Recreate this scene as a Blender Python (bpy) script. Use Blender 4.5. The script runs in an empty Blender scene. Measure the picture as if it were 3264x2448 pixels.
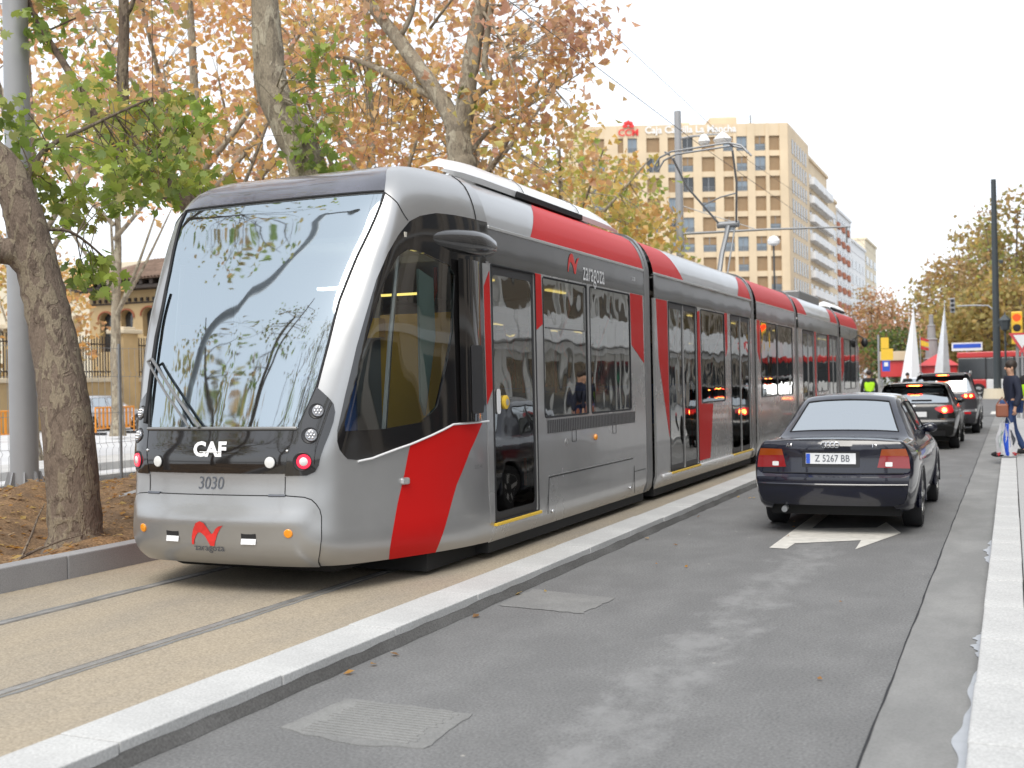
import bpy, bmesh, math, random
import numpy as np
from mathutils import Vector, Matrix
from mathutils.geometry import delaunay_2d_cdt

scene = bpy.context.scene
COL = scene.collection
R = math.radians

# ------------------------------------------------------------------ camera
cam_data = bpy.data.cameras.new("camera")
cam = bpy.data.objects.new("camera", cam_data)
COL.objects.link(cam)
cam_data.sensor_width = 36.0
cam_data.sensor_fit = 'HORIZONTAL'
cam_data.lens = 39.92
cam_data.clip_start = 0.05
cam_data.clip_end = 3000.0
c_fw = Vector((-0.402634760, 0.915360450, -0.000705113))
c_r = Vector((0.91518276, 0.40254117, -0.02002805))
c_u = Vector((0.01804905, 0.0087093, 0.99979917))
m = Matrix(((c_r.x, c_u.x, -c_fw.x, 0), (c_r.y, c_u.y, -c_fw.y, 0), (c_r.z, c_u.z, -c_fw.z, 1.627), (0, 0, 0, 1)))
cam.matrix_world = m
cam_data.dof.use_dof = True
cam_data.dof.focus_distance = 9.5
cam_data.dof.aperture_fstop = 2.4
scene.camera = cam

# ------------------------------------------------------------------ world, sun, exposure (bright overcast)
SUN_EL, SUN_AZ = R(54), R(174)         # azimuth clockwise from +Y; the sun stands behind the camera
world = bpy.data.worlds.new("World")
scene.world = world
world.use_nodes = True
wn, wl = world.node_tree.nodes, world.node_tree.links
wn.clear()
w_out = wn.new("ShaderNodeOutputWorld")
w_bg = wn.new("ShaderNodeBackground")
w_sky = wn.new("ShaderNodeTexSky")
w_sky.sky_type = 'NISHITA'
w_sky.sun_disc = False
w_sky.sun_elevation = SUN_EL
w_sky.sun_rotation = SUN_AZ
w_sky.air_density = 1.0
w_sky.dust_density = 2.0
w_sky.ozone_density = 1.0
w_hsv = wn.new("ShaderNodeHueSaturation")
w_hsv.inputs["Saturation"].default_value = 0.42
w_mix = wn.new("ShaderNodeMix"); w_mix.data_type = 'RGBA'
w_mix.inputs[0].default_value = 0.62     # an even high cloud layer over the sky
w_mix.inputs[7].default_value = (9.4, 9.9, 10.6, 1)
w_bg.inputs["Strength"].default_value = 0.10
wl.new(w_sky.outputs["Color"], w_hsv.inputs["Color"])
wl.new(w_hsv.outputs["Color"], w_mix.inputs[6])
wl.new(w_mix.outputs[2], w_bg.inputs["Color"])
wl.new(w_bg.outputs["Background"], w_out.inputs["Surface"])

sun_data = bpy.data.lights.new("sun", 'SUN')
sun_data.energy = 1.45
sun_data.angle = R(34)
sun_data.color = (1.0, 0.95, 0.87)
sun = bpy.data.objects.new("sun", sun_data)
COL.objects.link(sun)
sd = Vector((math.sin(SUN_AZ) * math.cos(SUN_EL), math.cos(SUN_AZ) * math.cos(SUN_EL), math.sin(SUN_EL)))
sun.rotation_euler = sd.to_track_quat('Z', 'Y').to_euler()
sun.location = sd * 60

vs = scene.view_settings
vs.view_transform = 'Standard'
vs.look = 'None'
vs.exposure = 0.80
vs.gamma = 1.0
vs.use_curve_mapping = False
scene.cycles.max_bounces = 8
scene.cycles.transparent_max_bounces = 12
scene.cycles.caustics_reflective = False
scene.cycles.caustics_refractive = False

# ------------------------------------------------------------------ helpers
random.seed(7)
rng = np.random.default_rng(11)

def tag(o, label=None, cat=None, group=None, kind=None):
    if label: o["label"] = label
    if cat: o["category"] = cat
    if group: o["group"] = group
    if kind: o["kind"] = kind
    return o

def empty(name, loc, rz=0.0):
    o = bpy.data.objects.new(name, None)
    o.empty_display_size = 0.2
    COL.objects.link(o)
    o.location = loc
    o.rotation_euler = (0, 0, rz)
    return o

def thing(name, loc, label, cat, group=None, rz=0.0):
    return tag(empty(name, loc, rz), label, cat, group)

def world_inv(o):
    """inverse world matrix of a (possibly nested, unevaluated) parent"""
    mm = Matrix.Identity(4)
    chain = []
    while o is not None:
        chain.append(o); o = o.parent
    for q in reversed(chain):
        mm = mm @ (q.matrix_parent_inverse if q.parent else Matrix.Identity(4)) @ Matrix.LocRotScale(q.location, q.rotation_euler, q.scale)
    return mm.inverted()

def link_mesh(name, me, mat, parent=None, local=False):
    o = bpy.data.objects.new(name, me)
    COL.objects.link(o)
    if mat is not None and not me.materials:
        me.materials.append(mat)
    if parent is not None:
        o.parent = parent
        if not local:
            o.matrix_parent_inverse = world_inv(parent)
    return o

def copy_tree(o, parent=None):
    c = o.copy()
    COL.objects.link(c)
    if parent is not None: c.parent = parent
    for ch in [q for q in COL.objects if q.parent == o]:
        copy_tree(ch, c)
    return c

class MB:
    """collects geometry and links it as one mesh object"""
    def __init__(s):
        s.v = []; s.f = []
    def add(s, vs_, fs):
        b = len(s.v)
        s.v.extend([tuple(p) for p in vs_])
        s.f.extend([tuple(b + i for i in f) for f in fs])
        return s
    def box(s, x0, x1, y0, y1, z0, z1):
        p = [(x0, y0, z0), (x1, y0, z0), (x1, y1, z0), (x0, y1, z0), (x0, y0, z1), (x1, y0, z1), (x1, y1, z1), (x0, y1, z1)]
        return s.add(p, [(3, 2, 1, 0), (4, 5, 6, 7), (0, 1, 5, 4), (1, 2, 6, 5), (2, 3, 7, 6), (3, 0, 4, 7)])
    def obox(s, c, size, M):
        a, b, d = [q / 2 for q in size]
        p = [Vector(c) + M @ Vector(q) for q in [(-a, -b, -d), (a, -b, -d), (a, b, -d), (-a, b, -d), (-a, -b, d), (a, -b, d), (a, b, d), (-a, b, d)]]
        return s.add(p, [(3, 2, 1, 0), (4, 5, 6, 7), (0, 1, 5, 4), (1, 2, 6, 5), (2, 3, 7, 6), (3, 0, 4, 7)])
    def bar(s, p0, p1, w, h, up=(0, 0, 1)):
        p0, p1 = Vector(p0), Vector(p1)
        d = (p1 - p0); L = d.length
        if L < 1e-6: return s
        d /= L
        u = Vector(up)
        if abs(d.dot(u)) > 0.98: u = Vector((1, 0, 0))
        x = d.cross(u).normalized(); z = x.cross(d)
        M = Matrix((x, d, z)).transposed()
        return s.obox((p0 + p1) / 2, (w, L, h), M)
    def tube(s, pts, rad, n=8, caps=True):
        pts = [Vector(p) for p in pts]
        if not hasattr(rad, '__len__'): rad = [rad] * len(pts)
        b = len(s.v); ref = None
        for i, p in enumerate(pts):
            t = (pts[min(i + 1, len(pts) - 1)] - pts[max(i - 1, 0)])
            t = t.normalized() if t.length > 1e-9 else Vector((0, 0, 1))
            if ref is None:
                ref = t.cross(Vector((0, 0, 1)) if abs(t.z) < 0.9 else Vector((1, 0, 0))).normalized()
            else:
                ref = (ref - t * ref.dot(t)).normalized()
            q = t.cross(ref)
            for k in range(n):
                a = 2 * math.pi * k / n
                s.v.append(tuple(p + (ref * math.cos(a) + q * math.sin(a)) * rad[i]))
        for i in range(len(pts) - 1):
            for k in range(n):
                k2 = (k + 1) % n
                s.f.append((b + i * n + k, b + i * n + k2, b + (i + 1) * n + k2, b + (i + 1) * n + k))
        if caps:
            s.f.append(tuple(b + k for k in reversed(range(n))))
            s.f.append(tuple(b + (len(pts) - 1) * n + k for k in range(n)))
        return s
    def cyl(s, p0, p1, r0, r1=None, n=16):
        return s.tube([p0, p1], [r0, r0 if r1 is None else r1], n)
    def lathe(s, prof, c=(0, 0, 0), axis='z', n=20):
        b = len(s.v)
        for r, h in prof:
            for k in range(n):
                a = 2 * math.pi * k / n
                x, y, z = r * math.cos(a), r * math.sin(a), h
                if axis == 'x': x, y, z = z, x, y
                elif axis == 'y': x, y, z = y, z, x
                s.v.append((c[0] + x, c[1] + y, c[2] + z))
        for i in range(len(prof) - 1):
            for k in range(n):
                k2 = (k + 1) % n
                s.f.append((b + i * n + k, b + i * n + k2, b + (i + 1) * n + k2, b + (i + 1) * n + k))
        s.f.append(tuple(b + k for k in reversed(range(n))))
        s.f.append(tuple(b + (len(prof) - 1) * n + k for k in range(n)))
        return s
    def prism(s, poly, fn0, fn1):
        """poly 2D, fn0/fn1 map (u,v) to the two 3D faces"""
        n = len(poly); b = len(s.v)
        s.v.extend([tuple(fn0(*p)) for p in poly]); s.v.extend([tuple(fn1(*p)) for p in poly])
        s.f.append(tuple(b + i for i in reversed(range(n)))); s.f.append(tuple(b + n + i for i in range(n)))
        for i in range(n):
            j = (i + 1) % n
            s.f.append((b + i, b + j, b + n + j, b + n + i))
        return s
    def grid(s, P, close_u=False):
        """P[m][n] of 3D points"""
        mm, nn = len(P), len(P[0]); b = len(s.v)
        for row in P: s.v.extend([tuple(p) for p in row])
        for i in range(mm - (0 if close_u else 1)):
            i2 = (i + 1) % mm
            for j in range(nn - 1):
                s.f.append((b + i * nn + j, b + i * nn + j + 1, b + i2 * nn + j + 1, b + i2 * nn + j))
        return s
    def sphere(s, c, r, nu=12, nv=8):
        if not hasattr(r, '__len__'): r = (r, r, r)
        P = []
        for i in range(nu):
            a = 2 * math.pi * i / nu
            P.append([(c[0] + r[0] * math.sin(math.pi * j / nv) * math.cos(a), c[1] + r[1] * math.sin(math.pi * j / nv) * math.sin(a), c[2] + r[2] * math.cos(math.pi * j / nv)) for j in range(nv + 1)])
        return s.grid(P, True)
    def build(s, name, mat, parent=None, smooth=False, bevel=0.0, local=False, fix=True, angle=40):
        me = bpy.data.meshes.new(name)
        me.from_pydata([tuple(float(q) for q in p) for p in s.v], [], s.f)
        if fix:
            bm = bmesh.new(); bm.from_mesh(me)
            bmesh.ops.remove_doubles(bm, verts=bm.verts, dist=1e-5)
            bmesh.ops.recalc_face_normals(bm, faces=bm.faces)
            if bevel > 0:
                es = [e for e in bm.edges if len(e.link_faces) == 2 and e.calc_face_angle(0) > R(30)]
                bmesh.ops.bevel(bm, geom=es, offset=bevel, segments=2, profile=0.5, affect='EDGES', clamp_overlap=True)
            bm.to_mesh(me); bm.free()
        if smooth:
            me.polygons.foreach_set("use_smooth", [True] * len(me.polygons))
            me.set_sharp_from_angle(angle=R(angle))
        return link_mesh(name, me, mat, parent, local)

def round_poly(pts, r=0.03, n=4):
    out = []
    N = len(pts)
    rr = r if hasattr(r, '__len__') else [r] * N
    for i in range(N):
        p0, p1, p2 = Vector(pts[i - 1]), Vector(pts[i]), Vector(pts[(i + 1) % N])
        a, b = (p0 - p1), (p2 - p1)
        d = min(rr[i], a.length * .45, b.length * .45)
        if d < 1e-5:
            out.append(tuple(p1)); continue
        q0, q1 = p1 + a.normalized() * d, p1 + b.normalized() * d
        for k in range(n + 1):
            t = k / n
            out.append(tuple(q0 * (1 - t) ** 2 + p1 * 2 * t * (1 - t) + q1 * t * t))
    return out

def smooth_poly(pts, n=5):
    """closed Catmull-Rom through the points"""
    out = []; N = len(pts); P = [Vector(p) for p in pts]
    for i in range(N):
        a, b, c, d = P[i - 1], P[i], P[(i + 1) % N], P[(i + 2) % N]
        for k in range(n):
            t = k / n
            out.append(tuple(0.5 * ((2 * b) + (c - a) * t + (2 * a - 5 * b + 4 * c - d) * t * t + (3 * b - a - 3 * c + d) * t ** 3)))
    return out

def in_poly(P, poly):
    x, y = P[:, 0], P[:, 1]
    ins = np.zeros(len(P), bool)
    n = len(poly); j = n - 1
    for i in range(n):
        xi, yi = poly[i]; xj, yj = poly[j]
        if yi != yj:
            c = ((yi > y) != (yj > y)) & (x < (xj - xi) * (y - yi) / (yj - yi) + xi)
            ins ^= c
        j = i
    return ins

def densify(poly, step):
    out = []
    n = len(poly)
    for i in range(n):
        a, b = np.array(poly[i], float), np.array(poly[(i + 1) % n], float)
        k = max(1, int(math.ceil(np.linalg.norm(b - a) / step)))
        for q in range(k): out.append(tuple(a + (b - a) * q / k))
    return out

def cdt_split(outline, regions, step):
    """split the outline polygon into named regions with clean borders -> {name: (verts2d, tris)}; the rest is 'body'"""
    V = []; E = []
    def addp(poly):
        b = len(V); pl = densify(poly, step)
        V.extend(pl); n = len(pl)
        E.extend([(b + i, b + (i + 1) % n) for i in range(n)])
    addp(outline)
    for nme, pl in regions: addp(pl)
    A = np.array(outline)
    xs = np.arange(A[:, 0].min() + step / 2, A[:, 0].max(), step); ys = np.arange(A[:, 1].min() + step / 2, A[:, 1].max(), step)
    G = np.array([(x + (step / 2 if k % 2 else 0), y) for k, y in enumerate(ys) for x in xs])
    G = G[in_poly(G, outline)]
    B = np.array(V)
    if len(G):
        keep = np.ones(len(G), bool)
        for c in range(0, len(B), 400):
            d = ((G[:, None, :] - B[None, c:c + 400, :]) ** 2).sum(-1).min(1)
            keep &= d > (step * .45) ** 2
        V.extend([tuple(g) for g in G[keep]])
    r = delaunay_2d_cdt([Vector(p) for p in V], E, [], 0, 1e-6)
    ov = np.array([tuple(p) for p in r[0]]); of = np.array([f for f in r[2] if len(f) == 3])
    cen = ov[of].mean(1)
    inside = in_poly(cen, outline)
    of, cen = of[inside], cen[inside]
    left = np.ones(len(of), bool); res = {}
    for nme, pl in regions:
        mk = in_poly(cen, pl) & left
        left &= ~mk
        if nme in res: res[nme] = np.concatenate([res[nme], of[mk]])
        else: res[nme] = of[mk]
    res['body'] = of[left]
    return ov, res

def patch(name, ov, tris, mapf, mat, parent=None, off=0.0, depth=0.0, smooth=True, nsign=1.0):
    """map a 2D triangle set onto a surface, pushed out by off, with a rim of the given depth"""
    if len(tris) == 0: return None
    idx, inv = np.unique(tris.ravel(), return_inverse=True)
    T = inv.reshape(-1, 3); P2 = ov[idx]
    P = mapf(P2[:, 0], P2[:, 1])
    e = 1e-3
    N = np.cross(mapf(P2[:, 0] + e, P2[:, 1]) - mapf(P2[:, 0] - e, P2[:, 1]), mapf(P2[:, 0], P2[:, 1] + e) - mapf(P2[:, 0], P2[:, 1] - e))
    N /= np.maximum(np.linalg.norm(N, axis=1, keepdims=True), 1e-9)
    N *= nsign
    P0 = P + N * off
    verts = [tuple(p) for p in P0]; faces = [tuple(int(q) for q in t) for t in T]
    if depth > 0:
        ec = {}
        for t in T:
            for a, b in ((t[0], t[1]), (t[1], t[2]), (t[2], t[0])):
                k = (min(a, b), max(a, b)); ec.setdefault(k, []).append((a, b))
        bd = [v[0] for v in ec.values() if len(v) == 1]
        nb = {}
        for a, b in bd:
            for q in (a, b):
                if q not in nb:
                    nb[q] = len(verts); verts.append(tuple(P0[q] - N[q] * depth))
        for a, b in bd: faces.append((int(b), int(a), nb[a], nb[b]))
    me = bpy.data.meshes.new(name)
    me.from_pydata(verts, [], faces)
    bm = bmesh.new(); bm.from_mesh(me)
    bmesh.ops.recalc_face_normals(bm, faces=bm.faces)
    bm.to_mesh(me); bm.free()
    # make the outside face outward
    if len(me.polygons):
        k = len(T) // 2
        p = me.polygons[k]
        if Vector(p.normal).dot(Vector(N[T[k][0]])) < 0: me.flip_normals()
    if smooth:
        me.polygons.foreach_set("use_smooth", [True] * len(me.polygons))
        me.set_sharp_from_angle(angle=R(38))
    return link_mesh(name, me, mat, parent)

def text_2d(body, size, align='CENTER', shear=0.0, offset=0.0, sx=1.0, res=3):
    cu = bpy.data.curves.new("lettering", 'FONT')
    cu.body = body; cu.size = size; cu.align_x = align; cu.align_y = 'CENTER'
    cu.shear = shear; cu.offset = offset; cu.resolution_u = res
    ob = bpy.data.objects.new("lettering", cu)
    COL.objects.link(ob)
    dg = bpy.context.evaluated_depsgraph_get()
    me = bpy.data.meshes.new_from_object(ob.evaluated_get(dg))
    v = np.array([tuple(p.co)[:2] for p in me.vertices]) if len(me.vertices) else np.zeros((0, 2))
    f = [tuple(p.vertices) for p in me.polygons]
    bpy.data.objects.remove(ob); bpy.data.meshes.remove(me); bpy.data.curves.remove(cu)
    v[:, 0] *= sx
    return v, f

def lettering(body, size, mapf, mat, parent, name="lettering", thick=0.0, **kw):
    """flat letters put on a surface; mapf(u, v, w) -> 3D, w = height above the surface"""
    v, f = text_2d(body, size, **kw)
    mb = MB()
    mb.add([mapf(a, b, thick) for a, b in v], f)
    return mb.build(name, mat, parent, fix=False)
# ------------------------------------------------------------------ materials
MATS = {}
def new_mat(name):
    mt = bpy.data.materials.new(name)
    mt.use_nodes = True
    nt = mt.node_tree
    nt.nodes.clear()
    out = nt.nodes.new("ShaderNodeOutputMaterial")
    return mt, nt.nodes, nt.links, out

def pmat(name, col, rough=0.6, metal=0.0, spec=0.5, coat=0.0, var=0.0, vscale=3.0, col2=None, bump=0.0, bscale=20.0, rvar=0.0, emit=None, estr=0.0, wav=0.0, wscale=0.6, object_space=True, coatr=0.05):
    mt, N, L, out = new_mat(name)
    b = N.new("ShaderNodeBsdfPrincipled")
    b.inputs["Base Color"].default_value = (*col, 1)
    b.inputs["Roughness"].default_value = rough
    b.inputs["Metallic"].default_value = metal
    b.inputs["Specular IOR Level"].default_value = spec
    b.inputs["Coat Weight"].default_value = coat
    b.inputs["Coat Roughness"].default_value = coatr
    if emit:
        b.inputs["Emission Color"].default_value = (*emit, 1); b.inputs["Emission Strength"].default_value = estr
    L.new(b.outputs[0], out.inputs["Surface"])
    tc = N.new("ShaderNodeTexCoord")
    if var > 0 or col2:
        n = N.new("ShaderNodeTexNoise"); n.inputs["Scale"].default_value = vscale; n.inputs["Detail"].default_value = 6; n.inputs["Roughness"].default_value = 0.6
        L.new(tc.outputs["Object"], n.inputs["Vector"])
        mx = N.new("ShaderNodeMix"); mx.data_type = 'RGBA'
        c2 = col2 if col2 else tuple(min(1, c * (1 + var)) for c in col)
        c1 = col if col2 else tuple(c * (1 - var) for c in col)
        mx.inputs[6].default_value = (*c1, 1); mx.inputs[7].default_value = (*c2, 1)
        rp = N.new("ShaderNodeMapRange"); rp.inputs[1].default_value = 0.32; rp.inputs[2].default_value = 0.68
        L.new(n.outputs["Fac"], rp.inputs[0]); L.new(rp.outputs[0], mx.inputs[0])
        L.new(mx.outputs[2], b.inputs["Base Color"])
        if rvar > 0:
            rr = N.new("ShaderNodeMapRange"); rr.inputs[3].default_value = rough - rvar; rr.inputs[4].default_value = rough + rvar
            L.new(n.outputs["Fac"], rr.inputs[0]); L.new(rr.outputs[0], b.inputs["Roughness"])
    last = None
    if bump > 0:
        n2 = N.new("ShaderNodeTexNoise"); n2.inputs["Scale"].default_value = bscale; n2.inputs["Detail"].default_value = 5
        L.new(tc.outputs["Object"], n2.inputs["Vector"])
        bp = N.new("ShaderNodeBump"); bp.inputs["Strength"].default_value = bump; bp.inputs["Distance"].default_value = 0.02
        L.new(n2.outputs["Fac"], bp.inputs["Height"]); last = bp
    if wav > 0:      # slow dents of sheet metal and glass
        n3 = N.new("ShaderNodeTexNoise"); n3.inputs["Scale"].default_value = wscale; n3.inputs["Detail"].default_value = 1.5
        L.new(tc.outputs["Object"], n3.inputs["Vector"])
        bp2 = N.new("ShaderNodeBump"); bp2.inputs["Strength"].default_value = 1.0; bp2.inputs["Distance"].default_value = wav
        L.new(n3.outputs["Fac"], bp2.inputs["Height"])
        if last: L.new(last.outputs[0], bp2.inputs["Normal"])
        last = bp2
    if last:
        L.new(last.outputs[0], b.inputs["Normal"])
        if coat > 0: L.new(last.outputs[0], b.inputs["Coat Normal"])
    MATS[name] = mt
    return mt

def glass_mat(name, tint, refl=0.2, blend=0.35, gcol=(0.95, 0.97, 1.0), rough=0.015, wav=0.0, wscale=1.5):
    """window glass: tinted see-through plus a mirror share that grows towards grazing view"""
    mt, N, L, out = new_mat(name)
    tr = N.new("ShaderNodeBsdfTransparent"); tr.inputs[0].default_value = (*tint, 1)
    gl = N.new("ShaderNodeBsdfGlossy"); gl.inputs[0].default_value = (*gcol, 1); gl.inputs["Roughness"].default_value = rough
    lw = N.new("ShaderNodeLayerWeight"); lw.inputs[0].default_value = blend
    mr = N.new("ShaderNodeMapRange"); mr.inputs[3].default_value = refl; mr.inputs[4].default_value = 1.0
    L.new(lw.outputs["Fresnel"], mr.inputs[0])
    mx = N.new("ShaderNodeMixShader")
    L.new(mr.outputs[0], mx.inputs[0]); L.new(tr.outputs[0], mx.inputs[1]); L.new(gl.outputs[0], mx.inputs[2])
    if wav > 0:
        tc = N.new("ShaderNodeTexCoord")
        n3 = N.new("ShaderNodeTexNoise"); n3.inputs["Scale"].default_value = wscale; n3.inputs["Detail"].default_value = 1
        L.new(tc.outputs["Object"], n3.inputs["Vector"])
        bp = N.new("ShaderNodeBump"); bp.inputs["Distance"].default_value = wav
        L.new(n3.outputs["Fac"], bp.inputs["Height"]); L.new(bp.outputs[0], gl.inputs["Normal"])
    L.new(mx.outputs[0], out.inputs["Surface"])
    MATS[name] = mt
    return mt

def emit_mat(name, col, strength):
    mt, N, L, out = new_mat(name)
    e = N.new("ShaderNodeEmission"); e.inputs[0].default_value = (*col, 1); e.inputs[1].default_value = strength
    L.new(e.outputs[0], out.inputs["Surface"]); MATS[name] = mt
    return mt

def leaf_mat(name):
    """leaf colour comes from a per-leaf colour attribute; light passes through"""
    mt, N, L, out = new_mat(name)
    at = N.new("ShaderNodeAttribute"); at.attribute_name = "leaf_color"
    d = N.new("ShaderNodeBsdfDiffuse"); t = N.new("ShaderNodeBsdfTranslucent")
    g = N.new("ShaderNodeBsdfGlossy"); g.inputs["Roughness"].default_value = 0.5
    L.new(at.outputs["Color"], d.inputs[0]); L.new(at.outputs["Color"], t.inputs[0])
    mx = N.new("ShaderNodeMixShader"); mx.inputs[0].default_value = 0.55
    L.new(d.outputs[0], mx.inputs[1]); L.new(t.outputs[0], mx.inputs[2])
    m2 = N.new("ShaderNodeMixShader"); m2.inputs[0].default_value = 0.04
    L.new(mx.outputs[0], m2.inputs[1]); L.new(g.outputs[0], m2.inputs[2])
    L.new(m2.outputs[0], out.inputs["Surface"])
    MATS[name] = mt
    return mt

def bark_mat(name, c1, c2, c3, scale=5.0):
    """plane-tree bark: flaking plates of three colours"""
    mt, N, L, out = new_mat(name)
    b = N.new("ShaderNodeBsdfPrincipled"); b.inputs["Roughness"].default_value = 0.85; b.inputs["Specular IOR Level"].default_value = 0.2
    tc = N.new("ShaderNodeTexCoord"); mp = N.new("ShaderNodeMapping"); mp.inputs["Scale"].default_value = (1, 1, 0.45)
    L.new(tc.outputs["Object"], mp.inputs[0])
    n1 = N.new("ShaderNodeTexNoise"); n1.inputs["Scale"].default_value = scale; n1.inputs["Detail"].default_value = 4; n1.inputs["Distortion"].default_value = 0.6
    n2 = N.new("ShaderNodeTexNoise"); n2.inputs["Scale"].default_value = scale * 1.9; n2.inputs["Detail"].default_value = 5
    n4 = N.new("ShaderNodeTexNoise"); n4.inputs["Scale"].default_value = scale * 9; n4.inputs["Detail"].default_value = 6
    for n in (n1, n2, n4): L.new(mp.outputs[0], n.inputs["Vector"])
    r1 = N.new("ShaderNodeMapRange"); r1.inputs[1].default_value = 0.50; r1.inputs[2].default_value = 0.55
    r2 = N.new("ShaderNodeMapRange"); r2.inputs[1].default_value = 0.55; r2.inputs[2].default_value = 0.60
    L.new(n1.outputs["Fac"], r1.inputs[0]); L.new(n2.outputs["Fac"], r2.inputs[0])
    m1 = N.new("ShaderNodeMix"); m1.data_type = 'RGBA'; m1.inputs[6].default_value = (*c1, 1); m1.inputs[7].default_value = (*c2, 1)
    m2 = N.new("ShaderNodeMix"); m2.data_type = 'RGBA'; m2.inputs[7].default_value = (*c3, 1)
    L.new(r1.outputs[0], m1.inputs[0]); L.new(m1.outputs[2], m2.inputs[6]); L.new(r2.outputs[0], m2.inputs[0])
    m3 = N.new("ShaderNodeMix"); m3.data_type = 'RGBA'; m3.blend_type = 'MULTIPLY'; m3.inputs[0].default_value = 0.6
    r4 = N.new("ShaderNodeMapRange"); r4.inputs[1].default_value = 0.3; r4.inputs[2].default_value = 0.7; r4.inputs[3].default_value = 0.55; r4.inputs[4].default_value = 1.25
    L.new(n4.outputs["Fac"], r4.inputs[0]); L.new(m2.outputs[2], m3.inputs[6]); L.new(r4.outputs[0], m3.inputs[7])
    L.new(m3.outputs[2], b.inputs["Base Color"])
    ad = N.new("ShaderNodeMath"); ad.operation = 'ADD'; L.new(r1.outputs[0], ad.inputs[0]); L.new(n4.outputs["Fac"], ad.inputs[1])
    bp = N.new("ShaderNodeBump"); bp.inputs["Strength"].default_value = 0.6; bp.inputs["Distance"].default_value = 0.02
    L.new(ad.outputs[0], bp.inputs["Height"]); L.new(bp.outputs[0], b.inputs["Normal"])
    L.new(b.outputs[0], out.inputs["Surface"]); MATS[name] = mt
    return mt

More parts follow.
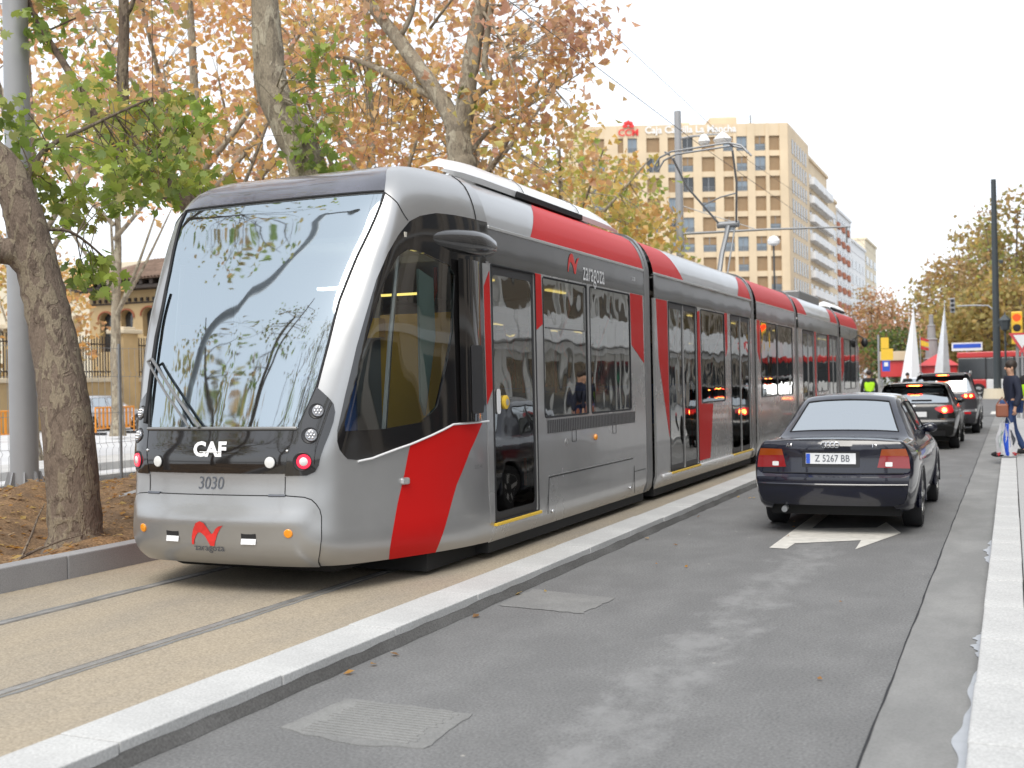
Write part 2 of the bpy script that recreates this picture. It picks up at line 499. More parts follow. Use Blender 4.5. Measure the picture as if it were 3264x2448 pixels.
def ground_mat(name, base, light, fine, fine_scale=90.0, patch_scale=0.6, patch_amt=0.5, speck=0.0, rough=0.9, stretch=(1, 1, 1), bump=0.3, streak=None):
    """asphalt, concrete, granite: large patches, fine grain, small pale specks"""
    mt, N, L, out = new_mat(name)
    b = N.new("ShaderNodeBsdfPrincipled"); b.inputs["Roughness"].default_value = rough; b.inputs["Specular IOR Level"].default_value = 0.25
    tc = N.new("ShaderNodeTexCoord"); mp = N.new("ShaderNodeMapping"); mp.inputs["Scale"].default_value = stretch
    L.new(tc.outputs["Object"], mp.inputs[0])
    n1 = N.new("ShaderNodeTexNoise"); n1.inputs["Scale"].default_value = patch_scale; n1.inputs["Detail"].default_value = 8; n1.inputs["Roughness"].default_value = 0.65
    L.new(mp.outputs[0], n1.inputs["Vector"])
    n2 = N.new("ShaderNodeTexNoise"); n2.inputs["Scale"].default_value = fine_scale; n2.inputs["Detail"].default_value = 3
    L.new(tc.outputs["Object"], n2.inputs["Vector"])
    r1 = N.new("ShaderNodeMapRange"); r1.inputs[1].default_value = 0.42; r1.inputs[2].default_value = 0.68
    L.new(n1.outputs["Fac"], r1.inputs[0])
    sc = N.new("ShaderNodeMath"); sc.operation = 'MULTIPLY'; sc.inputs[1].default_value = patch_amt; L.new(r1.outputs[0], sc.inputs[0])
    m1 = N.new("ShaderNodeMix"); m1.data_type = 'RGBA'; m1.inputs[6].default_value = (*base, 1); m1.inputs[7].default_value = (*light, 1)
    L.new(sc.outputs[0], m1.inputs[0])
    r2 = N.new("ShaderNodeMapRange"); r2.inputs[1].default_value = 0.3; r2.inputs[2].default_value = 0.7; r2.inputs[3].default_value = 1 - fine; r2.inputs[4].default_value = 1 + fine
    L.new(n2.outputs["Fac"], r2.inputs[0])
    m2 = N.new("ShaderNodeMix"); m2.data_type = 'RGBA'; m2.blend_type = 'MULTIPLY'; m2.inputs[0].default_value = 1
    L.new(m1.outputs[2], m2.inputs[6]); L.new(r2.outputs[0], m2.inputs[7])
    col = m2.outputs[2]
    if speck > 0:
        v = N.new("ShaderNodeTexVoronoi"); v.inputs["Scale"].default_value = 3.2; v.inputs["Randomness"].default_value = 1.0
        L.new(tc.outputs["Object"], v.inputs["Vector"])
        r3 = N.new("ShaderNodeMapRange"); r3.inputs[1].default_value = 0.045; r3.inputs[2].default_value = 0.03; r3.inputs[3].default_value = 0; r3.inputs[4].default_value = speck
        L.new(v.outputs["Distance"], r3.inputs[0])
        m3 = N.new("ShaderNodeMix"); m3.data_type = 'RGBA'; m3.inputs[7].default_value = (0.42, 0.40, 0.36, 1)
        L.new(r3.outputs[0], m3.inputs[0]); L.new(col, m3.inputs[6]); col = m3.outputs[2]
    if streak:      # surface worn pale along one band of the lane
        sx = N.new("ShaderNodeSeparateXYZ"); L.new(tc.outputs["Object"], sx.inputs[0])
        s1 = N.new("ShaderNodeMath"); s1.operation = 'SUBTRACT'; s1.inputs[1].default_value = streak[0]; L.new(sx.outputs[0], s1.inputs[0])
        s2 = N.new("ShaderNodeMath"); s2.operation = 'ABSOLUTE'; L.new(s1.outputs[0], s2.inputs[0])
        s3 = N.new("ShaderNodeMapRange"); s3.inputs[1].default_value = streak[1]; s3.inputs[2].default_value = streak[1] * .2; s3.inputs[3].default_value = 0.30; s3.inputs[4].default_value = -0.02; L.new(s2.outputs[0], s3.inputs[0])
        n5 = N.new("ShaderNodeTexNoise"); n5.inputs["Scale"].default_value = 3.5; n5.inputs["Detail"].default_value = 11; n5.inputs["Roughness"].default_value = 0.72; L.new(mp.outputs[0], n5.inputs["Vector"])
        s4 = N.new("ShaderNodeMath"); s4.operation = 'SUBTRACT'; L.new(n5.outputs["Fac"], s4.inputs[0]); L.new(s3.outputs[0], s4.inputs[1])
        s5 = N.new("ShaderNodeMapRange"); s5.inputs[1].default_value = 0.44; s5.inputs[2].default_value = 0.62; s5.inputs[4].default_value = 0.75; L.new(s4.outputs[0], s5.inputs[0])
        m5 = N.new("ShaderNodeMix"); m5.data_type = 'RGBA'; m5.inputs[7].default_value = (*streak[2], 1)
        L.new(s5.outputs[0], m5.inputs[0]); L.new(col, m5.inputs[6]); col = m5.outputs[2]
    L.new(col, b.inputs["Base Color"])
    bp = N.new("ShaderNodeBump"); bp.inputs["Strength"].default_value = bump; bp.inputs["Distance"].default_value = 0.006
    L.new(n2.outputs["Fac"], bp.inputs["Height"]); L.new(bp.outputs[0], b.inputs["Normal"])
    L.new(b.outputs[0], out.inputs["Surface"]); MATS[name] = mt
    return mt

ground_mat('asphalt', (0.158, 0.158, 0.157), (0.195, 0.195, 0.193), 0.26, 65, 2.2, 0.9, 0.75, 0.85, (1, 0.6, 1), 0.6, streak=(-1.75, .60, (0.258, 0.258, 0.256)))
ground_mat('tar_shade', (0.085, 0.083, 0.080), (0.13, 0.128, 0.125), 0.25, 80, 1.5, 0.8)  # tarry dark tone, stands in for shade on the track kerb face
ground_mat('asphalt_far', (0.15, 0.15, 0.15), (0.19, 0.19, 0.19), 0.10, 20, 0.2, 0.5)
ground_mat('patch_grey', (0.20, 0.20, 0.195), (0.27, 0.27, 0.26), 0.15, 90, 2.0, 0.7)
ground_mat('gutter', (0.21, 0.21, 0.205), (0.29, 0.288, 0.28), 0.08, 70, 1.6, 0.8, 0.0, 0.85, (1, 0.5, 1))
ground_mat('granite', (0.515, 0.515, 0.505), (0.40, 0.40, 0.395), 0.16, 70, 1.8, 0.75, 0.0, 0.8)
ground_mat('granite_grey', (0.33, 0.325, 0.325), (0.27, 0.265, 0.27), 0.12, 120, 1.1, 0.8, 0.0, 0.8)
ground_mat('trackbed', (0.355, 0.302, 0.228), (0.285, 0.252, 0.205), 0.26, 70, 1.6, 0.85, 0.0, 0.9, (1, 0.4, 1))
ground_mat('paving', (0.40, 0.40, 0.395), (0.33, 0.335, 0.34), 0.10, 90, 1.0, 0.8)
ground_mat('pale_concrete', (0.60, 0.61, 0.62), (0.48, 0.49, 0.51), 0.06, 30, 0.5, 0.9)
ground_mat('ground', (0.30, 0.30, 0.29), (0.24, 0.24, 0.235), 0.1, 10, 0.1, 0.8)
ground_mat('mulch', (0.15, 0.095, 0.055), (0.28, 0.17, 0.085), 0.5, 45, 2.2, 1.0, 0.0, 1.0, (1, 1, 1), 1.0)
pmat('rail_steel', (0.36, 0.35, 0.335), 0.45, 0.5, var=0.3, vscale=5)
pmat('rail_rubber', (0.17, 0.16, 0.145), 0.9, var=0.4, vscale=9)
pmat('paint_white', (0.62, 0.60, 0.55), 0.7, var=0.14, vscale=9)
pmat('spill', (0.40, 0.42, 0.45), 0.7, var=0.06, vscale=12)
pmat('silver', (0.40, 0.40, 0.398), 0.30, 0.70, 0.5, 0.45, var=0.05, vscale=1.6, rvar=.07, wav=0.006, wscale=0.9)
pmat('side_grey', (0.40, 0.397, 0.39), 0.26, 0.4, 0.5, 0.55, var=0.06, vscale=1.6, rvar=.07, wav=0.0045, wscale=0.8)
pmat('band_grey', (0.045, 0.043, 0.041), 0.10, 0.0, 0.5, 0.5, wav=0.006, wscale=0.8)
pmat('frame_grey', (0.20, 0.20, 0.20), 0.35, 0.3, var=0.1)
pmat('tram_red', (0.54, 0.008, 0.007), 0.45, 0.0, 0.16, 0.06, wav=0.003, wscale=0.9)
pmat('roof_white', (0.78, 0.78, 0.78), 0.3, 0.0, 0.5, 0.4, var=0.03, vscale=1.5)
pmat('black_gloss', (0.012, 0.011, 0.011), 0.06, 0.0, 0.8, 0.5, wav=0.002, wscale=1.3)
pmat('black_satin', (0.018, 0.018, 0.02), 0.4)
pmat('rubber', (0.014, 0.014, 0.016), 0.75, bump=0.2, bscale=60)
pmat('dark_under', (0.012, 0.012, 0.012), 0.9)
pmat('visor', (0.055, 0.055, 0.075), 0.22, 0.0, 0.9, 0.7, var=0.35, vscale=2.5, wav=0.004, wscale=3)
pmat('yellow_paint', (0.80, 0.52, 0.05), 0.45)
pmat('orange_lens', (0.85, 0.30, 0.01), 0.2, coat=0.6)
pmat('red_lens', (0.50, 0.012, 0.02), 0.12, coat=0.8)
pmat('white_lens', (0.72, 0.72, 0.70), 0.2, coat=0.8)
pmat('lamp_glass', (0.26, 0.26, 0.27), 0.12, 0.7, coat=0.9)
pmat('chrome', (0.75, 0.75, 0.76), 0.12, 1.0)
pmat('alu', (0.62, 0.62, 0.61), 0.35, 0.8, var=0.06)
pmat('text_dark', (0.10, 0.11, 0.13), 0.5)
pmat('text_white', (0.80, 0.80, 0.80), 0.5)
pmat('text_red', (0.70, 0.035, 0.03), 0.4)
pmat('interior_cream', (0.52, 0.49, 0.42), 0.7)
pmat('interior_grey', (0.16, 0.16, 0.16), 0.7)
pmat('interior_ochre', (0.50, 0.30, 0.03), 0.6)
pmat('interior_green', (0.34, 0.46, 0.42), 0.5)
pmat('interior_blue', (0.03, 0.10, 0.36), 0.6)
pmat('interior_red', (0.55, 0.07, 0.03), 0.5)
emit_mat('tube_light', (1.0, 0.78, 0.20), 1.1)
pmat('pod_black', (0.035, 0.034, 0.034), 0.2, 0.0, 0.6, 0.5)
emit_mat('tube_white', (1.0, 1.0, 0.95), 4.0)
emit_mat('lamp_red', (1.0, 0.06, 0.03), 4.0)
emit_mat('lamp_red_core', (1.0, 0.55, 0.08), 7.0)
emit_mat('signal_red', (1.0, 0.03, 0.01), 3.0)
emit_mat('signal_green', (0.05, 0.9, 0.35), 1.5)
glass_mat('windscreen', (0.34, 0.40, 0.40), 0.47, 0.32, (0.82, 0.93, 1.0), 0.035)
glass_mat('tram_glass', (0.52, 0.52, 0.50), 0.30, 0.40, (0.92, 0.92, 0.90), 0.015, 0.004, 2.2)
glass_mat('car_glass', (0.20, 0.23, 0.25), 0.48, 0.30, (0.92, 0.97, 1.0))
glass_mat('cab_glass', (0.70, 0.74, 0.72), 0.14, 0.30)
pmat('pole_grey', (0.33, 0.335, 0.345), 0.5, 0.2, var=0.05, vscale=1.2)
pmat('pole_dark', (0.05, 0.06, 0.065), 0.5, 0.2)
pmat('wire', (0.05, 0.05, 0.06), 0.6)
pmat('galv', (0.28, 0.29, 0.30), 0.5, 0.6)
leaf_mat('leaf')
bark_mat('bark_plane', (0.195, 0.15, 0.115), (0.255, 0.21, 0.15), (0.145, 0.11, 0.085), 10.0)
bark_mat('bark_pale', (0.30, 0.255, 0.19), (0.40, 0.355, 0.27), (0.22, 0.185, 0.14), 6.0)
bark_mat('bark_brown', (0.16, 0.12, 0.09), (0.24, 0.19, 0.14), (0.10, 0.075, 0.06), 7.0)
# ------------------------------------------------------------------ ground, road, track, kerbs
def sheet(name, x0, x1, y0, y1, z, mat, kind='structure', nx=1, ny=1):
    mb = MB()
    P = [[(x0 + (x1 - x0) * i / nx, y0 + (y1 - y0) * j / ny, z) for j in range(ny + 1)] for i in range(nx + 1)]
    mb.grid(P)
    o = mb.build(name, MATS[mat])
    me = o.data
    if me.polygons[0].normal.z < 0: me.flip_normals()
    return tag(o, kind=kind)

sheet('ground', -900, 900, -300, 2200, -0.02, 'ground')
sheet('road', -3.60, -0.60, -25, 47, 0.0, 'asphalt')
sheet('crossing_road', -60, 8.9, 47.6, 120, -0.008, 'asphalt_far')
sheet('gutter', -0.612, -0.19, -25, 47, 0.004, 'gutter')
mb = MB(); 
# dark tarry joint between road and gutter, uneven
P = []
for i in range(220):
    y = -2 + i * 0.22
    w = 0.003 + 0.004 * random.random()
    x = -0.614 + 0.003 * math.sin(i * .7) + random.uniform(-0.0025, 0.0025)
    P.append([(x - w, y, 0.008), (x + w, y, 0.008)])
mb.grid(P)
tag(mb.build('gutter_joint', MATS['rubber']), kind='structure')
tag(sheet('pavement', 0.056, 9.0, -25, 60, 0.112, 'paving'), kind='structure')
pav = bpy.data.objects['pavement']

def stones(parent_name, x0, x1, z0, z1, ys, length, mat, bevel=0.010, gap=0.010, piece='kerb_stone'):
    root = tag(empty(parent_name, ((x0 + x1) / 2, ys[0], z0)), kind='structure')
    me_cache = []
    for k in range(3):
        mb = MB(); w = (x1 - x0)
        mb.box(-w / 2, w / 2, 0, length - gap, 0, z1 - z0)
        o = mb.build(piece, MATS[mat], root, bevel=bevel, local=True)
        me_cache.append(o.data)
        bpy.data.objects.remove(o)
    y = ys[0]; i = 0
    while y < ys[1]:
        o = bpy.data.objects.new(piece, me_cache[i % 3])
        COL.objects.link(o)
        o.parent = root
        o.location = (random.uniform(-.003, .003), y - ys[0], random.uniform(-.004, .002))
        y += length; i += 1
    return root

stones('pavement_kerb', -0.19, 0.05, -0.02, 0.12, (1.0, 46.0), 1.0, 'granite')
stones('track_kerb', -3.90, -3.555, -0.02, 0.11, (0.2, 62.0), 1.2, 'granite', bevel=0.006)
stones('verge_kerb', -7.24, -7.06, 0.0, 0.30, (1.0, 40.0), 1.2, 'granite_grey')
# added wedge along the track kerb; tarry dark colour imitates the shaded face
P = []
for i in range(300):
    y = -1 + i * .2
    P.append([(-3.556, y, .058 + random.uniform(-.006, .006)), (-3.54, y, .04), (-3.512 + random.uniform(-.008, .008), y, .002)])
mb = MB(); mb.grid(P); tag(mb.build('kerb_shade_fillet', MATS['tar_shade'], smooth=True), kind='structure')
# paving slabs nearest the kerb
mb = MB(); mb.box(0, .592, 0, .392, 0, .012)
slab = mb.build('paving_slab', MATS['paving'], pav, bevel=0.003)
sm = slab.data; bpy.data.objects.remove(slab)
for i in range(60):
    for j in range(2):
        o = bpy.data.objects.new('paving_slab', sm); COL.objects.link(o)
        o.parent = pav; o.location = (0.06 + j * .6, 3.0 + i * .4, 0.113 + random.uniform(-.001, .001))

# track slab with rails
tb = sheet('track_bed', -7.06, -3.90, -25, 62, 0.104, 'trackbed')
for x in (-4.72, -6.16):
    s = 1 if x > -5.44 else -1
    root = tag(empty('tram_rail', (x, 0, 0.104)), kind='structure')
    mb = MB(); mb.box(x - .004 * s - .026, x - .004 * s + .026, -25, 62, .09, .1085); mb.build('rail_head', MATS['rail_steel'], root)
    mb = MB(); mb.box(x - s * .044 - .012, x - s * .044 + .012, -25, 62, .09, .1065); mb.build('rail_groove', MATS['rail_rubber'], root)
    P = []
    for i in range(400):
        y = -1 + i * .12
        P.append([(x + s * .036, y, .1062), (x + s * (.05 + .035 * abs(math.sin(i * .13)) * random.random() + .01), y, .1062)])
    mb = MB(); mb.grid(P); mb.build('rail_joint', MATS['patch_grey'], root)

# patched asphalt
def flat_patch(name, pts, z, mat, label, cat):
    mb = MB(); n = len(pts)
    mb.add([(p[0], p[1], z) for p in pts], [tuple(range(n))])
    o = mb.build(name, MATS[mat])
    if o.data.polygons[0].normal.z < 0: o.data.flip_normals()
    return tag(o, label, cat)
def ragged(pts, amp, step=0.06):
    return [(x + random.uniform(-amp, amp), y + random.uniform(-amp, amp)) for x, y in densify(pts, step)]

# grooved slab patch
grp = thing('grooved_patch', (-2.4, 5.3, 0), 'pale scored concrete patch in the asphalt at the near end of the lane', 'road patch')
pa = ragged([(-3.22, 4.50), (-2.77, 4.40), (-2.43, 4.48), (-2.45, 5.02), (-3.2, 5.06)], 0.012)
mb = MB(); mb.prism(pa, lambda x, y: (x, y, 0.0), lambda x, y: (x, y, 0.005)); mb.build('concrete_pad', MATS['patch_grey'], grp)
mb = MB()
for i in range(15):
    y = 4.50 + i * .036
    mb.box(-3.12 + random.uniform(0, .05), -2.5 - random.uniform(0, .06), y, y + .014, .004, .0085)
mb.build('score_ridge', MATS['gutter'], grp)
flat_patch('asphalt_patch', ragged([(-3.47, 7.56), (-2.78, 7.47), (-2.75, 8.08), (-3.47, 8.24)], .015), .004, 'patch_grey', 'smooth pale rectangular patch in the asphalt beside the white track kerb', 'road patch')
# lane arrow: ahead and right
arrow = [(-2.15, 10.92), (-1.98, 10.90), (-1.97, 11.28), (-1.39, 11.66), (-1.37, 11.04), (-1.07, 12.30), (-1.30, 13.18), (-1.35, 12.68), (-1.99, 12.45), (-2.0, 14.6), (-1.78, 14.6), (-2.07, 17.0), (-2.36, 14.6), (-2.16, 14.6)]
flat_patch('lane_arrow', arrow, .005, 'paint_white', 'white painted arrow for ahead and right behind the dark blue sedan', 'road marking')
for i in range(7):
    flat_patch('crossing_stripe', [(-3.3 + i * .9 - 2.0, 49.5), (-2.85 + i * .9 - 2.0, 49.5), (-2.85 + i * .9 - 2.0, 53.0), (-3.3 + i * .9 - 2.0, 53.0)], .0, 'paint_white',
               ['first', 'second', 'third', 'fourth', 'fifth', 'sixth', 'seventh'][i] + ' white zebra crossing bar counted from the tram side', 'road marking')["group"] = 'zebra crossing bars'
# dried plaster along the kerb foot
def splash(y0, y1, x1, wmax, label):
    n = 60; a = []; b = []
    for i in range(n):
        t = i / (n - 1); y = y0 + (y1 - y0) * t
        w = wmax * (math.sin(math.pi * t) ** .6) * (.62 + .28 * math.sin(i * .31 + y0) + .14 * math.sin(i * .77 + 2 * y0)) + .004
        a.append((x1, y)); b.append((x1 - w, y))
    flat_patch('plaster_splash', a + b[::-1], .009, 'spill', label, 'stain')
splash(3.6, 6.7, -.192, .075, 'long white plaster stain in the gutter at the near kerb')
splash(7.0, 7.7, -.192, .06, 'small white plaster stain in the middle of the kerb foot')
splash(10.4, 12.0, -.192, .07, 'farthest white plaster stain at the kerb, level with the arrow')
# fallen leaves on the road and track: small curled discs, one mass
def litter(name, boxes, label, mat='leaf'):
    V, F, Cc = [], [], []
    for (x0, x1, y0, y1, z, n, s0, s1) in boxes:
        for k in range(n):
            x, y = random.uniform(x0, x1), random.uniform(y0, y1); s = random.uniform(s0, s1); a = random.uniform(0, 6.28)
            b = len(V); u = Vector((math.cos(a), math.sin(a), random.uniform(-.3, .3))) * s; v = Vector((-math.sin(a), math.cos(a), random.uniform(-.3, .3))) * s * .7
            zz = z(x, y) if callable(z) else z
            c = Vector((x, y, zz + .012))
            V += [c - u, c - v * .8 + Vector((0, 0, .01)), c + u, c + v]
            F.append((b, b + 1, b + 2, b + 3))
            Cc += [random.choice([(.55, .28, .06), (.42, .2, .05), (.6, .42, .14), (.5, .35, .2), (.3, .16, .06)])] * 4
    me = bpy.data.meshes.new(name); me.from_pydata([tuple(v) for v in V], [], F)
    at = me.color_attributes.new("leaf_color", 'FLOAT_COLOR', 'POINT')
    at.data.foreach_set("color", np.array([(*c, 1) for c in Cc], dtype=np.float32).ravel())
    return tag(link_mesh(name, me, MATS[mat]), label, 'leaves', kind='stuff')
litter('fallen_leaves', [(-3.5, -.7, 3.5, 20, .002, 16, .012, .03), (-3.53, -3.40, 3, 25, .002, 12, .02, .045)], 'few fallen leaves scattered on the road')

# planted verge left of the track
def vz(x, y):
    return .25 + .09 * math.sin(x * 1.3 + .6) * math.sin(y * .9 + x) + .05 * math.sin(x * 4.1 + y * 3.3) + .025 * math.sin(7 * x - 6 * y) + .10 * max(0, min(1, (-8.2 - x) / 2.0)) * max(0, 1 - max(0, y - 11) / 4)
P = [[(-7.24 - i * .12, -4 + j * .2, vz(-7.24 - i * .12, -4 + j * .2) + random.uniform(-.02, .02) - (.06 if i == 0 else 0)) for j in range(240)] for i in range(50)]
mb = MB(); mb.grid(P)
vg = mb.build('verge_soil', MATS['mulch'], smooth=True)
if vg.data.polygons[0].normal.z < 0: vg.data.flip_normals()
tag(vg, kind='structure')
litter('verge_litter', [(-13.0, -7.35, 3, 24, vz, 5200, .02, .06)], 'brown leaf litter covering the planted verge')
for k, (x, y, L, a) in enumerate([(-8.0, 7.4, 1.1, 2.2), (-7.6, 6.9, .6, 1.1), (-8.6, 7.2, 1.4, -.7), (-7.45, 8.3, .5, .6)]):
    mb = MB(); z = vz(x, y)
    d = Vector((math.cos(a), math.sin(a), .35 if k < 3 else .1)) * L
    p = Vector((x, y, z + .01))
    mb.tube([p, p + d * .35 + Vector((.02, 0, .02)), p + d * .7, p + d + Vector((0, 0, -.03))], [.014, .012, .009, .005], 6)
    tag(mb.build('fallen_twig', MATS['bark_brown']), ['slanting fallen twig left of the near trunk', 'short twig lying at the verge kerb near the frame edge', 'longest bare twig sticking up at the left frame edge', 'short stick at the foot of the near trunk, tram side'][k], 'twig')
for k, (x, y, sx, sy, sz, lab) in enumerate([(-9.3, 11.2, 1.4, .9, .14, 'broken grey concrete slab lying behind the near trunk'), (-8.1, 9.9, .5, .35, .12, 'small grey concrete block beside the tram nose on the verge')]):
    mb = MB(); z = vz(x, y)
    mb.obox((x, y, z + .03), (sx, sy, sz), Matrix.Rotation(.3 + k, 3, 'Z') @ Matrix.Rotation(.05, 3, 'X'))
    tag(mb.build('concrete_block', MATS['granite_grey'], bevel=.012), lab, 'rubble')

# far side: kerb, pale carriageway
stones('far_verge_kerb', -13.55, -13.3, 0.0, 0.30, (4.0, 40.0), 1.5, 'granite')
sheet('far_carriageway', -36, -13.55, -20, 90, 0.0, 'pale_concrete')
stones('median_kerb', -19.0, -17.2, 0.0, .16, (8.0, 36.0), 2.0, 'granite', piece='median_stone')
# ------------------------------------------------------------------ tram
XC = -5.44
_BX = np.array([0, .35, .65, .82, .92, 1.00, 1.12, 1.25, 1.315, 1.325])
_BY = np.array([6.78, 6.795, 6.84, 6.915, 7.03, 7.22, 7.58, 8.05, 8.5, 8.9])
_TX = np.array([0, .36, .70, .905, 1.03, 1.105, 1.185, 1.255, 1.305, 1.325])
_TY = np.array([7.72, 7.72, 7.735, 7.76, 7.81, 7.90, 8.08, 8.33, 8.62, 8.9])
_ZL = np.array([.26, .34, .46, .70, .95, 1.15, 1.30, 1.50, 1.80, 2.20, 2.60, 2.90, 3.05, 3.16, 3.26, 3.35, 3.42])
_BL = np.array([0, 0, 0, 0, 0, 0.0, .045, .12, .24, .42, .63, .81, .90, .98, 1.06, 1.15, 1.28])
_SH = np.array([.13, .05, 0, 0, .02, .02, .03, .03, .02, 0, 0, 0, 0, 0.0, .02, .07, .14])
_XS = np.array([.965, .985, 1, 1, 1, 1, 1, 1, 1, 1, 1, 1, .99, .968, .935, .885, .81])
_XB = np.array([0, 0, 0, 0, 0, 0, .015, .035, .06, .075, .07, .06, .05, .04, .03, .02, .01])
_TI = np.arange(10.)
def _h(zk, vk, z):
    z = np.clip(z, zk[0], zk[-1]); d = np.gradient(vk, zk)
    i = np.clip(np.searchsorted(zk, z) - 1, 0, len(zk) - 2)
    h = zk[i + 1] - zk[i]; u = (z - zk[i]) / h
    return vk[i] * (2 * u**3 - 3 * u**2 + 1) + h * d[i] * (u**3 - 2 * u**2 + u) + vk[i + 1] * (3 * u**2 - 2 * u**3) + h * d[i + 1] * (u**3 - u**2)
KT = 0.35                                   # patch space: (KT * t, z)
def nose(tk, z):
    t = np.asarray(tk, float) / KT; z = np.asarray(z, float)
    sg = np.sign(t) + (t == 0); a = np.clip(np.abs(t), 0, 9)
    b = _h(_ZL, _BL, z); sh = _h(_ZL, _SH, z); xs = _h(_ZL, _XS, z)
    x = _h(_TI, _BX, a) * (1 - b) + _h(_TI, _TX, a) * b
    y = _h(_TI, _BY, a) * (1 - b) + _h(_TI, _TY, a) * b
    x = x + _h(_ZL, _XB, z) * np.exp(-((a - 4.0) / 2.0) ** 2) * np.clip(a, 0, 1)
    w = np.clip(1 - (a / 9) ** 2, 0, 1)
    # bumper ridge under the top edge of the bumper
    z = np.where(z < .5, .5 - (.5 - z) * (1 - .27 * np.clip(1 - (a / 9) ** 2, 0, 1)), z)
    ridge = -.035 * np.exp(-((z - .66) / .06) ** 2) * np.clip(1 - (a / 2.9) ** 4, 0, 1)
    return np.stack([XC + sg * x * xs, y + sh * w + ridge, z + 0 * x], -1)
def K(pts): return [(KT * t, z) for t, z in pts]
def MIR(pts): return [(-x, z) for x, z in pts][::-1]

tram = thing('tram', (XC, 20.0, 0.104), 'long silver grey and red articulated tram on the reserved track', 'tram')

ws = K([(0, 1.335), (2.12, 1.335), (2.46, 1.61), (2.50, 1.80), (2.54, 1.95), (2.60, 2.28), (2.83, 2.61), (3.10, 2.88), (3.42, 3.14)])
ws = ws[1:] + MIR(ws[1:])
panel = K([(-1.88, 1.005), (1.88, 1.005), (2.10, 1.32), (-2.10, 1.32)])
maskr = K([(1.885, .99), (2.65, .99), (3.02, 1.015), (3.2, 1.06), (3.36, 1.16), (3.48, 1.27), (3.54, 1.37), (3.5, 1.44), (3.33, 1.50), (3.08, 1.54), (2.48, 1.625), (2.13, 1.33), (2.105, 1.32)])
seam = [(0, .848), (1.88, .842), (2.55, .83), (2.85, .812), (3.05, .78), (3.22, .74), (3.30, .69), (3.30, .54), (3.15, .40), (3.0, .32), (2.96, .26)]
bumper = K(seam[1:]); bumper = bumper + MIR(bumper)
surround = K([(5.28, 2.91), (4.80, 2.79), (4.38, 2.64), (4.05, 2.43), (3.95, 2.22), (3.80, 1.92), (3.80, 1.56), (3.86, 1.31), (4.0, 1.23), (4.2, 1.17), (4.62, 1.095), (5.05, 1.08), (5.4, 1.095), (6.33, 1.18), (7.38, 1.31), (8.82, 1.315), (8.82, 2.68), (9.0, 2.68), (9.0, 3.02), (8.3, 3.02), (7.3, 3.02), (6.48, 3.01), (5.75, 2.965)])
cabwin = K([(5.05, 2.62), (4.62, 2.42), (4.42, 2.2), (4.22, 1.92), (4.12, 1.56), (4.12, 1.36), (4.25, 1.30), (5.6, 1.30), (6.55, 1.335), (6.9, 1.45), (7.32, 2.05), (7.34, 2.52), (7.1, 2.60), (6.2, 2.67), (5.5, 2.69)])
redf = K([(6.33, 1.163), (6.18, .93), (6.03, .72), (5.88, .48), (5.78, .26), (6.90, .26), (7.15, .52), (7.48, .81), (7.95, 1.07), (8.5, 1.295), (7.40, 1.292)])
visor = K([(3.42, 3.16), (3.42, 3.26), (3.3, 3.42)]); visor = visor + MIR(visor)
outline = K([(-9, .26), (9, .26), (9, 3.42), (-9, 3.42)])
regs = [('windscreen', ws), ('front_panel', panel), ('lamp_mask', maskr), ('lamp_mask', MIR(maskr)), ('bumper', bumper),
        ('cab_window', cabwin), ('cab_window', MIR(cabwin)), ('window_surround', surround), ('window_surround', MIR(surround)), ('red_stripe', redf), ('red_stripe', MIR(redf)), ('visor', visor)]
ov, res = cdt_split(outline, regs, 0.055)
P_ = tram
patch('shell', ov, res['body'], nose, MATS['silver'], P_, 0.0, .02)
def both(name, key, mat, off, depth):
    tr = res[key]; cx = ov[tr].mean(1)[:, 0]
    for sel in (cx > 0, cx < 0): patch(name, ov, tr[sel], nose, mat, P_, off, depth)
patch('windscreen', ov, res['windscreen'], nose, MATS['windscreen'], P_, -.006, 0)
patch('front_panel', ov, res['front_panel'], nose, MATS['black_gloss'], P_, .006, .03)
both('lamp_mask', 'lamp_mask', MATS['black_gloss'], .010, .03)
patch('bumper', ov, res['bumper'], nose, MATS['silver'], P_, .012, .04)
both('cab_window', 'cab_window', MATS['cab_glass'], -.004, 0)
both('window_surround', 'window_surround', MATS['black_gloss'], .003, .03)
both('red_stripe', 'red_stripe', MATS['tram_red'], .003, .02)
patch('visor', ov, res['visor'], nose, MATS['visor'], P_, .004, .02)

def surf(tk, z, off=0.0):
    e = 1e-3
    p = nose(np.array([tk]), np.array([z]))[0]
    n = np.cross(nose(np.array([tk + e]), np.array([z]))[0] - nose(np.array([tk - e]), np.array([z]))[0], nose(np.array([tk]), np.array([z + e]))[0] - nose(np.array([tk]), np.array([z - e]))[0])
    n /= np.linalg.norm(n)
    return Vector(p + n * off), Vector(n)
def seam_tube(pts, r, mat, name='seam', off=.002, parent=None):
    dense = []
    for i in range(len(pts) - 1):
        a, b = pts[i], pts[i + 1]
        k = max(2, int(math.dist(a, b) / .05))
        dense += [(a[0] + (b[0] - a[0]) * q / k, a[1] + (b[1] - a[1]) * q / k) for q in range(k)]
    dense.append(pts[-1])
    mb = MB(); mb.tube([surf(a, b, off)[0] for a, b in dense], r, 6)
    return mb.build(name, MATS[mat], parent or P_, smooth=True)
s1 = K(seam[1:]); 
seam_tube(s1[::-1] + [(-x, z) for x, z in s1], .008, 'dark_under', off=.004)
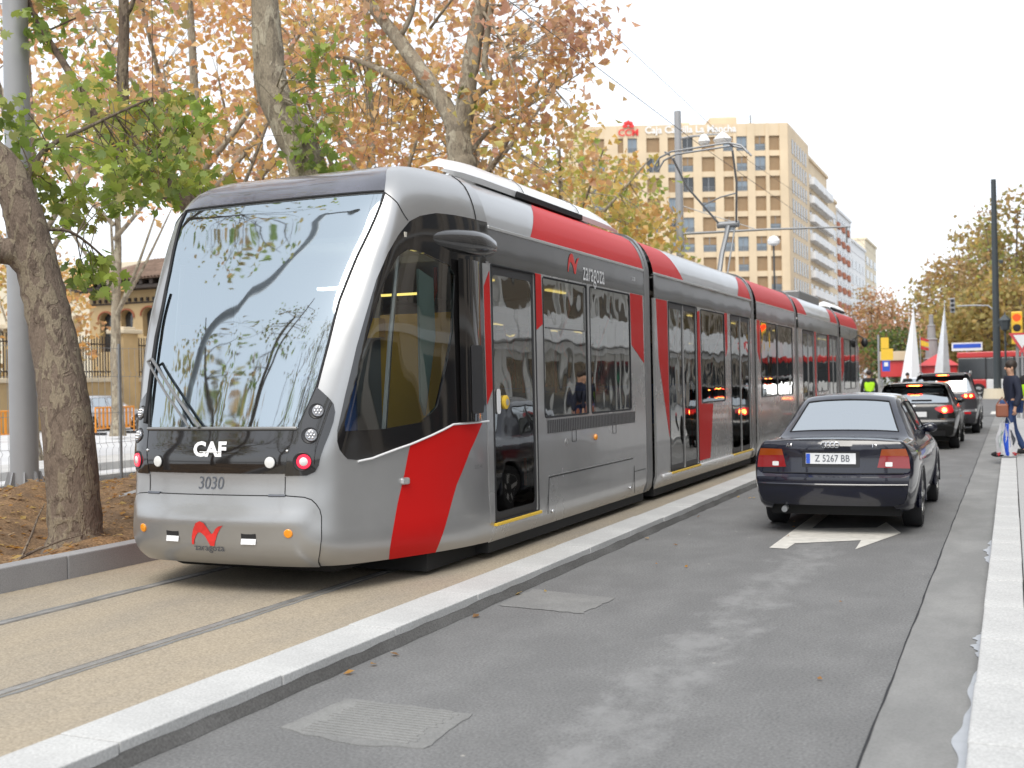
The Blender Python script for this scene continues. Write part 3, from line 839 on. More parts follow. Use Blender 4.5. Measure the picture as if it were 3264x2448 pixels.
for sg in (1, -1):
    seam_tube([(sg * KT * 3.44, 3.14), (sg * KT * 4.3, 3.05), (sg * KT * 5.2, 2.915)], .004, 'dark_under')
    seam_tube([(sg * a, b) for a, b in K([(8.32, 3.42), (8.32, 3.02)])], .005, 'dark_under')
    seam_tube([(sg * a, b) for a, b in K([(1.875, .86), (1.88, .985)])], .003, 'dark_under')
    # bright lower trim of the cab window
    seam_tube([(sg * a, b) for a, b in K([(5.0, 1.072), (5.4, 1.085), (6.33, 1.17), (7.38, 1.303), (8.82, 1.306)])], .009, 'roof_white', 'window_trim', .006)
    seam_tube([(sg * a, b) for a, b in K([(2.13, 1.34), (2.46, 1.62), (2.50, 1.80), (2.54, 1.95), (2.60, 2.28), (2.83, 2.61), (3.10, 2.88), (3.42, 3.14)])], .011, 'rubber', 'windscreen_gasket', .0)
seam_tube(K([(-3.42, 3.148), (3.42, 3.148)]), .009, 'dark_under')
seam_tube(K([(-2.1, 1.328), (0, 1.33), (2.1, 1.328)]), .014, 'frame_grey', 'windscreen_ledge', .012)
# grey inner border of the glass at its left side
# white headlamps above, red ring lamps below
def lamp(t, z, r, kind):
    p, n = surf(KT * t, z, .008)
    q = n.to_track_quat('Z', 'Y').to_matrix()
    root = bpy.data.objects.new('headlamp' if kind == 'w' else ('tail_lamp' if kind == 'r' else 'fog_lamp'), None)
    COL.objects.link(root); root.parent = P_; root.matrix_parent_inverse = world_inv(P_)
    root.location = p
    def ring(prof, nme, mat, dx=0.0):
        mb = MB(); mb.lathe(prof, n=24)
        mb.v = [tuple(p + q @ Vector((v[0] + dx, v[1], v[2]))) for v in mb.v]
        return mb.build(nme, MATS[mat], root, smooth=True)
    if kind != 'f': ring([(r * 1.32, -.01), (r * 1.32, .003), (r * 1.22, .007), (r * 1.10, .004)], 'bezel', 'black_satin', -.012)
    if kind == 'w':
        ring([(r, 0), (r, .012), (r * .9, .018), (0.001, .022)], 'lens', 'lamp_glass')
        mb = MB()
        for k in range(6):
            a = k * math.pi / 3
            c = p + q @ Vector((math.cos(a) * r * .52, math.sin(a) * r * .52, .020))
            mb.sphere(c, r * .22, 8, 6)
        mb.sphere(p + q @ Vector((0, 0, .021)), r * .22, 8, 6)
        mb.build('reflector', MATS['chrome'], root, smooth=True)
    elif kind == 'r':
        ring([(r, 0), (r, .014), (r * .95, .018), (r * .6, .018)], 'lens', 'lamp_red_soft')
        ring([(r * .58, .0), (r * .58, .020), (r * .5, .024), (.001, .026)], 'reflector', 'white_lens')
    else:
        ring([(r * 1.1, -.01), (r * 1.1, .004), (r * 1.0, .006)], 'bezel', 'black_satin')
        ring([(r, 0), (r, .006), (r * .9, .011), (.001, .015)], 'lens', 'white_lens')
pmat('lamp_red_soft', (0.55, 0.01, 0.04), 0.25, coat=0.6, emit=(1.0, .02, .06), estr=0.55)
for sg in (1, -1):
    lamp(sg * 2.74, 1.45, .045, 'w'); lamp(sg * 2.70, 1.275, .047, 'w'); lamp(sg * 2.57, 1.092, .053, 'r'); lamp(sg * 1.5, 1.087, .042, 'f')
    # orange side markers on the bumper, screws, square tow openings
    p, n = surf(KT * sg * 2.03, .58, .014); q = n.to_track_quat('Z', 'Y').to_matrix()
    mb = MB(); mb.lathe([(.033, -.01), (.033, .006), (.028, .011), (.001, .013)], n=20); mb.v = [tuple(p + q @ Vector(v)) for v in mb.v]
    mb.build('marker_lamp', MATS['orange_lens'], P_, smooth=True)
    p, n = surf(KT * sg * 1.95, 1.168, .008); mb = MB(); mb.sphere(p, .012, 8, 6); mb.build('screw', MATS['chrome'], P_, smooth=True)
    a0, a1 = (.80, 1.17)
    rect = [(sg * KT * a0, .575), (sg * KT * a1, .575), (sg * KT * a1, .495), (sg * KT * a0, .495)]
    mb = MB(); n_ = 4
    pts = [surf(a, b, .0135)[0] for a, b in rect]; mid = [surf(a, b, .0135)[0] for a, b in [(sg * KT * a0, .535), (sg * KT * a1, .535)]]
    mb.add([pts[0], pts[1], mid[1], mid[0]], [(0, 1, 2, 3)]); mb.build('tow_opening', MATS['black_satin'], P_, fix=False)
    mb = MB(); pr = [x + Vector((0, -.012, 0)) for x in (pts[2], pts[3])]
    mb.add([mid[0], mid[1], pr[0], pr[1]], [(0, 1, 2, 3)]); mb.build('tow_flap', MATS['roof_white'], P_, fix=False)
    # blue-black rubber pads in the seam above the bumper
    mb = MB(); mb.tube([surf(sg * KT * t, .846, .006)[0] for t in (1.45, 1.6, 1.75, 1.9)], .012, 6); mb.build('seam_pad', MATS['text_dark'], P_)
def on_nose(t0, z0, off=.016):
    def f(u, v, w=0.0):
        # u metres along the front, v up
        return surf(KT * (t0 + u / .35), z0 + v, off)[0]
    return f
lettering('3030', .135, on_nose(-.02, .928, .004), MATS['text_dark'], P_, shear=.15, sx=.86)
lettering('zaragoza', .098, on_nose(-.03, .445), MATS['text_dark'], P_, sx=.78)
lettering('CAF', .142, on_nose(-.02, 1.175, .010), MATS['text_white'], P_, offset=.006, shear=-.12, sx=1.12)
mb = MB(); mb.tube([on_nose(-.02, 1.16, .0105)(-.09 + .19 * k / 6, 0) for k in range(7)], .0035, 4); mb.build('emblem_bar', MATS['text_white'], P_)
NLOGO = [(705, 750), (712, 680), (735, 610), (775, 560), (820, 543), (860, 555), (890, 600), (915, 650), (935, 640), (965, 600), (1000, 578), (1045, 570), (1010, 600), (975, 650), (950, 710), (935, 757), (895, 757), (880, 715), (850, 670), (810, 640), (780, 640), (755, 670), (735, 710), (728, 748)]
NL = [((x - 875) / 340.0, (650 - y) / 340.0) for x, y in NLOGO]        # width 1
def emblem(mapf, width, mat, parent, hs=1.0, name='emblem'):
    pl = [(a * width, b * width * hs) for a, b in NL]
    mb = MB(); mb.add([mapf(*p) for p in pl], [tuple(range(len(pl)))])
    o = mb.build(name, mat, parent, fix=False)
    bm = bmesh.new(); bm.from_mesh(o.data); bmesh.ops.triangulate(bm, faces=bm.faces); bm.to_mesh(o.data); bm.free()
    return o
emblem(on_nose(-.03, .562), .30, MATS['text_red'], P_)
# wipers: two parallel arms and the blade
def wz(t, z, off=.03): return surf(KT * t, z, off)[0]
a_lo, a_hi = wz(-.35, 1.33, .04), wz(-2.28, 1.86, .05)
b_lo, b_hi = wz(-.62, 1.33, .04), wz(-2.5, 1.84, .05)
mb = MB(); mb.tube([a_lo, (a_lo + a_hi) / 2 + Vector((0, -.02, 0)), a_hi], .013, 6); mb.build('wiper_arm', MATS['frame_grey'], P_)
mb = MB(); mb.tube([b_lo, (b_lo + b_hi) / 2 + Vector((0, -.02, 0)), b_hi], .010, 6); mb.build('wiper_arm', MATS['frame_grey'], P_)
mb = MB(); mb.tube([a_hi, b_hi], .012, 6); mb.build('wiper_link', MATS['frame_grey'], P_)
mb = MB(); mb.tube([wz(-2.30, 1.37, .02), wz(-2.38, 1.7, .02), wz(-2.45, 2.05, .02), wz(-2.5, 2.42, .02)], .014, 6); mb.build('wiper_blade', MATS['rubber'], P_)
# camera pod above the cab window
for sg in (1, -1):
    pod = []
    for k in range(9):
        t = k / 8
        y = 8.02 + .88 * t
        rr = [.02, .06, .085, .10, .108, .112, .112, .108, .09][k]
        x = XC + sg * (1.17 + .13 * min(1, t * 1.5) + rr * .35)
        zc = 2.80 + .01 * t
        pod.append([(x + sg * rr * .8 * math.cos(a), y + (.02 * math.cos(a) if k == 8 else 0), zc + rr * .95 * math.sin(a)) for a in [2 * math.pi * q / 14 for q in range(15)]])
    mb = MB(); mb.grid(pod)
    cp = len(mb.v); mb.v.append((XC + sg * 1.335, 8.915, 2.81))
    last = 8 * 15
    for q in range(14): mb.f.append((last + q, last + q + 1, cp))
    mb.build('camera_pod', MATS['pod_black'], P_, smooth=True)
    # glossy black door column
    P = []
    for k in range(9):
        a = k / 8
        P.append([(XC + sg * (1.318 + .035 * math.sin(math.pi * a)), 8.33 + .42 * a, z) for z in (1.315, 2.66)])
    mb = MB(); mb.grid(P); mb.build('door_column', MATS['black_gloss'], P_, smooth=True)
    mb = MB(); mb.prism(round_poly([(8.47, 1.38), (8.68, 1.38), (8.68, 1.95), (8.47, 1.95)], .03), lambda y, z: (XC + sg * 1.352, y, z), lambda y, z: (XC + sg * 1.358, y, z)); mb.build('column_hatch', MATS['black_satin'], P_)
    # side turn signal / handle
    p, n = surf(sg * KT * 6.18, .89, .004); q = n.to_track_quat('Z', 'Y').to_matrix()
    mb = MB(); mb.obox(p, (.09, .055, .045), q); mb.build('side_handle', MATS['alu'], P_, bevel=.015)
# roof of the cab
rt = [tuple(nose(np.array([KT * t]), np.array([3.42]))[0]) for t in np.linspace(-9, 9, 61)]
mb = MB(); mb.add([(x, y, 3.42) for x, y, z in rt] + [(XC, 8.9, 3.43)], [tuple(range(61))]); mb.build('cab_roof', MATS['roof_white'], P_, fix=False)
# dark aerial cowl on the cab roof
mb = MB()
mb.add([(-6.35, 9.2, 3.44), (-5.62, 9.0, 3.44), (-4.95, 9.2, 3.44), (-5.55, 9.35, 3.70), (-5.42, 9.35, 3.70), (-5.6, 9.6, 3.44)], [(0, 1, 4, 3), (1, 2, 4), (0, 3, 5), (3, 4, 5), (4, 2, 5), (0, 5, 2, 1)])
mb.build('roof_cowl', MATS['black_satin'], P_)
mb = MB(); mb.bar((-5.49, 9.1, 3.46), (-5.485, 9.34, 3.71), .03, .02); mb.build('cowl_rib', MATS['alu'], P_)
# ------------------------------------------------------------------ tram sections
PROF = [(1.27, .25), (1.305, .30), (1.322, .42), (1.325, .55), (1.325, 2.90), (1.322, 2.97)]
COVE = [(1.320, 2.995), (1.300, 3.09), (1.268, 3.18), (1.222, 3.27), (1.155, 3.355), (1.05, 3.42), (.90, 3.46), (.55, 3.485), (0, 3.495)]
def side_x(z):
    z = np.asarray(z, float)
    return np.interp(z, [p[1] for p in PROF], [p[0] for p in PROF])
def side_map(sg):
    return lambda y, z: np.stack([XC + sg * side_x(z), np.asarray(y, float), np.asarray(z, float)], -1)
_cl = np.concatenate([[0], np.cumsum([math.dist(COVE[i], COVE[i + 1]) for i in range(len(COVE) - 1)])])
def cove_map(sg):
    return lambda y, s: np.stack([XC + sg * np.interp(s, _cl, [p[0] for p in COVE]), np.asarray(y, float), np.interp(s, _cl, [p[1] for p in COVE])], -1)
def rect(y0, y1, z0, z1, r=.04): return round_poly([(y0, z0), (y1, z0), (y1, z1), (y0, z1)], r, 3)
def frame_tube(poly, sg, r, mat, name, parent, x=.0):
    mb = MB(); pl = list(poly) + [poly[0], poly[1]]
    mb.tube([(XC + sg * (float(side_x(z)) + x), y, z) for y, z in pl], r, 5, caps=False)
    return mb.build(name, MATS[mat], parent, smooth=True)

def section(y0, y1, windows, doors, reds, cove_reds, band=(2.67, 2.965), step=.16, left=True, detail=True):
    """one car section; windows/doors (ya,yb); reds polygons; the wall mesh is the part, the rest its sub-parts"""
    out = [(y0, .25), (y1, .25), (y1, 2.97), (y0, 2.97)]
    wz0, wz1 = 1.29, 2.645
    regs = [('window', rect(a, b, wz0, wz1)) for a, b in windows]
    dreg = []
    for a, b, leaves in doors:
        w = (b - a) / leaves
        for k in range(leaves):
            dreg.append((a + k * w + .012, a + (k + 1) * w - .012))
    regs += [('door', rect(a, b, .425, 2.655, .02)) for a, b in dreg]
    regs += [('red', r) for r in reds]
    regs += [('band', [(y0, band[0]), (y1, band[0]), (y1, band[1]), (y0, band[1])])]
    ov, res = cdt_split(out, regs, step)
    sm = side_map(1)
    wall = patch('car_section', ov, res['body'], sm, MATS['side_grey'], tram, 0, .03)
    patch('roof_band', ov, res['band'], sm, MATS['band_grey'], wall, .002, .01)
    if len(res.get('red', [])):
        for r in reds:
            c = ov[res['red']].mean(1); patch('red_stripe', ov, res['red'][in_poly(c, r)], sm, MATS['tram_red'], wall, .003, .01)
    for a, b in windows:
        c = ov[res['window']].mean(1); sel = (c[:, 0] > a) & (c[:, 0] < b)
        patch('window', ov, res['window'][sel], sm, MATS['tram_glass'], wall, -.004, 0)
        frame_tube(rect(a, b, wz0, wz1), 1, .012, 'rubber', 'window_gasket', wall, -.004)
    for a, b in dreg:
        ring_o, ring_i = rect(a, b, .425, 2.655, .02), rect(a + .05, b - .05, .50, 2.58, .05)
        o2, r2 = cdt_split(ring_o, [('g', ring_i)], .2)
        patch('door_leaf', o2, r2['body'], sm, MATS['black_satin'], wall, -.012, .03)
        patch('door_glass', o2, r2['g'], sm, MATS['tram_glass'], wall, -.014, 0)
    for a, b, leaves in doors:
        mb = MB(); mb.box(XC + 1.30, XC + 1.352, a - .02, b + .02, .392, .418); mb.build('door_sill', MATS['yellow_paint'], wall, bevel=.004)
        frame_tube(rect(a, b, .42, 2.66, .02), 1, .010, 'rubber', 'door_gasket', wall, 0)
    # cove and roof
    cl = float(_cl[-1])
    o3 = [(y0, 0), (y1, 0), (y1, cl), (y0, cl)]
    ov3, res3 = cdt_split(o3, [('red', r) for r in cove_reds], .12)
    patch('roof_cove', ov3, res3['body'], cove_map(1), MATS['silver'], wall, 0, 0)
    for r in cove_reds:
        if len(res3.get('red', [])):
            c = ov3[res3['red']].mean(1); patch('red_stripe', ov3, res3['red'][in_poly(c, r)], cove_map(1), MATS['tram_red'], wall, .001, 0)
    mb = MB(); mb.grid([[(XC - a, y, z) for a, z in COVE] for y in (y0, y1)]); mb.build('roof_cove', MATS['silver'], wall, smooth=True)
    mb = MB(); mb.box(XC + 1.318, XC + 1.334, y0, y1, 2.966, 2.994); mb.build('roof_trim', MATS['alu'], wall, bevel=.004)
    # far wall: one window band
    ovl, resl = cdt_split(out, [('window', rect(y0 + .3, y1 - .3, wz0 - .2, wz1))], .5)
    patch('far_wall', ovl, resl['body'], side_map(-1), MATS['side_grey'], wall, 0, 0, nsign=-1)
    patch('far_window', ovl, resl['window'], side_map(-1), MATS['tram_glass'], wall, 0, 0, nsign=-1)
    # interior shell
    mb = MB(); mb.box(XC - 1.27, XC + 1.27, y0, y1, .16, .46); mb.build('floor', MATS['dark_under'], wall)
    mb = MB(); mb.box(XC - 1.22, XC + 1.22, y0, y1, 2.72, 2.78); mb.build('ceiling', MATS['interior_cream'], wall)
    for yl, ll in ((y0 + 1.5, .35), (y1 - 1.2, .6)):
        mb = MB(); mb.box(XC + .5, XC + .54, yl, yl + ll, 2.69, 2.71); mb.build('ceiling_light', MATS['tube_light'], wall)
    return wall

def ring_loop(k=1.0, dz=0.0):
    pts = PROF + COVE
    r = [(x * k, z + dz if z < .5 else z) for x, z in pts]
    return r + [(-x, z) for x, z in r[::-1]]
def end_ring(y0, y1, k, mat, name, parent):
    L = ring_loop(k)
    mb = MB(); mb.grid([[(XC + x, y, z if k >= 1 else .3 + (z - .3) * (k + .02)) for x, z in L + [L[0]]] for y in (y0, (y0 + y1) / 2, y1)])
    for y in (y0, y1):
        inner = [(XC + x * .9, y, .4 + (z - .4) * .92) for x, z in L]; outer = [(XC + x, y, z if k >= 1 else .3 + (z - .3) * (k + .02)) for x, z in L]
        b = len(mb.v); n = len(L); mb.v += outer + inner
        for i in range(n):
            j = (i + 1) % n; mb.f.append((b + i, b + j, b + n + j, b + n + i))
    return mb.build(name, MATS[mat], parent, smooth=True)
def joint(y0, y1):
    root = bpy.data.objects.new('articulation', None); COL.objects.link(root); root.parent = tram; root.matrix_parent_inverse = world_inv(tram); root.location = (XC, (y0 + y1) / 2, .3)
    d = y1 - y0
    end_ring(y0 + .01, y0 + d * .24, 1.004, 'frame_grey', 'end_frame', root)
    end_ring(y0 + d * .24, y0 + d * .34, .965, 'rubber', 'bellows_fold', root)
    end_ring(y0 + d * .36, y0 + d * .62, .992, 'frame_grey', 'centre_frame', root)
    end_ring(y0 + d * .62, y0 + d * .98, .962, 'rubber', 'bellows_fold', root)
    mb = MB(); mb.box(XC - 1.1, XC + 1.1, y0, y1, .2, .5); mb.build('gangway_floor', MATS['dark_under'], root)

W1 = section(8.9, 13.42, [(10.13, 11.36), (11.46, 12.84)], [(8.94, 9.93, 1)],
        [[(9.95, 2.665), (10.09, 2.665), (10.11, 2.19), (9.96, 2.13)], [(12.88, 2.665), (13.36, 2.665), (13.38, 1.84), (12.90, 2.05)]],
        [[(9.86, 0), (13.42, 0), (13.42, .62), (10.75, .62), (10.3, .40)]], step=.14)
W2 = section(13.86, 19.72, [(16.2, 17.66)], [(14.50, 15.96, 2), (18.12, 19.55, 2)],
        [[(13.95, 2.665), (14.44, 2.665), (14.46, .88), (14.02, 1.9)], [(15.99, 2.6), (16.13, 2.62), (16.15, 1.28), (16.85, 1.26), (16.62, .46), (15.99, .46)], [(17.71, 2.665), (17.87, 2.665), (17.87, 2.12), (17.75, 1.98)]],
        [[(13.86, 0), (15.3, 0), (15.0, .3), (14.6, .62), (13.86, .62)], [(18.7, 0), (19.72, 0), (19.72, .5), (19.3, .4)]])
W3 = section(20.16, 24.02, [(20.5, 22.0), (22.1, 23.7)], [], [[(20.2, 2.665), (20.42, 2.665), (20.42, 1.9), (20.2, 2.1)]], [[(20.16, 0), (24.02, 0), (24.02, .5), (20.16, .5)]], step=.3)
W4 = section(24.44, 30.42, [(26.95, 28.6)], [(25.0, 26.5, 2), (28.9, 30.3, 2)], [[(26.62, 2.665), (26.8, 2.665), (26.8, .5), (26.62, .5)], [(28.68, 2.665), (28.82, 2.665), (28.82, 1.5), (28.68, 1.5)]],
        [[(24.44, 0), (25.6, 0), (25.3, .4), (24.44, .4)], [(29.2, 0), (30.42, 0), (30.42, .4), (29.6, .4)]], step=.3)
W5 = section(30.96, 34.6, [(31.6, 32.9), (33.0, 34.0)], [], [[(31.05, 2.665), (31.5, 2.665), (31.5, 1.8), (31.05, 1.5)]], [[(30.96, 0), (34.6, 0), (34.6, .4), (30.96, .4)]], step=.3)
for a, b in ((13.42, 13.86), (19.72, 20.16), (24.02, 24.44), (30.42, 30.96)): joint(a, b)

# details of the first section
def wall_box(y0, y1, z0, z1, t, mat, name, parent, bevel=.0): 
    mb = MB(); mb.box(XC + 1.320, XC + 1.325 + t, y0, y1, z0, z1); return mb.build(name, MATS[mat], parent, bevel=bevel)
wall_box(10.17, 12.98, 1.13, 1.265, .002, 'frame_grey', 'louvre_panel', W1)
mb = MB()
for i in range(56):
    y = 10.19 + i * .05
    mb.box(XC + 1.326, XC + 1.3285, y, y + .022, 1.135, 1.26)
tag(mb.build('louvre_slots', MATS['black_satin'], W1), kind='stuff')
def line_box(pts, w, mat, name, parent, d=.0025):
    mb = MB()
    for (a, b), (c, e) in zip(pts[:-1], pts[1:]): mb.bar((XC + 1.3255 + d / 2, a, b), (XC + 1.3255 + d / 2, c, e), d, w, (0, 0, 1))
    return mb.build(name, MATS[mat], parent)
line_box([(10.2, .72), (12.86, .72)], .010, 'alu', 'panel_seam', W1, .005)
line_box([(10.2, .708), (12.86, .708)], .008, 'dark_under', 'panel_seam', W1)
line_box([(10.2, .71), (10.15, .36)], .006, 'dark_under', 'panel_seam', W1)
line_box([(12.9, .62), (12.9, .30)], .006, 'dark_under', 'panel_seam', W1)
line_box([(12.9, .55), (13.36, .55)], .006, 'dark_under', 'panel_seam', W1)
line_box([(11.36, 2.665), (11.36, 1.29)], .02, 'frame_grey', 'window_post', W1, .004)
line_box([(10.2, 2.16), (11.30, 2.16)], .014, 'frame_grey', 'hopper_bar', W1, .004)
line_box([(11.30, 2.16), (11.30, 2.62)], .012, 'frame_grey', 'hopper_bar', W1, .004)
for y in (10.28, 12.74):
    mb = MB(); mb.sphere((XC + 1.322, y, .372), .018, 10, 8); mb.build('bolt', MATS['chrome'], W1, smooth=True)
mb = MB(); mb.lathe([(.032, -.01), (.032, .014), (.026, .022), (.001, .026)], c=(XC + 1.325, 11.55, 1.03), axis='x', n=16); mb.build('marker_lamp', MATS['orange_lens'], W1, smooth=True)
mb = MB(); mb.lathe([(.03, 0), (.03, .004), (.02, .005)], c=(XC + 1.325, 10.68, 1.03), axis='x', n=16); mb.build('lock', MATS['alu'], W1, smooth=True)
for y, z in ((10.91, 1.08), (12.2, 1.10)): line_box([(y - .06, z - .06), (y + .06, z - .06), (y + .06, z + .06), (y - .06, z + .06), (y - .06, z - .06)], .004, 'dark_under', 'hatch_seam', W1)
# door button and sign
mb = MB(); mb.lathe([(.062, -.01), (.062, .01), (.045, .02), (.030, .018)], c=(XC + 1.322, 9.21, 1.46), axis='x', n=20); mb.build('door_button', MATS['yellow_paint'], W1, smooth=True)
mb = MB(); mb.lathe([(.030, .0), (.030, .022), (.001, .024)], c=(XC + 1.322, 9.21, 1.46), axis='x', n=16); mb.build('button_centre', MATS['alu'], W1, smooth=True)
mb = MB(); mb.prism(round_poly([(9.03, 1.36), (9.10, 1.36), (9.10, 1.58), (9.03, 1.58)], .034), lambda y, z: (XC + 1.318, y, z), lambda y, z: (XC + 1.326, y, z)); mb.build('door_sign', MATS['text_white'], W1)
# red stripe between cab column and door
mb = MB(); mb.prism([(8.79, 2.46), (8.905, 2.60), (8.925, 1.58), (8.81, 1.45)], lambda y, z: (XC + 1.322, y, z), lambda y, z: (XC + 1.331, y, z)); mb.build('red_stripe', MATS['tram_red'], W1)
mb = MB(); mb.prism([(8.775, 2.66), (8.93, 2.66), (8.945, .43), (8.83, .43), (8.80, 1.45)], lambda y, z: (XC + 1.318, y, z), lambda y, z: (XC + 1.328, y, z)); mb.build('door_post', MATS['side_grey'], W1)
# emblem and name above the windows
def wall_text(y0, z0, d=.006): return lambda u, v, w=0.0: (XC + 1.325 + d, y0 + u, z0 + v)
emblem(wall_text(10.98, 2.845), .34, MATS['text_red'], W1, .95)
lettering('zaragoza', .30, wall_text(11.60, 2.79), MATS['text_white'], W1, sx=.66)
lettering('3030', .07, wall_text(13.0, 2.84), MATS['text_white'], W1)
lettering('SUEZ 1445', .045, lambda u, v, w=0.0: surf(KT * (8.3) + u * .6, .93 + v, .004)[0], MATS['frame_grey'], W1)
# bright ledge along the second section
for W, a, b, drs in ((W2, 14.1, 19.7, [(14.50, 15.96), (18.12, 19.55)]), (W4, 24.5, 30.4, [(25.0, 26.5), (28.9, 30.3)])):
    segs = []; y = a
    for c, d in drs: segs.append((y, c - .02)); y = d + .02
    segs.append((y, b))
    for c, d in segs:
        if d - c > .05:
            mb = MB(); mb.box(XC + 1.31, XC + 1.345, c, d, .375, .418); mb.build('sill_ledge', MATS['roof_white'], W, bevel=.012)
# roof fairings
def fairing(y0, y1, parent, seams=(), slot=None):
    prof = [(1.00, 3.45), (1.02, 3.50), (.99, 3.56), (.90, 3.64), (.78, 3.68), (.72, 3.66)]
    n = 13
    P = []
    for k in range(n):
        t = k / (n - 1); y = y0 + (y1 - y0) * t
        e = min(1, .35 + 6 * t) * min(1, .45 + 5 * (1 - t))
        P.append([(XC + a, y + (.12 * (z - 3.45) / .2 if k == 0 else (-.3 * (z - 3.45) / .2 if k == n - 1 else 0)), 3.44 + (z - 3.45) * e + .02) for a, z in prof])
    mb = MB(); mb.grid(P)
    f = mb.build('roof_fairing', MATS['roof_white'], parent, smooth=True)
    for y in seams:
        mb = MB(); mb.tube([(XC + a + .004, y, z + .02) for a, z in prof[1:-1]], .005, 5); mb.build('fairing_seam', MATS['frame_grey'], parent)
    if slot:
        mb = MB(); mb.box(XC + .85, XC + 1.03, slot[0], slot[1], 3.455, 3.512); mb.build('fairing_slot', MATS['rubber'], parent)
fairing(8.66, 13.45, W1, (10.42, 12.0), (10.25, 12.1))
mb = MB(); mb.box(XC - .6, XC + .70, 10.0, 13.2, 3.49, 3.70); mb.build('roof_equipment', MATS['frame_grey'], W1, bevel=.03)
fairing(31.2, 34.6, W5, (), (31.5, 34.2))
mb = MB(); mb.box(XC - .8, XC + .85, 27.6, 30.6, 3.48, 3.72); mb.build('roof_equipment', MATS['frame_grey'], W4, bevel=.04)
# tail cab: the nose turned round
YT = 43.5
def tail(tk, z):
    p = nose(tk, z); p[..., 1] = YT - p[..., 1]; return p
tw = K([(5.0, 2.85), (4.0, 2.2), (3.8, 1.5), (4.6, 1.2), (7.0, 1.3), (9, 1.31), (9, 3.0), (6.5, 3.0)])
ovt, rst = cdt_split(outline, [('win', tw), ('win', MIR(tw)), ('ws', ws)], .12)
patch('tail_shell', ovt, rst['body'], tail, MATS['silver'], tram, 0, 0, nsign=-1)
patch('tail_window', ovt, rst['win'], tail, MATS['black_gloss'], tram, .002, 0, nsign=-1)
patch('tail_windscreen', ovt, rst['ws'], tail, MATS['black_gloss'], tram, .0, 0, nsign=-1)
mb = MB(); mb.sphere((XC + 1.48, 35.0, 2.62), (.10, .08, .14), 10, 8); mb.tube([(XC + 1.3, 35.0, 2.85), (XC + 1.45, 35.0, 2.75)], .02, 6); mb.build('tail_mirror', MATS['black_satin'], tram, smooth=True)
# underside
for y0, y1 in ((8.0, 13.4), (20.2, 24.0), (31.0, 35.6)):
    mb = MB()
    mb.box(XC - 1.15, XC + 1.15, y0, y1, .14, .40); mb.build('underframe', MATS['dark_under'], tram)
    for yy in ((y0 + y1) / 2 - .9, (y0 + y1) / 2 + .9):
        mb = MB()
        for x in (-4.72, -6.16): mb.cyl((x - .06, yy, .40), (x + .06, yy, .40), .29, n=20)
        mb.build('wheelset', MATS['rail_steel'], tram)
mb = MB(); mb.box(XC - .8, XC + .8, 7.25, 8.4, .22, 1.05); mb.build('nose_underframe', MATS['dark_under'], tram, bevel=.08)
# cab interior: desk, seat, partition, lights
mb = MB(); mb.box(XC - .78, XC + .78, 7.08, 7.5, .9, 1.24); mb.build('driver_desk', MATS['black_satin'], tram, bevel=.05)
mb = MB(); mb.sphere((XC + .12, 7.12, 1.30), (.2, .14, .10), 12, 8); mb.box(XC + .04, XC + .20, 7.05, 7.15, 1.36, 1.48); mb.build('desk_console', MATS['black_satin'], tram, smooth=True)
mb = MB(); mb.box(XC - .28, XC + .28, 7.95, 8.4, .80, .95); mb.box(XC - .28, XC + .28, 8.32, 8.46, .9, 1.75); mb.build('driver_seat', MATS['interior_blue'], tram, bevel=.06)
mb = MB(); mb.box(XC - 1.2, XC + .35, 8.72, 8.76, .46, 2.72); mb.build('cab_partition', MATS['interior_grey'], tram)
mb = MB(); mb.box(XC + .35, XC + 1.12, 8.71, 8.75, .46, 2.25); mb.build('cab_door', MATS['interior_ochre'], tram)
mb = MB(); mb.box(XC - 1.1, XC + .4, 8.60, 8.70, 2.05, 2.22); mb.build('destination_display', MATS['interior_ochre'], tram)
mb = MB(); mb.prism([(8.05, 2.56), (8.30, 2.5), (8.32, 2.02), (8.12, 1.38), (8.05, 1.5)], lambda y, z: (XC + 1.08, y, z), lambda y, z: (XC + 1.10, y, z)); mb.build('cab_blind', MATS['interior_green'], tram)
mb = MB(); mb.box(XC - 1.15, XC + 1.15, 7.75, 8.9, 2.78, 2.82); mb.build('cab_ceiling', MATS['interior_cream'], tram)
mb = MB(); mb.box(XC + .1, XC + .7, 8.1, 8.16, 2.44, 2.465); mb.build('cab_light', MATS['tube_white'], tram)
mb = MB(); mb.box(XC + .45, XC + .95, 8.56, 8.585, 2.40, 2.42); mb.build('cab_light', MATS['tube_light'], tram)
for sg in (-1, 1):
    mb = MB(); mb.tube([(XC + sg * 1.0, 7.62, 1.25), (XC + sg * 1.04, 7.68, 2.0), (XC + sg * 1.06, 7.8, 2.7)], .02, 6); mb.build('cab_post', MATS['alu'], tram)
# passenger interior: poles, seats
for W, ys in ((W1, (9.4, 10.6, 11.9, 12.9)), (W2, (14.4, 16.1, 17.8, 19.3)), (W3, (20.8, 22.1, 23.4))):
    for y in ys:
        mb = MB(); mb.tube([(XC + .35, y, .46), (XC + .35, y, 2.0), (XC + .55, y, 2.5), (XC + .55, y, 2.72)], .018, 8); mb.build('grab_pole', MATS['interior_red'], W)
        mb = MB(); mb.box(XC - 1.15, XC - .35, y + .3, y + .75, .85, .93); mb.box(XC - 1.15, XC - .35, y + .7, y + .78, .9, 1.55); mb.build('seat', MATS['interior_blue'] if W is not W1 else MATS['interior_grey'], W, bevel=.03)
for y in (10.45, 11.85):
    mb = MB(); mb.box(XC + .6, XC + 1.18, y + .3, y + .75, .85, .93); mb.box(XC + .6, XC + 1.18, y + .7, y + .78, .9, 1.52); mb.build('seat', MATS['interior_grey'], W1, bevel=.03)
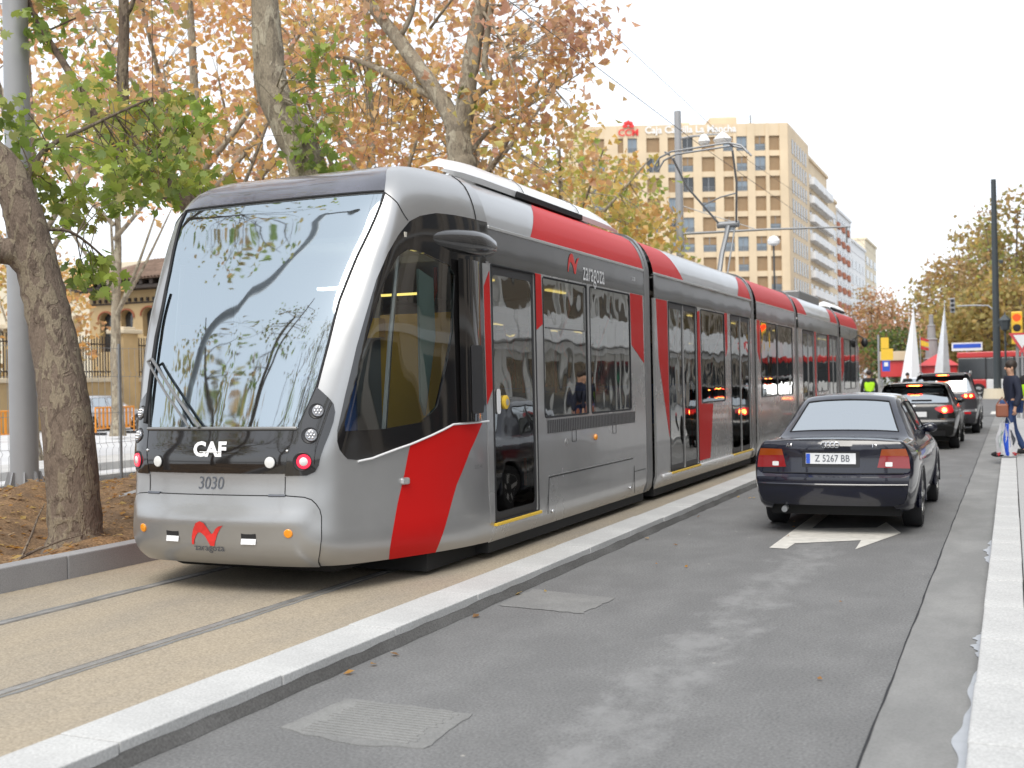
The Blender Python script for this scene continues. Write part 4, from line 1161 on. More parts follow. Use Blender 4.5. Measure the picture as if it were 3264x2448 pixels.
# pantograph on the third section
pan = bpy.data.objects.new('pantograph', None); COL.objects.link(pan); pan.parent = tram; pan.matrix_parent_inverse = world_inv(tram); pan.location = (XC, 22.9, 3.5)
def ptube(nm, pts, r, mat='galv', n=8):
    mb = MB(); mb.tube(pts, r, n); mb.build(nm, MATS[mat], pan, smooth=True)
mb = MB(); mb.box(-6.0, -4.9, 22.3, 23.6, 3.50, 3.62); mb.build('base_frame', MATS['galv'], pan, bevel=.02)
ptube('lower_arm', [(-5.44, 22.9, 3.6), (-5.42, 23.2, 4.2), (-5.38, 23.7, 4.85)], .055)
ptube('thrust_rod', [(-5.30, 23.0, 3.6), (-5.25, 23.7, 4.80)], .02)
mb = MB(); mb.cyl((-5.62, 23.7, 4.87), (-5.16, 23.7, 4.87), .07, n=12); mb.build('knee_joint', MATS['galv'], pan, smooth=True)
ptube('upper_arm', [(-5.56, 23.7, 4.87), (-6.05, 22.9, 5.6), (-6.2, 22.4, 6.12)], .022)
ptube('upper_arm', [(-5.22, 23.7, 4.87), (-5.02, 22.9, 5.6), (-4.98, 22.4, 6.15)], .022)
ptube('upper_tie', [(-5.82, 23.28, 5.25), (-5.4, 23.1, 5.36), (-5.06, 23.1, 5.42)], .016)
for dy in (-.16, .16):
    ptube('contact_bar', [(-6.52, 22.3 + dy, 5.92), (-6.40, 22.3 + dy, 6.10), (-6.15, 22.3 + dy, 6.20), (-5.0, 22.3 + dy, 6.26), (-4.75, 22.3 + dy, 6.18), (-4.62, 22.3 + dy, 6.02)], .020)
ptube('bar_link', [(-6.28, 22.14, 6.20), (-6.28, 22.46, 6.20)], .02); ptube('bar_link', [(-4.98, 22.14, 6.24), (-4.98, 22.46, 6.24)], .02)
# ------------------------------------------------------------------ cars
KU, KQ = 0.40, 0.18
def car_section_pts(w, zb, zsh, wb, zbelt, wr, zr, zt):
    return [(w * .78, zb), (w * .93, zb + .035), (w * .988, (zb + zsh) / 2 - .03), (w, zsh - .13), (w * .985, zsh), (wb, zbelt), ((wb + wr) / 2 + .012, (zbelt + zr) / 2), (wr, zr), (wr * .55, zt - (zt - zr) * .2), (0, zt)]

def make_car(name, loc, rz, spec, label, group, scale=(1, 1, 1), detail=True, step=.055):
    root = thing(name, loc, label, 'car', group, rz)
    st = spec['stations']
    ny = np.array([s[0] for s in st])
    secs = np.array([car_section_pts(*s[1:]) for s in st])          # n,10,2
    n = len(st)
    us = np.arange(float(n))
    cap = spec['cap']                                               # [(z, y)] rear profile
    cz, cy = [c[0] for c in cap], [c[1] for c in cap]
    def S(U, Q):
        u = np.clip(np.asarray(U, float) / KU, 0, n - 1); q = np.asarray(Q, float) / KQ
        sg = np.sign(q) + (q == 0); v = np.clip(9 - np.abs(q), 0, 9)
        i = np.clip(np.floor(v).astype(int), 0, 8); fr = v - i
        y = _h(us, ny, u)
        X = np.zeros_like(u); Zz = np.zeros_like(u)
        # Catmull-Rom across, Hermite along
        cols = [(_h(us, secs[:, k, 0], u), _h(us, secs[:, k, 1], u)) for k in range(10)]
        cx = np.stack([c[0] for c in cols], -1); cz_ = np.stack([c[1] for c in cols], -1)
        ar = np.arange(len(u)) if u.ndim else None
        def cr(A):
            a = A[ar, np.clip(i - 1, 0, 9)]; b = A[ar, i]; c = A[ar, np.clip(i + 1, 0, 9)]; d = A[ar, np.clip(i + 2, 0, 9)]
            lin = b + (c - b) * fr
            sp = .5 * ((2 * b) + (c - a) * fr + (2 * a - 5 * b + 4 * c - d) * fr**2 + (3 * b - a - 3 * c + d) * fr**3)
            return .4 * lin + .6 * sp
        X = cr(cx) * sg; Zz = cr(cz_)
        # the rear end follows the cap profile
        w = np.clip(1 - u / 1.0, 0, 1)
        y = y + w * (np.interp(Zz, cz, cy) - ny[0])
        return np.stack([X, y, Zz], -1)
    paint = spec['paint']
    regs = []
    for nm, pl in spec['glass']: regs.append((nm, [(a * KU, b * KQ) for a, b in pl])); 
    outline = [(0, -9 * KQ), ((n - 1) * KU, -9 * KQ), ((n - 1) * KU, 9 * KQ), (0, 9 * KQ)]
    ov, res = cdt_split(outline, regs, step)
    body = res['body']
    P3 = S(ov[:, 0], ov[:, 1])
    c3 = P3[body].mean(1)
    keep = np.ones(len(body), bool)
    for wy in spec['axles']:
        d = np.hypot(c3[:, 1] - wy, c3[:, 2] - spec['wr'])
        keep &= ~((d < spec['wr'] + .05) & (np.abs(c3[:, 0]) > .5) & (c3[:, 2] < spec['wr'] * 2 + .1))
    def place(o):
        if o is not None: o.matrix_parent_inverse = Matrix.Identity(4)
        return o
    place(patch('body', ov, body[keep], S, paint, root, 0, 0, nsign=-1))
    for nm in dict.fromkeys(r[0] for r in regs):
        tr = res[nm]; cen = ov[tr].mean(1)
        for nm2, pl in regs:
            if nm2 == nm: place(patch(nm, ov, tr[in_poly(cen, pl)], S, MATS['car_glass'], root, -.004, 0, nsign=-1))
    # glass rubbers
    for nm, pl in regs:
        dp = densify(pl, .05); dp = dp + [dp[0]]
        A = np.array(dp); pts = S(A[:, 0], A[:, 1])
        mb = MB(); mb.tube([tuple(p) for p in pts], spec.get('trim_r', .009), 5, caps=False); mb.build('window_trim', MATS[spec.get('trim', 'rubber')], root, local=True, smooth=True)
    # rear cap
    s0 = secs[0]
    capo = [(x, z) for x, z in s0] + [(-x, z) for x, z in s0[::-1][1:]]
    capo = capo[::-1]
    zz_, xx_ = np.array([p[1] for p in s0]), np.array([p[0] for p in s0])
    o_ = np.argsort(zz_); wmax = spec.get('capw', .8)
    bul = spec.get('bulge', .07)
    def Cm(x, z):
        x = np.asarray(x, float); z = np.asarray(z, float)
        return np.stack([x, np.interp(z, cz, cy) - bul * np.clip(1 - (x / wmax) ** 2, 0, 1), z], -1)
    cregs = spec['cap_regions']
    ov2, res2 = cdt_split(capo, [(a, p) for a, p, *_ in cregs], .045)
    place(patch('rear_panel', ov2, res2['body'], Cm, paint, root, 0, 0))
    done = set()
    for a, p, mt, off, dep in cregs:
        tr = res2.get(a)
        if tr is None or len(tr) == 0: continue
        cen = ov2[tr].mean(1)
        place(patch(a.split('#')[0], ov2, tr[in_poly(cen, p)], Cm, MATS[mt], root, off, dep))
    # front end
    fe = secs[-1]; mb = MB()
    mb.add([(x, ny[-1], z) for x, z in fe] + [(-x, ny[-1], z) for x, z in fe[::-1][1:]], [tuple(range(19))]); mb.build('front_panel', paint, root, local=True)
    # underside, arches, wheels
    L = ny[-1]
    mb = MB(); mb.box(-.68, .68, .25, L - .2, .19, .34); mb.build('underbody', MATS['dark_under'], root, local=True)
    mb = MB(); mb.box(-.55, .55, .6, L - .5, .34, .8); mb.build('floor_pan', MATS['dark_under'], root, local=True)
    R_ = spec['wr']; tw_ = spec.get('tw', .20); tx = spec['track'] / 2
    for wy in spec['axles']:
        for sg in (-1, 1):
            x = sg * tx
            wh = bpy.data.objects.new('wheel', None); COL.objects.link(wh); wh.parent = root; wh.location = (x, wy, R_)
            mb = MB(); mb.lathe([(R_ * .62, -tw_ / 2), (R_ * .93, -tw_ / 2), (R_, -tw_ / 2 + .03), (R_, tw_ / 2 - .03), (R_ * .93, tw_ / 2), (R_ * .62, tw_ / 2)], axis='x', n=28); mb.build('tyre', MATS['rubber'], wh, local=True, smooth=True)
            mb = MB(); mb.lathe([(R_ * .64, sg * (tw_ / 2 - .012)), (R_ * .60, sg * (tw_ / 2 + .001)), (R_ * .53, sg * (tw_ / 2 - .01)), (R_ * .5, sg * (tw_ / 2 - .05)), (.001, sg * (tw_ / 2 - .05))], axis='x', n=24); mb.build('rim', MATS['alu'], wh, local=True, smooth=True)
            mb = MB()
            for k in range(5):
                a = k * 2 * math.pi / 5 + .3
                mb.bar((sg * (tw_ / 2 - .02), 0, 0), (sg * (tw_ / 2 - .008), math.cos(a) * R_ * .56, math.sin(a) * R_ * .56), .05, .03, (1, 0, 0))
            mb.cyl((sg * (tw_ / 2 - .05), 0, 0), (sg * (tw_ / 2 - .004), 0, 0), .045, n=12); mb.build('spokes', MATS['alu'], wh, local=True)
            # arch: dark liner and lip
            mb = MB(); arc = [math.pi * q / 18 for q in range(-1, 20)]
            wx = spec['w'] * .985
            mb.grid([[(sg * .45, wy + math.cos(a) * (R_ + .07), R_ + math.sin(a) * (R_ + .07)), (sg * (wx - .02), wy + math.cos(a) * (R_ + .07), R_ + math.sin(a) * (R_ + .07))] for a in arc]); mb.build('wheel_arch', MATS['dark_under'], root, local=True)
            mb = MB(); mb.tube([(sg * (wx - .01), wy + math.cos(a) * (R_ + .06), R_ + math.sin(a) * (R_ + .06)) for a in arc], .03, 6, caps=False); mb.build('arch_lip', paint, root, local=True, smooth=True)
    # inside: seats
    sy = spec.get('seats', (1.75, 2.75))
    for y in sy:
        for x in (-.36, .36):
            mb = MB(); mb.obox((x, y, .88), (.5, .14, .62), Matrix.Rotation(R(12), 3, 'X')); mb.obox((x, y - .06, 1.20 if not spec.get('tall') else 1.36), (.26, .09, .18), Matrix.Rotation(R(8), 3, 'X'))
            mb.build('seat', MATS['interior_grey'], root, local=True, bevel=.03)
    # door mirrors
    for sg in (-1, 1):
        yb, zb = spec['mirror']
        mb = MB(); mb.sphere((sg * (spec['w'] - .05), yb - .25, zb), (.095, .05, .06), 10, 8); mb.build('door_mirror', paint, root, local=True, smooth=True)
    return root, Cm

def quad(x0, x1, z0, z1, r=.0): return round_poly([(x0, z0), (x1, z0), (x1, z1), (x0, z1)], r, 3) if r else [(x0, z0), (x1, z0), (x1, z1), (x0, z1)]
def mirx(p): return [(-x, z) for x, z in p][::-1]

pmat('paint_navy', (0.003, 0.004, 0.014), 0.25, 0.0, 0.4, 0.9, var=0.25, vscale=2.0, coatr=.03)
pmat('paint_black', (0.004, 0.004, 0.004), 0.25, 0.0, 0.3, 0.6, coatr=.03)
pmat('paint_grey', (0.035, 0.035, 0.040), 0.3, 0.2, 0.4, 0.7, coatr=.03)
pmat('paint_pale', (0.62, 0.63, 0.64), 0.3, 0.0, 0.5, 1.0)
pmat('paint_silver', (0.50, 0.52, 0.55), 0.3, 0.4, 0.5, 1.0)
pmat('plate_white', (0.72, 0.73, 0.74), 0.4)
pmat('plate_blue', (0.03, 0.10, 0.55), 0.4)
pmat('amber_lens', (0.30, 0.055, 0.005), 0.15, coat=.8)
pmat('dark_red_lens', (0.24, 0.005, 0.007), 0.12, coat=.8)

# --- dark blue saloon
glass_sedan = [('rear_window', [(4.12, -1.78), (4.92, -1.62), (4.92, 1.62), (4.12, 1.78)]),
               ('windscreen', [(8.1, -1.6), (8.9, -1.8), (8.9, 1.8), (8.1, 1.6)])]
for s in (1, -1):
    q = lambda pts: [(a, s * b) for a, b in pts]
    glass_sedan += [('side_window', q([(5.15, 2.35), (6.35, 2.25), (6.45, 3.75), (4.75, 3.75)])), ('side_window', q([(6.5, 2.25), (7.7, 2.35), (8.45, 3.7), (6.58, 3.75)]))]
tl = [(.475, .70), (.80, .69), (.80, .865), (.755, .89), (.52, .885)]
def amber(p): return [(.505, .822), (.80, .815), (.80, .865), (.755, .89), (.52, .885)]
sedan = dict(
    stations=[(0.06, .80, .31, .80, .755, .90, .70, .955, .975), (.16, .835, .27, .81, .77, .915, .70, .968, .985), (.40, .86, .22, .82, .775, .92, .69, .970, .990), (.80, .866, .20, .82, .775, .925, .685, .972, .992), (.98, .866, .20, .82, .775, .93, .675, .985, 1.005),
              (1.55, .866, .20, .82, .775, .935, .545, 1.335, 1.385), (1.80, .866, .20, .82, .775, .935, .545, 1.365, 1.41), (2.30, .866, .20, .82, .775, .93, .55, 1.375, 1.42), (2.72, .866, .20, .815, .775, .925, .555, 1.345, 1.385), (3.42, .86, .20, .80, .76, .90, .66, .945, .965), (4.15, .83, .22, .72, .70, .80, .60, .84, .85), (4.46, .72, .28, .60, .62, .66, .5, .69, .70)],
    cap=[(.20, .16), (.33, .10), (.40, .05), (.56, .02), (.62, .03), (.645, .10), (.80, .12), (.93, .11), (.975, .15)],
    paint=MATS['paint_navy'], glass=glass_sedan, axles=(1.02, 3.64), wr=.31, track=1.50, w=.866, tw=.205, mirror=(3.15, .98), capw=.80, bulge=.10, trim_r=.008,
    cap_regions=[('tail_lamp#a', amber(tl), 'amber_lens', .010, .03), ('tail_lamp#b', mirx(amber(tl)), 'amber_lens', .010, .03),
                 ('reverse_lamp#a', quad(.555, .625, .71, .755, .01), 'white_lens', .012, .03), ('reverse_lamp#b', mirx(quad(.555, .625, .71, .755, .01)), 'white_lens', .012, .03),
                 ('tail_lamp#c', tl, 'dark_red_lens', .010, .03), ('tail_lamp#d', mirx(tl), 'dark_red_lens', .010, .03),
                 ('number_plate', quad(-.26, .26, .735, .845), 'plate_white', .006, .01), ('plate_recess', quad(-.30, .30, .70, .865, .01), 'black_satin', -.004, 0)])
audi, acap = make_car('saloon_car', (-1.71, 11.93, 0), 0, sedan, 'dark blue four ring saloon with unlit tail lamps, nearest car', 'cars queuing in the lane')
audi.scale = (.955, 1, 1)
def on_cap(capf, x0, z0, off): return lambda u, v, w=0.0: tuple(capf(np.array([x0 + u]), np.array([z0 + v]))[0] + np.array([0, -off, 0]))
def local_letters(body, size, mapf, mat, root, **kw):
    v, f = text_2d(body, size, **kw); mb = MB(); mb.add([mapf(a, b) for a, b in v], f); return mb.build('lettering', MATS[mat], root, local=True, fix=False)
local_letters('Z 5267 BB', .098, on_cap(acap, .018, .79, .011), 'text_dark', audi, sx=.86)
mb = MB(); mb.add([on_cap(acap, 0, 0, .011)(a, b) for a, b in quad(-.256, -.215, .74, .84)], [(0, 1, 2, 3)]); mb.build('plate_band', MATS['plate_blue'], audi, local=True, fix=False)
for k in range(4):
    x = -.066 + k * .044
    mb = MB(); c = on_cap(acap, 0, 0, .012)
    mb.tube([c(x + .028 * math.cos(a), .93 + .028 * math.sin(a)) for a in [2 * math.pi * q / 16 for q in range(17)]], .0045, 5, caps=False); mb.build('badge_ring', MATS['chrome'], audi, local=True, smooth=True)
local_letters('A4', .055, on_cap(acap, -.44, .925, .012), 'chrome', audi)
local_letters('1.8', .045, on_cap(acap, .45, .92, .012), 'chrome', audi)
mb = MB(); mb.tube([on_cap(acap, 0, 0, .004)(x, .64) for x in np.linspace(-.74, .74, 12)], .006, 5); mb.build('boot_seam', MATS['dark_under'], audi, local=True)
mb = MB(); mb.tube([(-.50, .12, .27), (-.50, .02, .26)], .032, 10); mb.build('exhaust_pipe', MATS['galv'], audi, local=True, smooth=True)
mb = MB(); mb.tube([on_cap(acap, 0, 0, .006)(x, .53) for x in np.linspace(-.78, .78, 14)], .012, 6); mb.build('bumper_strip', MATS['paint_navy'], audi, local=True, smooth=True)

# --- black hatchback and grey off-roader share one body plan
def hatch_spec(W, H, L, wr, paint, axles, zbelt, tall, lit, lampz, lampx):
    zt = H
    stt = [(.10, W * .93, .30, .80 * H / 1.45, W * .86, zbelt, W * .68, zt - .075, zt - .035), (.22, W * .965, .26, .82 * H / 1.45, W * .88, zbelt, W * .69, zt - .055, zt - .018), (.6, W, .22, .83 * H / 1.45, W * .90, zbelt, W * .69, zt - .04, zt - .005), (1.2, W, .20, .83 * H / 1.45, W * .90, zbelt, W * .68, zt - .03, zt), (1.9, W, .20, .83 * H / 1.45, W * .90, zbelt - .01, W * .68, zt - .035, zt), (2.5, W, .2, .82 * H / 1.45, W * .9, zbelt - .02, W * .67, zt - .09, zt - .05), (3.2, W, .2, .80 * H / 1.45, W * .88, zbelt - .05, W * .74, zbelt + .03, zbelt + .06), (L - .35, W * .95, .22, .72 * H / 1.45, W * .8, zbelt - .16, W * .66, zbelt - .12, zbelt - .11), (L, W * .82, .3, .58 * H / 1.45, W * .7, zbelt - .32, W * .5, zbelt - .29, zbelt - .28)]
    gl = [('windscreen', [(5.1, -1.6), (5.9, -1.8), (5.9, 1.8), (5.1, 1.6)])]
    for s in (1, -1):
        q = lambda pts: [(a, s * b) for a, b in pts]
        gl += [('side_window', q([(1.6, 2.4), (2.7, 2.35), (2.7, 3.75), (2.0, 3.75)])), ('side_window', q([(2.8, 2.35), (3.85, 2.3), (3.9, 3.75), (2.8, 3.75)])), ('side_window', q([(4.0, 2.3), (4.85, 2.4), (5.6, 3.65), (4.05, 3.75)]))]
    z0 = zbelt
    cap = [(.2, .14), (.34, .06), (.5, 0), (.62, .0), (.68, .06), (z0 - .1, .07), (z0 + .02, .10), (zt - .10, .10 + (.42 if not tall else .30)), (zt - .05, .12 + (.30 if not tall else .2))]
    lx0, lx1 = lampx; lz0, lz1 = lampz
    tlp = smooth_poly([(lx0, (lz0 + lz1) / 2 + .02), (lx0 + .12, lz0 + .01), (lx1 - .05, lz0), (lx1, lz0 + .06), (lx1 - .02, lz1), (lx0 + .16, lz1 - .01)], 4)
    rw = round_poly([(-W * .80, z0 + .06), (W * .80, z0 + .06), (W * .66, zt - .13), (-W * .66, zt - .13)], .05, 4)
    cr = [('tail_lamp#a', tlp, 'red_lens', .012, .03), ('tail_lamp#b', mirx(tlp), 'red_lens', .012, .03), ('rear_window', rw, 'car_glass', .002, 0),
          ('number_plate', quad(-.26, .26, .72, .83) if not tall else quad(-.26, .26, .78, .89), 'plate_white', .006, .01),
          ('lower_bumper', quad(-W * .7, W * .7, .31, .43, .02), 'black_satin', .004, 0)]
    return dict(stations=stt, cap=cap, paint=paint, glass=gl, axles=axles, wr=wr, track=2 * W - .24, w=W, tw=.21, mirror=(2.95, zbelt + .05), capw=W * .93, bulge=.13, cap_regions=cr, tall=tall, seats=(1.3, 2.2), trim_r=.007)

hs = hatch_spec(.89, 1.47, 4.25, .315, MATS['paint_black'], (.85, 3.45), .96, False, True, (.80, .96), (.42, .80))
hat, hcap = make_car('hatchback_car', (-1.95, 26.1, 0), 0, hs, 'black hatchback with glowing brake lamps in front of the blue saloon', 'cars queuing in the lane', step=.075)
ss = hatch_spec(.92, 1.68, 4.4, .35, MATS['paint_grey'], (.85, 3.45), 1.10, True, True, (.96, 1.10), (.45, .83))
suv, scap = make_car('offroad_car', (-1.72, 33.0, 0), 0, ss, 'tall dark grey off road car with lit twin lamps ahead of the hatchback', 'cars queuing in the lane', step=.075)
def glow(root, capf, x, z, r, core=True):
    c = capf(np.array([x]), np.array([z]))[0]
    mb = MB(); mb.lathe([(r, .0), (r * .9, .012), (.001, .02)], c=(0, 0, 0), axis='y', n=16); mb.v = [(v[0] + c[0], c[1] - .03 - v[1], v[2] + c[2]) for v in mb.v]; mb.build('brake_bulb', MATS['lamp_red'], root, local=True, smooth=True)
    if core:
        mb = MB(); mb.lathe([(r * .6, .0), (r * .5, .012), (.001, .016)], axis='y', n=14); mb.v = [(v[0] + c[0], c[1] - .05 - v[1], v[2] + c[2]) for v in mb.v]; mb.build('bulb_core', MATS['lamp_red_core'], root, local=True, smooth=True)
for s in (1, -1):
    glow(hat, hcap, s * .62, .865, .072)
    glow(suv, scap, s * .58, 1.04, .05); glow(suv, scap, s * .71, 1.04, .05)
    mb = MB(); c = scap(np.array([s * .62]), np.array([.58]))[0]; mb.box(c[0] - .09, c[0] + .09, c[1] - .02, c[1] + .01, .55, .61); mb.build('rear_reflector', MATS['red_lens'], suv, local=True)
for root, H, W, y0 in ((hat, 1.47, .89, .42), (suv, 1.68, .92, .30)):
    mb = MB(); mb.prism([(-W * .66, y0 + .16), (W * .66, y0 + .16), (W * .60, y0 - .14), (0, y0 - .20), (-W * .60, y0 - .14)], lambda x, y: (x, y, H - .075 + .1 * (y - y0)), lambda x, y: (x, y, H - .035 + .1 * (y - y0))); mb.build('roof_spoiler', root.children[0].data.materials[0] if root.children else MATS['paint_black'], root, local=True, bevel=.01)
    mb = MB(); mb.box(-.16, .16, y0 - .215, y0 - .18, H - .085, H - .062); mb.build('high_brake_lamp', MATS['lamp_red'], root, local=True)
    mb = MB(); mb.box(-.11, .11, y0 - .225, y0 - .21, H - .080, H - .067); mb.build('high_brake_core', MATS['lamp_red_core'], root, local=True)
mb = MB(); mb.tube([hcap(np.array([x]), np.array([1.08]))[0] + np.array([0, -.02, 0]) for x in np.linspace(-.05, .36, 5)], .012, 5); mb.build('rear_wiper', MATS['rubber'], hat, local=True)
mb = MB(); c = hcap(np.array([0.0]), np.array([.98]))[0]; mb.lathe([(.045, 0), (.04, .012), (.001, .014)], axis='y', n=16); mb.v = [(v[0], c[1] - .004 - v[1], v[2] + .945) for v in mb.v]; mb.build('badge', MATS['chrome'], hat, local=True, smooth=True)
for s in (-1, 1):
    mb = MB(); mb.tube([(s * .66, .6, 1.66), (s * .67, 1.0, 1.70), (s * .67, 2.0, 1.70), (s * .64, 2.5, 1.62)], .018, 6); mb.build('roof_rail', MATS['alu'], suv, local=True, smooth=True)
# ------------------------------------------------------------------ trees
def at(px, py, Y):
    """world point at depth Y along the street for a picture position (2212 x 1659 grid)"""
    s = 3264 / 2212
    d = c_r * (px * s - 1632) - c_u * (py * s - 1224) + c_fw * 3619.19
    return Vector((0, 0, 1.627)) + d * (Y / d.y)

def catmull(pts, n=6):
    P = [Vector(p) for p in pts]; out = []
    for i in range(len(P) - 1):
        a, b, c, d = P[max(i - 1, 0)], P[i], P[i + 1], P[min(i + 2, len(P) - 1)]
        for k in range(n):
            t = k / n
            out.append(.5 * ((2 * b) + (c - a) * t + (2 * a - 5 * b + 4 * c - d) * t * t + (3 * b - a - 3 * c + d) * t ** 3))
    out.append(P[-1])
    return out

def limb(mb, pts, r0, r1, n=8, wob=.0):
    C = catmull(pts, 6); m_ = len(C)
    rad = [(r0 + (r1 - r0) * (i / (m_ - 1)) ** .9) * (1 + wob * random.uniform(-1, 1)) for i in range(m_)]
    mb.tube(C, rad, n)
    return C

def leaf_cloud(name, cen, col, size, parent, star=False, droop=.0, fold=.25):
    """cen (N,3), col (N,3), size (N,)"""
    N = len(cen)
    if N == 0: return None
    a = rng.normal(size=(N, 3)); a[:, 2] -= droop; a /= np.linalg.norm(a, axis=1, keepdims=True)
    b = rng.normal(size=(N, 3)); b -= (a * b).sum(1, keepdims=True) * a; b /= np.linalg.norm(b, axis=1, keepdims=True)
    c = np.cross(a, b)
    if star:       # five-lobed plane leaf
        sh = np.array([(-.5, 0, 0), (-.38, .30, .04), (-.05, .52, .0), (.02, .22, .05), (.30, .40, .0), (.24, .14, .05), (.62, 0, 0), (.24, -.14, .05), (.30, -.40, 0), (.02, -.22, .05), (-.05, -.52, 0), (-.38, -.30, .04)])
        fc = [(0, 1, 3, 9), (0, 9, 11), (1, 2, 3), (9, 10, 11), (3, 4, 5), (3, 5, 7, 9), (5, 6, 7), (7, 8, 9)]
    else:
        sh = np.array([(-.55, 0, 0), (-.05, .42, fold), (.6, 0, 0), (-.05, -.42, fold)])
        fc = [(0, 1, 2), (0, 2, 3)]
    k = len(sh)
    V = cen[:, None, :] + size[:, None, None] * (sh[None, :, 0:1] * a[:, None, :] + sh[None, :, 1:2] * b[:, None, :] + sh[None, :, 2:3] * c[:, None, :])
    V = V.reshape(-1, 3)
    me = bpy.data.meshes.new(name)
    lens = np.array([len(f) for f in fc]); flat = np.concatenate([np.array(f) for f in fc])
    loops = (np.arange(N)[:, None] * k + flat[None, :]).ravel().astype(np.int32)
    tot = np.tile(lens, N).astype(np.int32); start = np.concatenate([[0], np.cumsum(tot)[:-1]]).astype(np.int32)
    me.vertices.add(len(V)); me.vertices.foreach_set("co", V.astype(np.float32).ravel())
    me.loops.add(len(loops)); me.loops.foreach_set("vertex_index", loops)
    me.polygons.add(len(tot)); me.polygons.foreach_set("loop_start", start); me.polygons.foreach_set("loop_total", tot)
    me.update(calc_edges=True)
    at_ = me.color_attributes.new("leaf_color", 'FLOAT_COLOR', 'POINT')
    cc = np.concatenate([np.repeat(col, k, axis=0), np.ones((N * k, 1))], 1).astype(np.float32)
    at_.data.foreach_set("color", cc.ravel())
    return link_mesh(name, me, MATS['leaf'], parent)

PAL = dict(
    rust=[(.56, .30, .17), (.56, .34, .26), (.60, .38, .22), (.50, .27, .18), (.60, .44, .28)],
    orange=[(.66, .37, .10), (.64, .44, .15), (.60, .32, .13), (.62, .48, .18), (.54, .30, .14)],
    yellow=[(.55, .42, .10), (.50, .44, .14), (.60, .38, .10), (.40, .38, .10), (.56, .34, .12)],
    green=[(.18, .26, .05), (.24, .34, .06), (.33, .42, .07), (.15, .21, .055), (.38, .42, .08), (.27, .31, .09)],
    dark=[(.07, .10, .03), (.10, .13, .04), (.13, .15, .05)],
    brown=[(.36, .20, .10), (.42, .24, .12), (.34, .24, .12), (.46, .30, .14)],
    olive=[(.34, .28, .10), (.40, .31, .11), (.28, .25, .09), (.42, .26, .11)],
    bare=[(.22, .15, .08), (.28, .20, .10), (.20, .18, .08)])

def palette(mix, n):
    keys = list(mix); w = np.array([mix[k] for k in keys], float); w /= w.sum()
    pick = rng.choice(len(keys), size=n, p=w)
    out = np.zeros((n, 3))
    for i, k in enumerate(keys):
        m_ = pick == i; p = np.array(PAL[k]); out[m_] = p[rng.integers(0, len(p), m_.sum())]
    return np.clip(out * rng.uniform(.95, 1.5, (n, 1)), 0, .92)

def tree(name, label, limbs, crowns, bark='bark_plane', leaf=(.10, .16), group=None, star=False, twig_r=.010, base=None, branch_n=6):
    """limbs: [(points, r0, r1)], the first one is the trunk; crowns: [(centre, radii, n_clumps, leaves_per_clump, clump_radius, mix)]"""
    b0 = Vector(limbs[0][0][0]) if base is None else Vector(base)
    root = thing(name, b0, label, 'tree', group)
    nodes = []
    for i, (pts, r0, r1) in enumerate(limbs):
        mb = MB(); C = limb(mb, pts, r0, r1, 14 if i == 0 else 9, .04)
        if i == 0:
            for k in range(14):       # root flare
                x, y, z = mb.v[k]; c = C[0]; mb.v[k] = (c.x + (x - c.x) * 1.35, c.y + (y - c.y) * 1.35, z - .1)
        mb.build('trunk' if i == 0 else 'limb', MATS[bark], root, smooth=True)
        m_ = len(C)
        nodes += [(C[k], (r0 + (r1 - r0) * k / (m_ - 1))) for k in range(int(m_ * (.45 if i == 0 else .2)), m_)]
    tw = MB(); CE, CO, SZ = [], [], []
    for (c, rad, ncl, nl, cr, mix) in crowns:
        c = np.array(c, float); rad = np.array(rad, float)
        d = rng.normal(size=(ncl, 3)); d /= np.linalg.norm(d, axis=1, keepdims=True)
        rr = rng.uniform(.25, 1, (ncl, 1)) ** .5
        cl = c + d * rr * rad
        NP = np.array([tuple(n[0]) for n in nodes]); NR = np.array([n[1] for n in nodes])
        for q in range(ncl):
            dd = ((NP - cl[q]) ** 2).sum(1) + rng.uniform(0, .6, len(NP))
            k = int(dd.argmin()); p0 = Vector(NP[k]); p1 = Vector(cl[q])
            L = (p1 - p0).length
            mid = (p0 + p1) / 2 + Vector((random.uniform(-1, 1), random.uniform(-1, 1), random.uniform(-.2, .8))) * L * .14
            r = min(NR[k] * .5, twig_r + .006 * L)
            tw.tube([p0, mid, p1], [r, r * .65, r * .25], 5, caps=False)
            if L > .8 and branch_n:
                for _ in range(2):
                    t = random.uniform(.35, .9); pp = p0.lerp(p1, t); e = pp + Vector((random.uniform(-1, 1), random.uniform(-1, 1), random.uniform(-.4, .8))) * min(.9, L * .4)
                    tw.tube([pp, (pp + e) / 2 + Vector((0, 0, .05)), e], [r * .4, r * .3, r * .12], 4, caps=False)
            n = max(3, int(nl * random.uniform(.5, 1.4)))
            CE.append(cl[q] + rng.normal(size=(n, 3)) * cr * np.array([1, 1, .75]))
            base_c = palette(mix, 1)[0]
            CO.append(palette(mix, n) * .5 + base_c * .5)
            SZ.append(rng.uniform(leaf[0], leaf[1], n))
    if len(tw.v): tag(tw.build('branches', MATS[bark], root, smooth=True, fix=False), kind='stuff')
    if CE: leaf_cloud('crown', np.concatenate(CE), np.concatenate(CO), np.concatenate(SZ), root, star, .3)
    return root
def rel(a, b): return (a[0] + b[0], a[1] + b[1], a[2] + b[2])

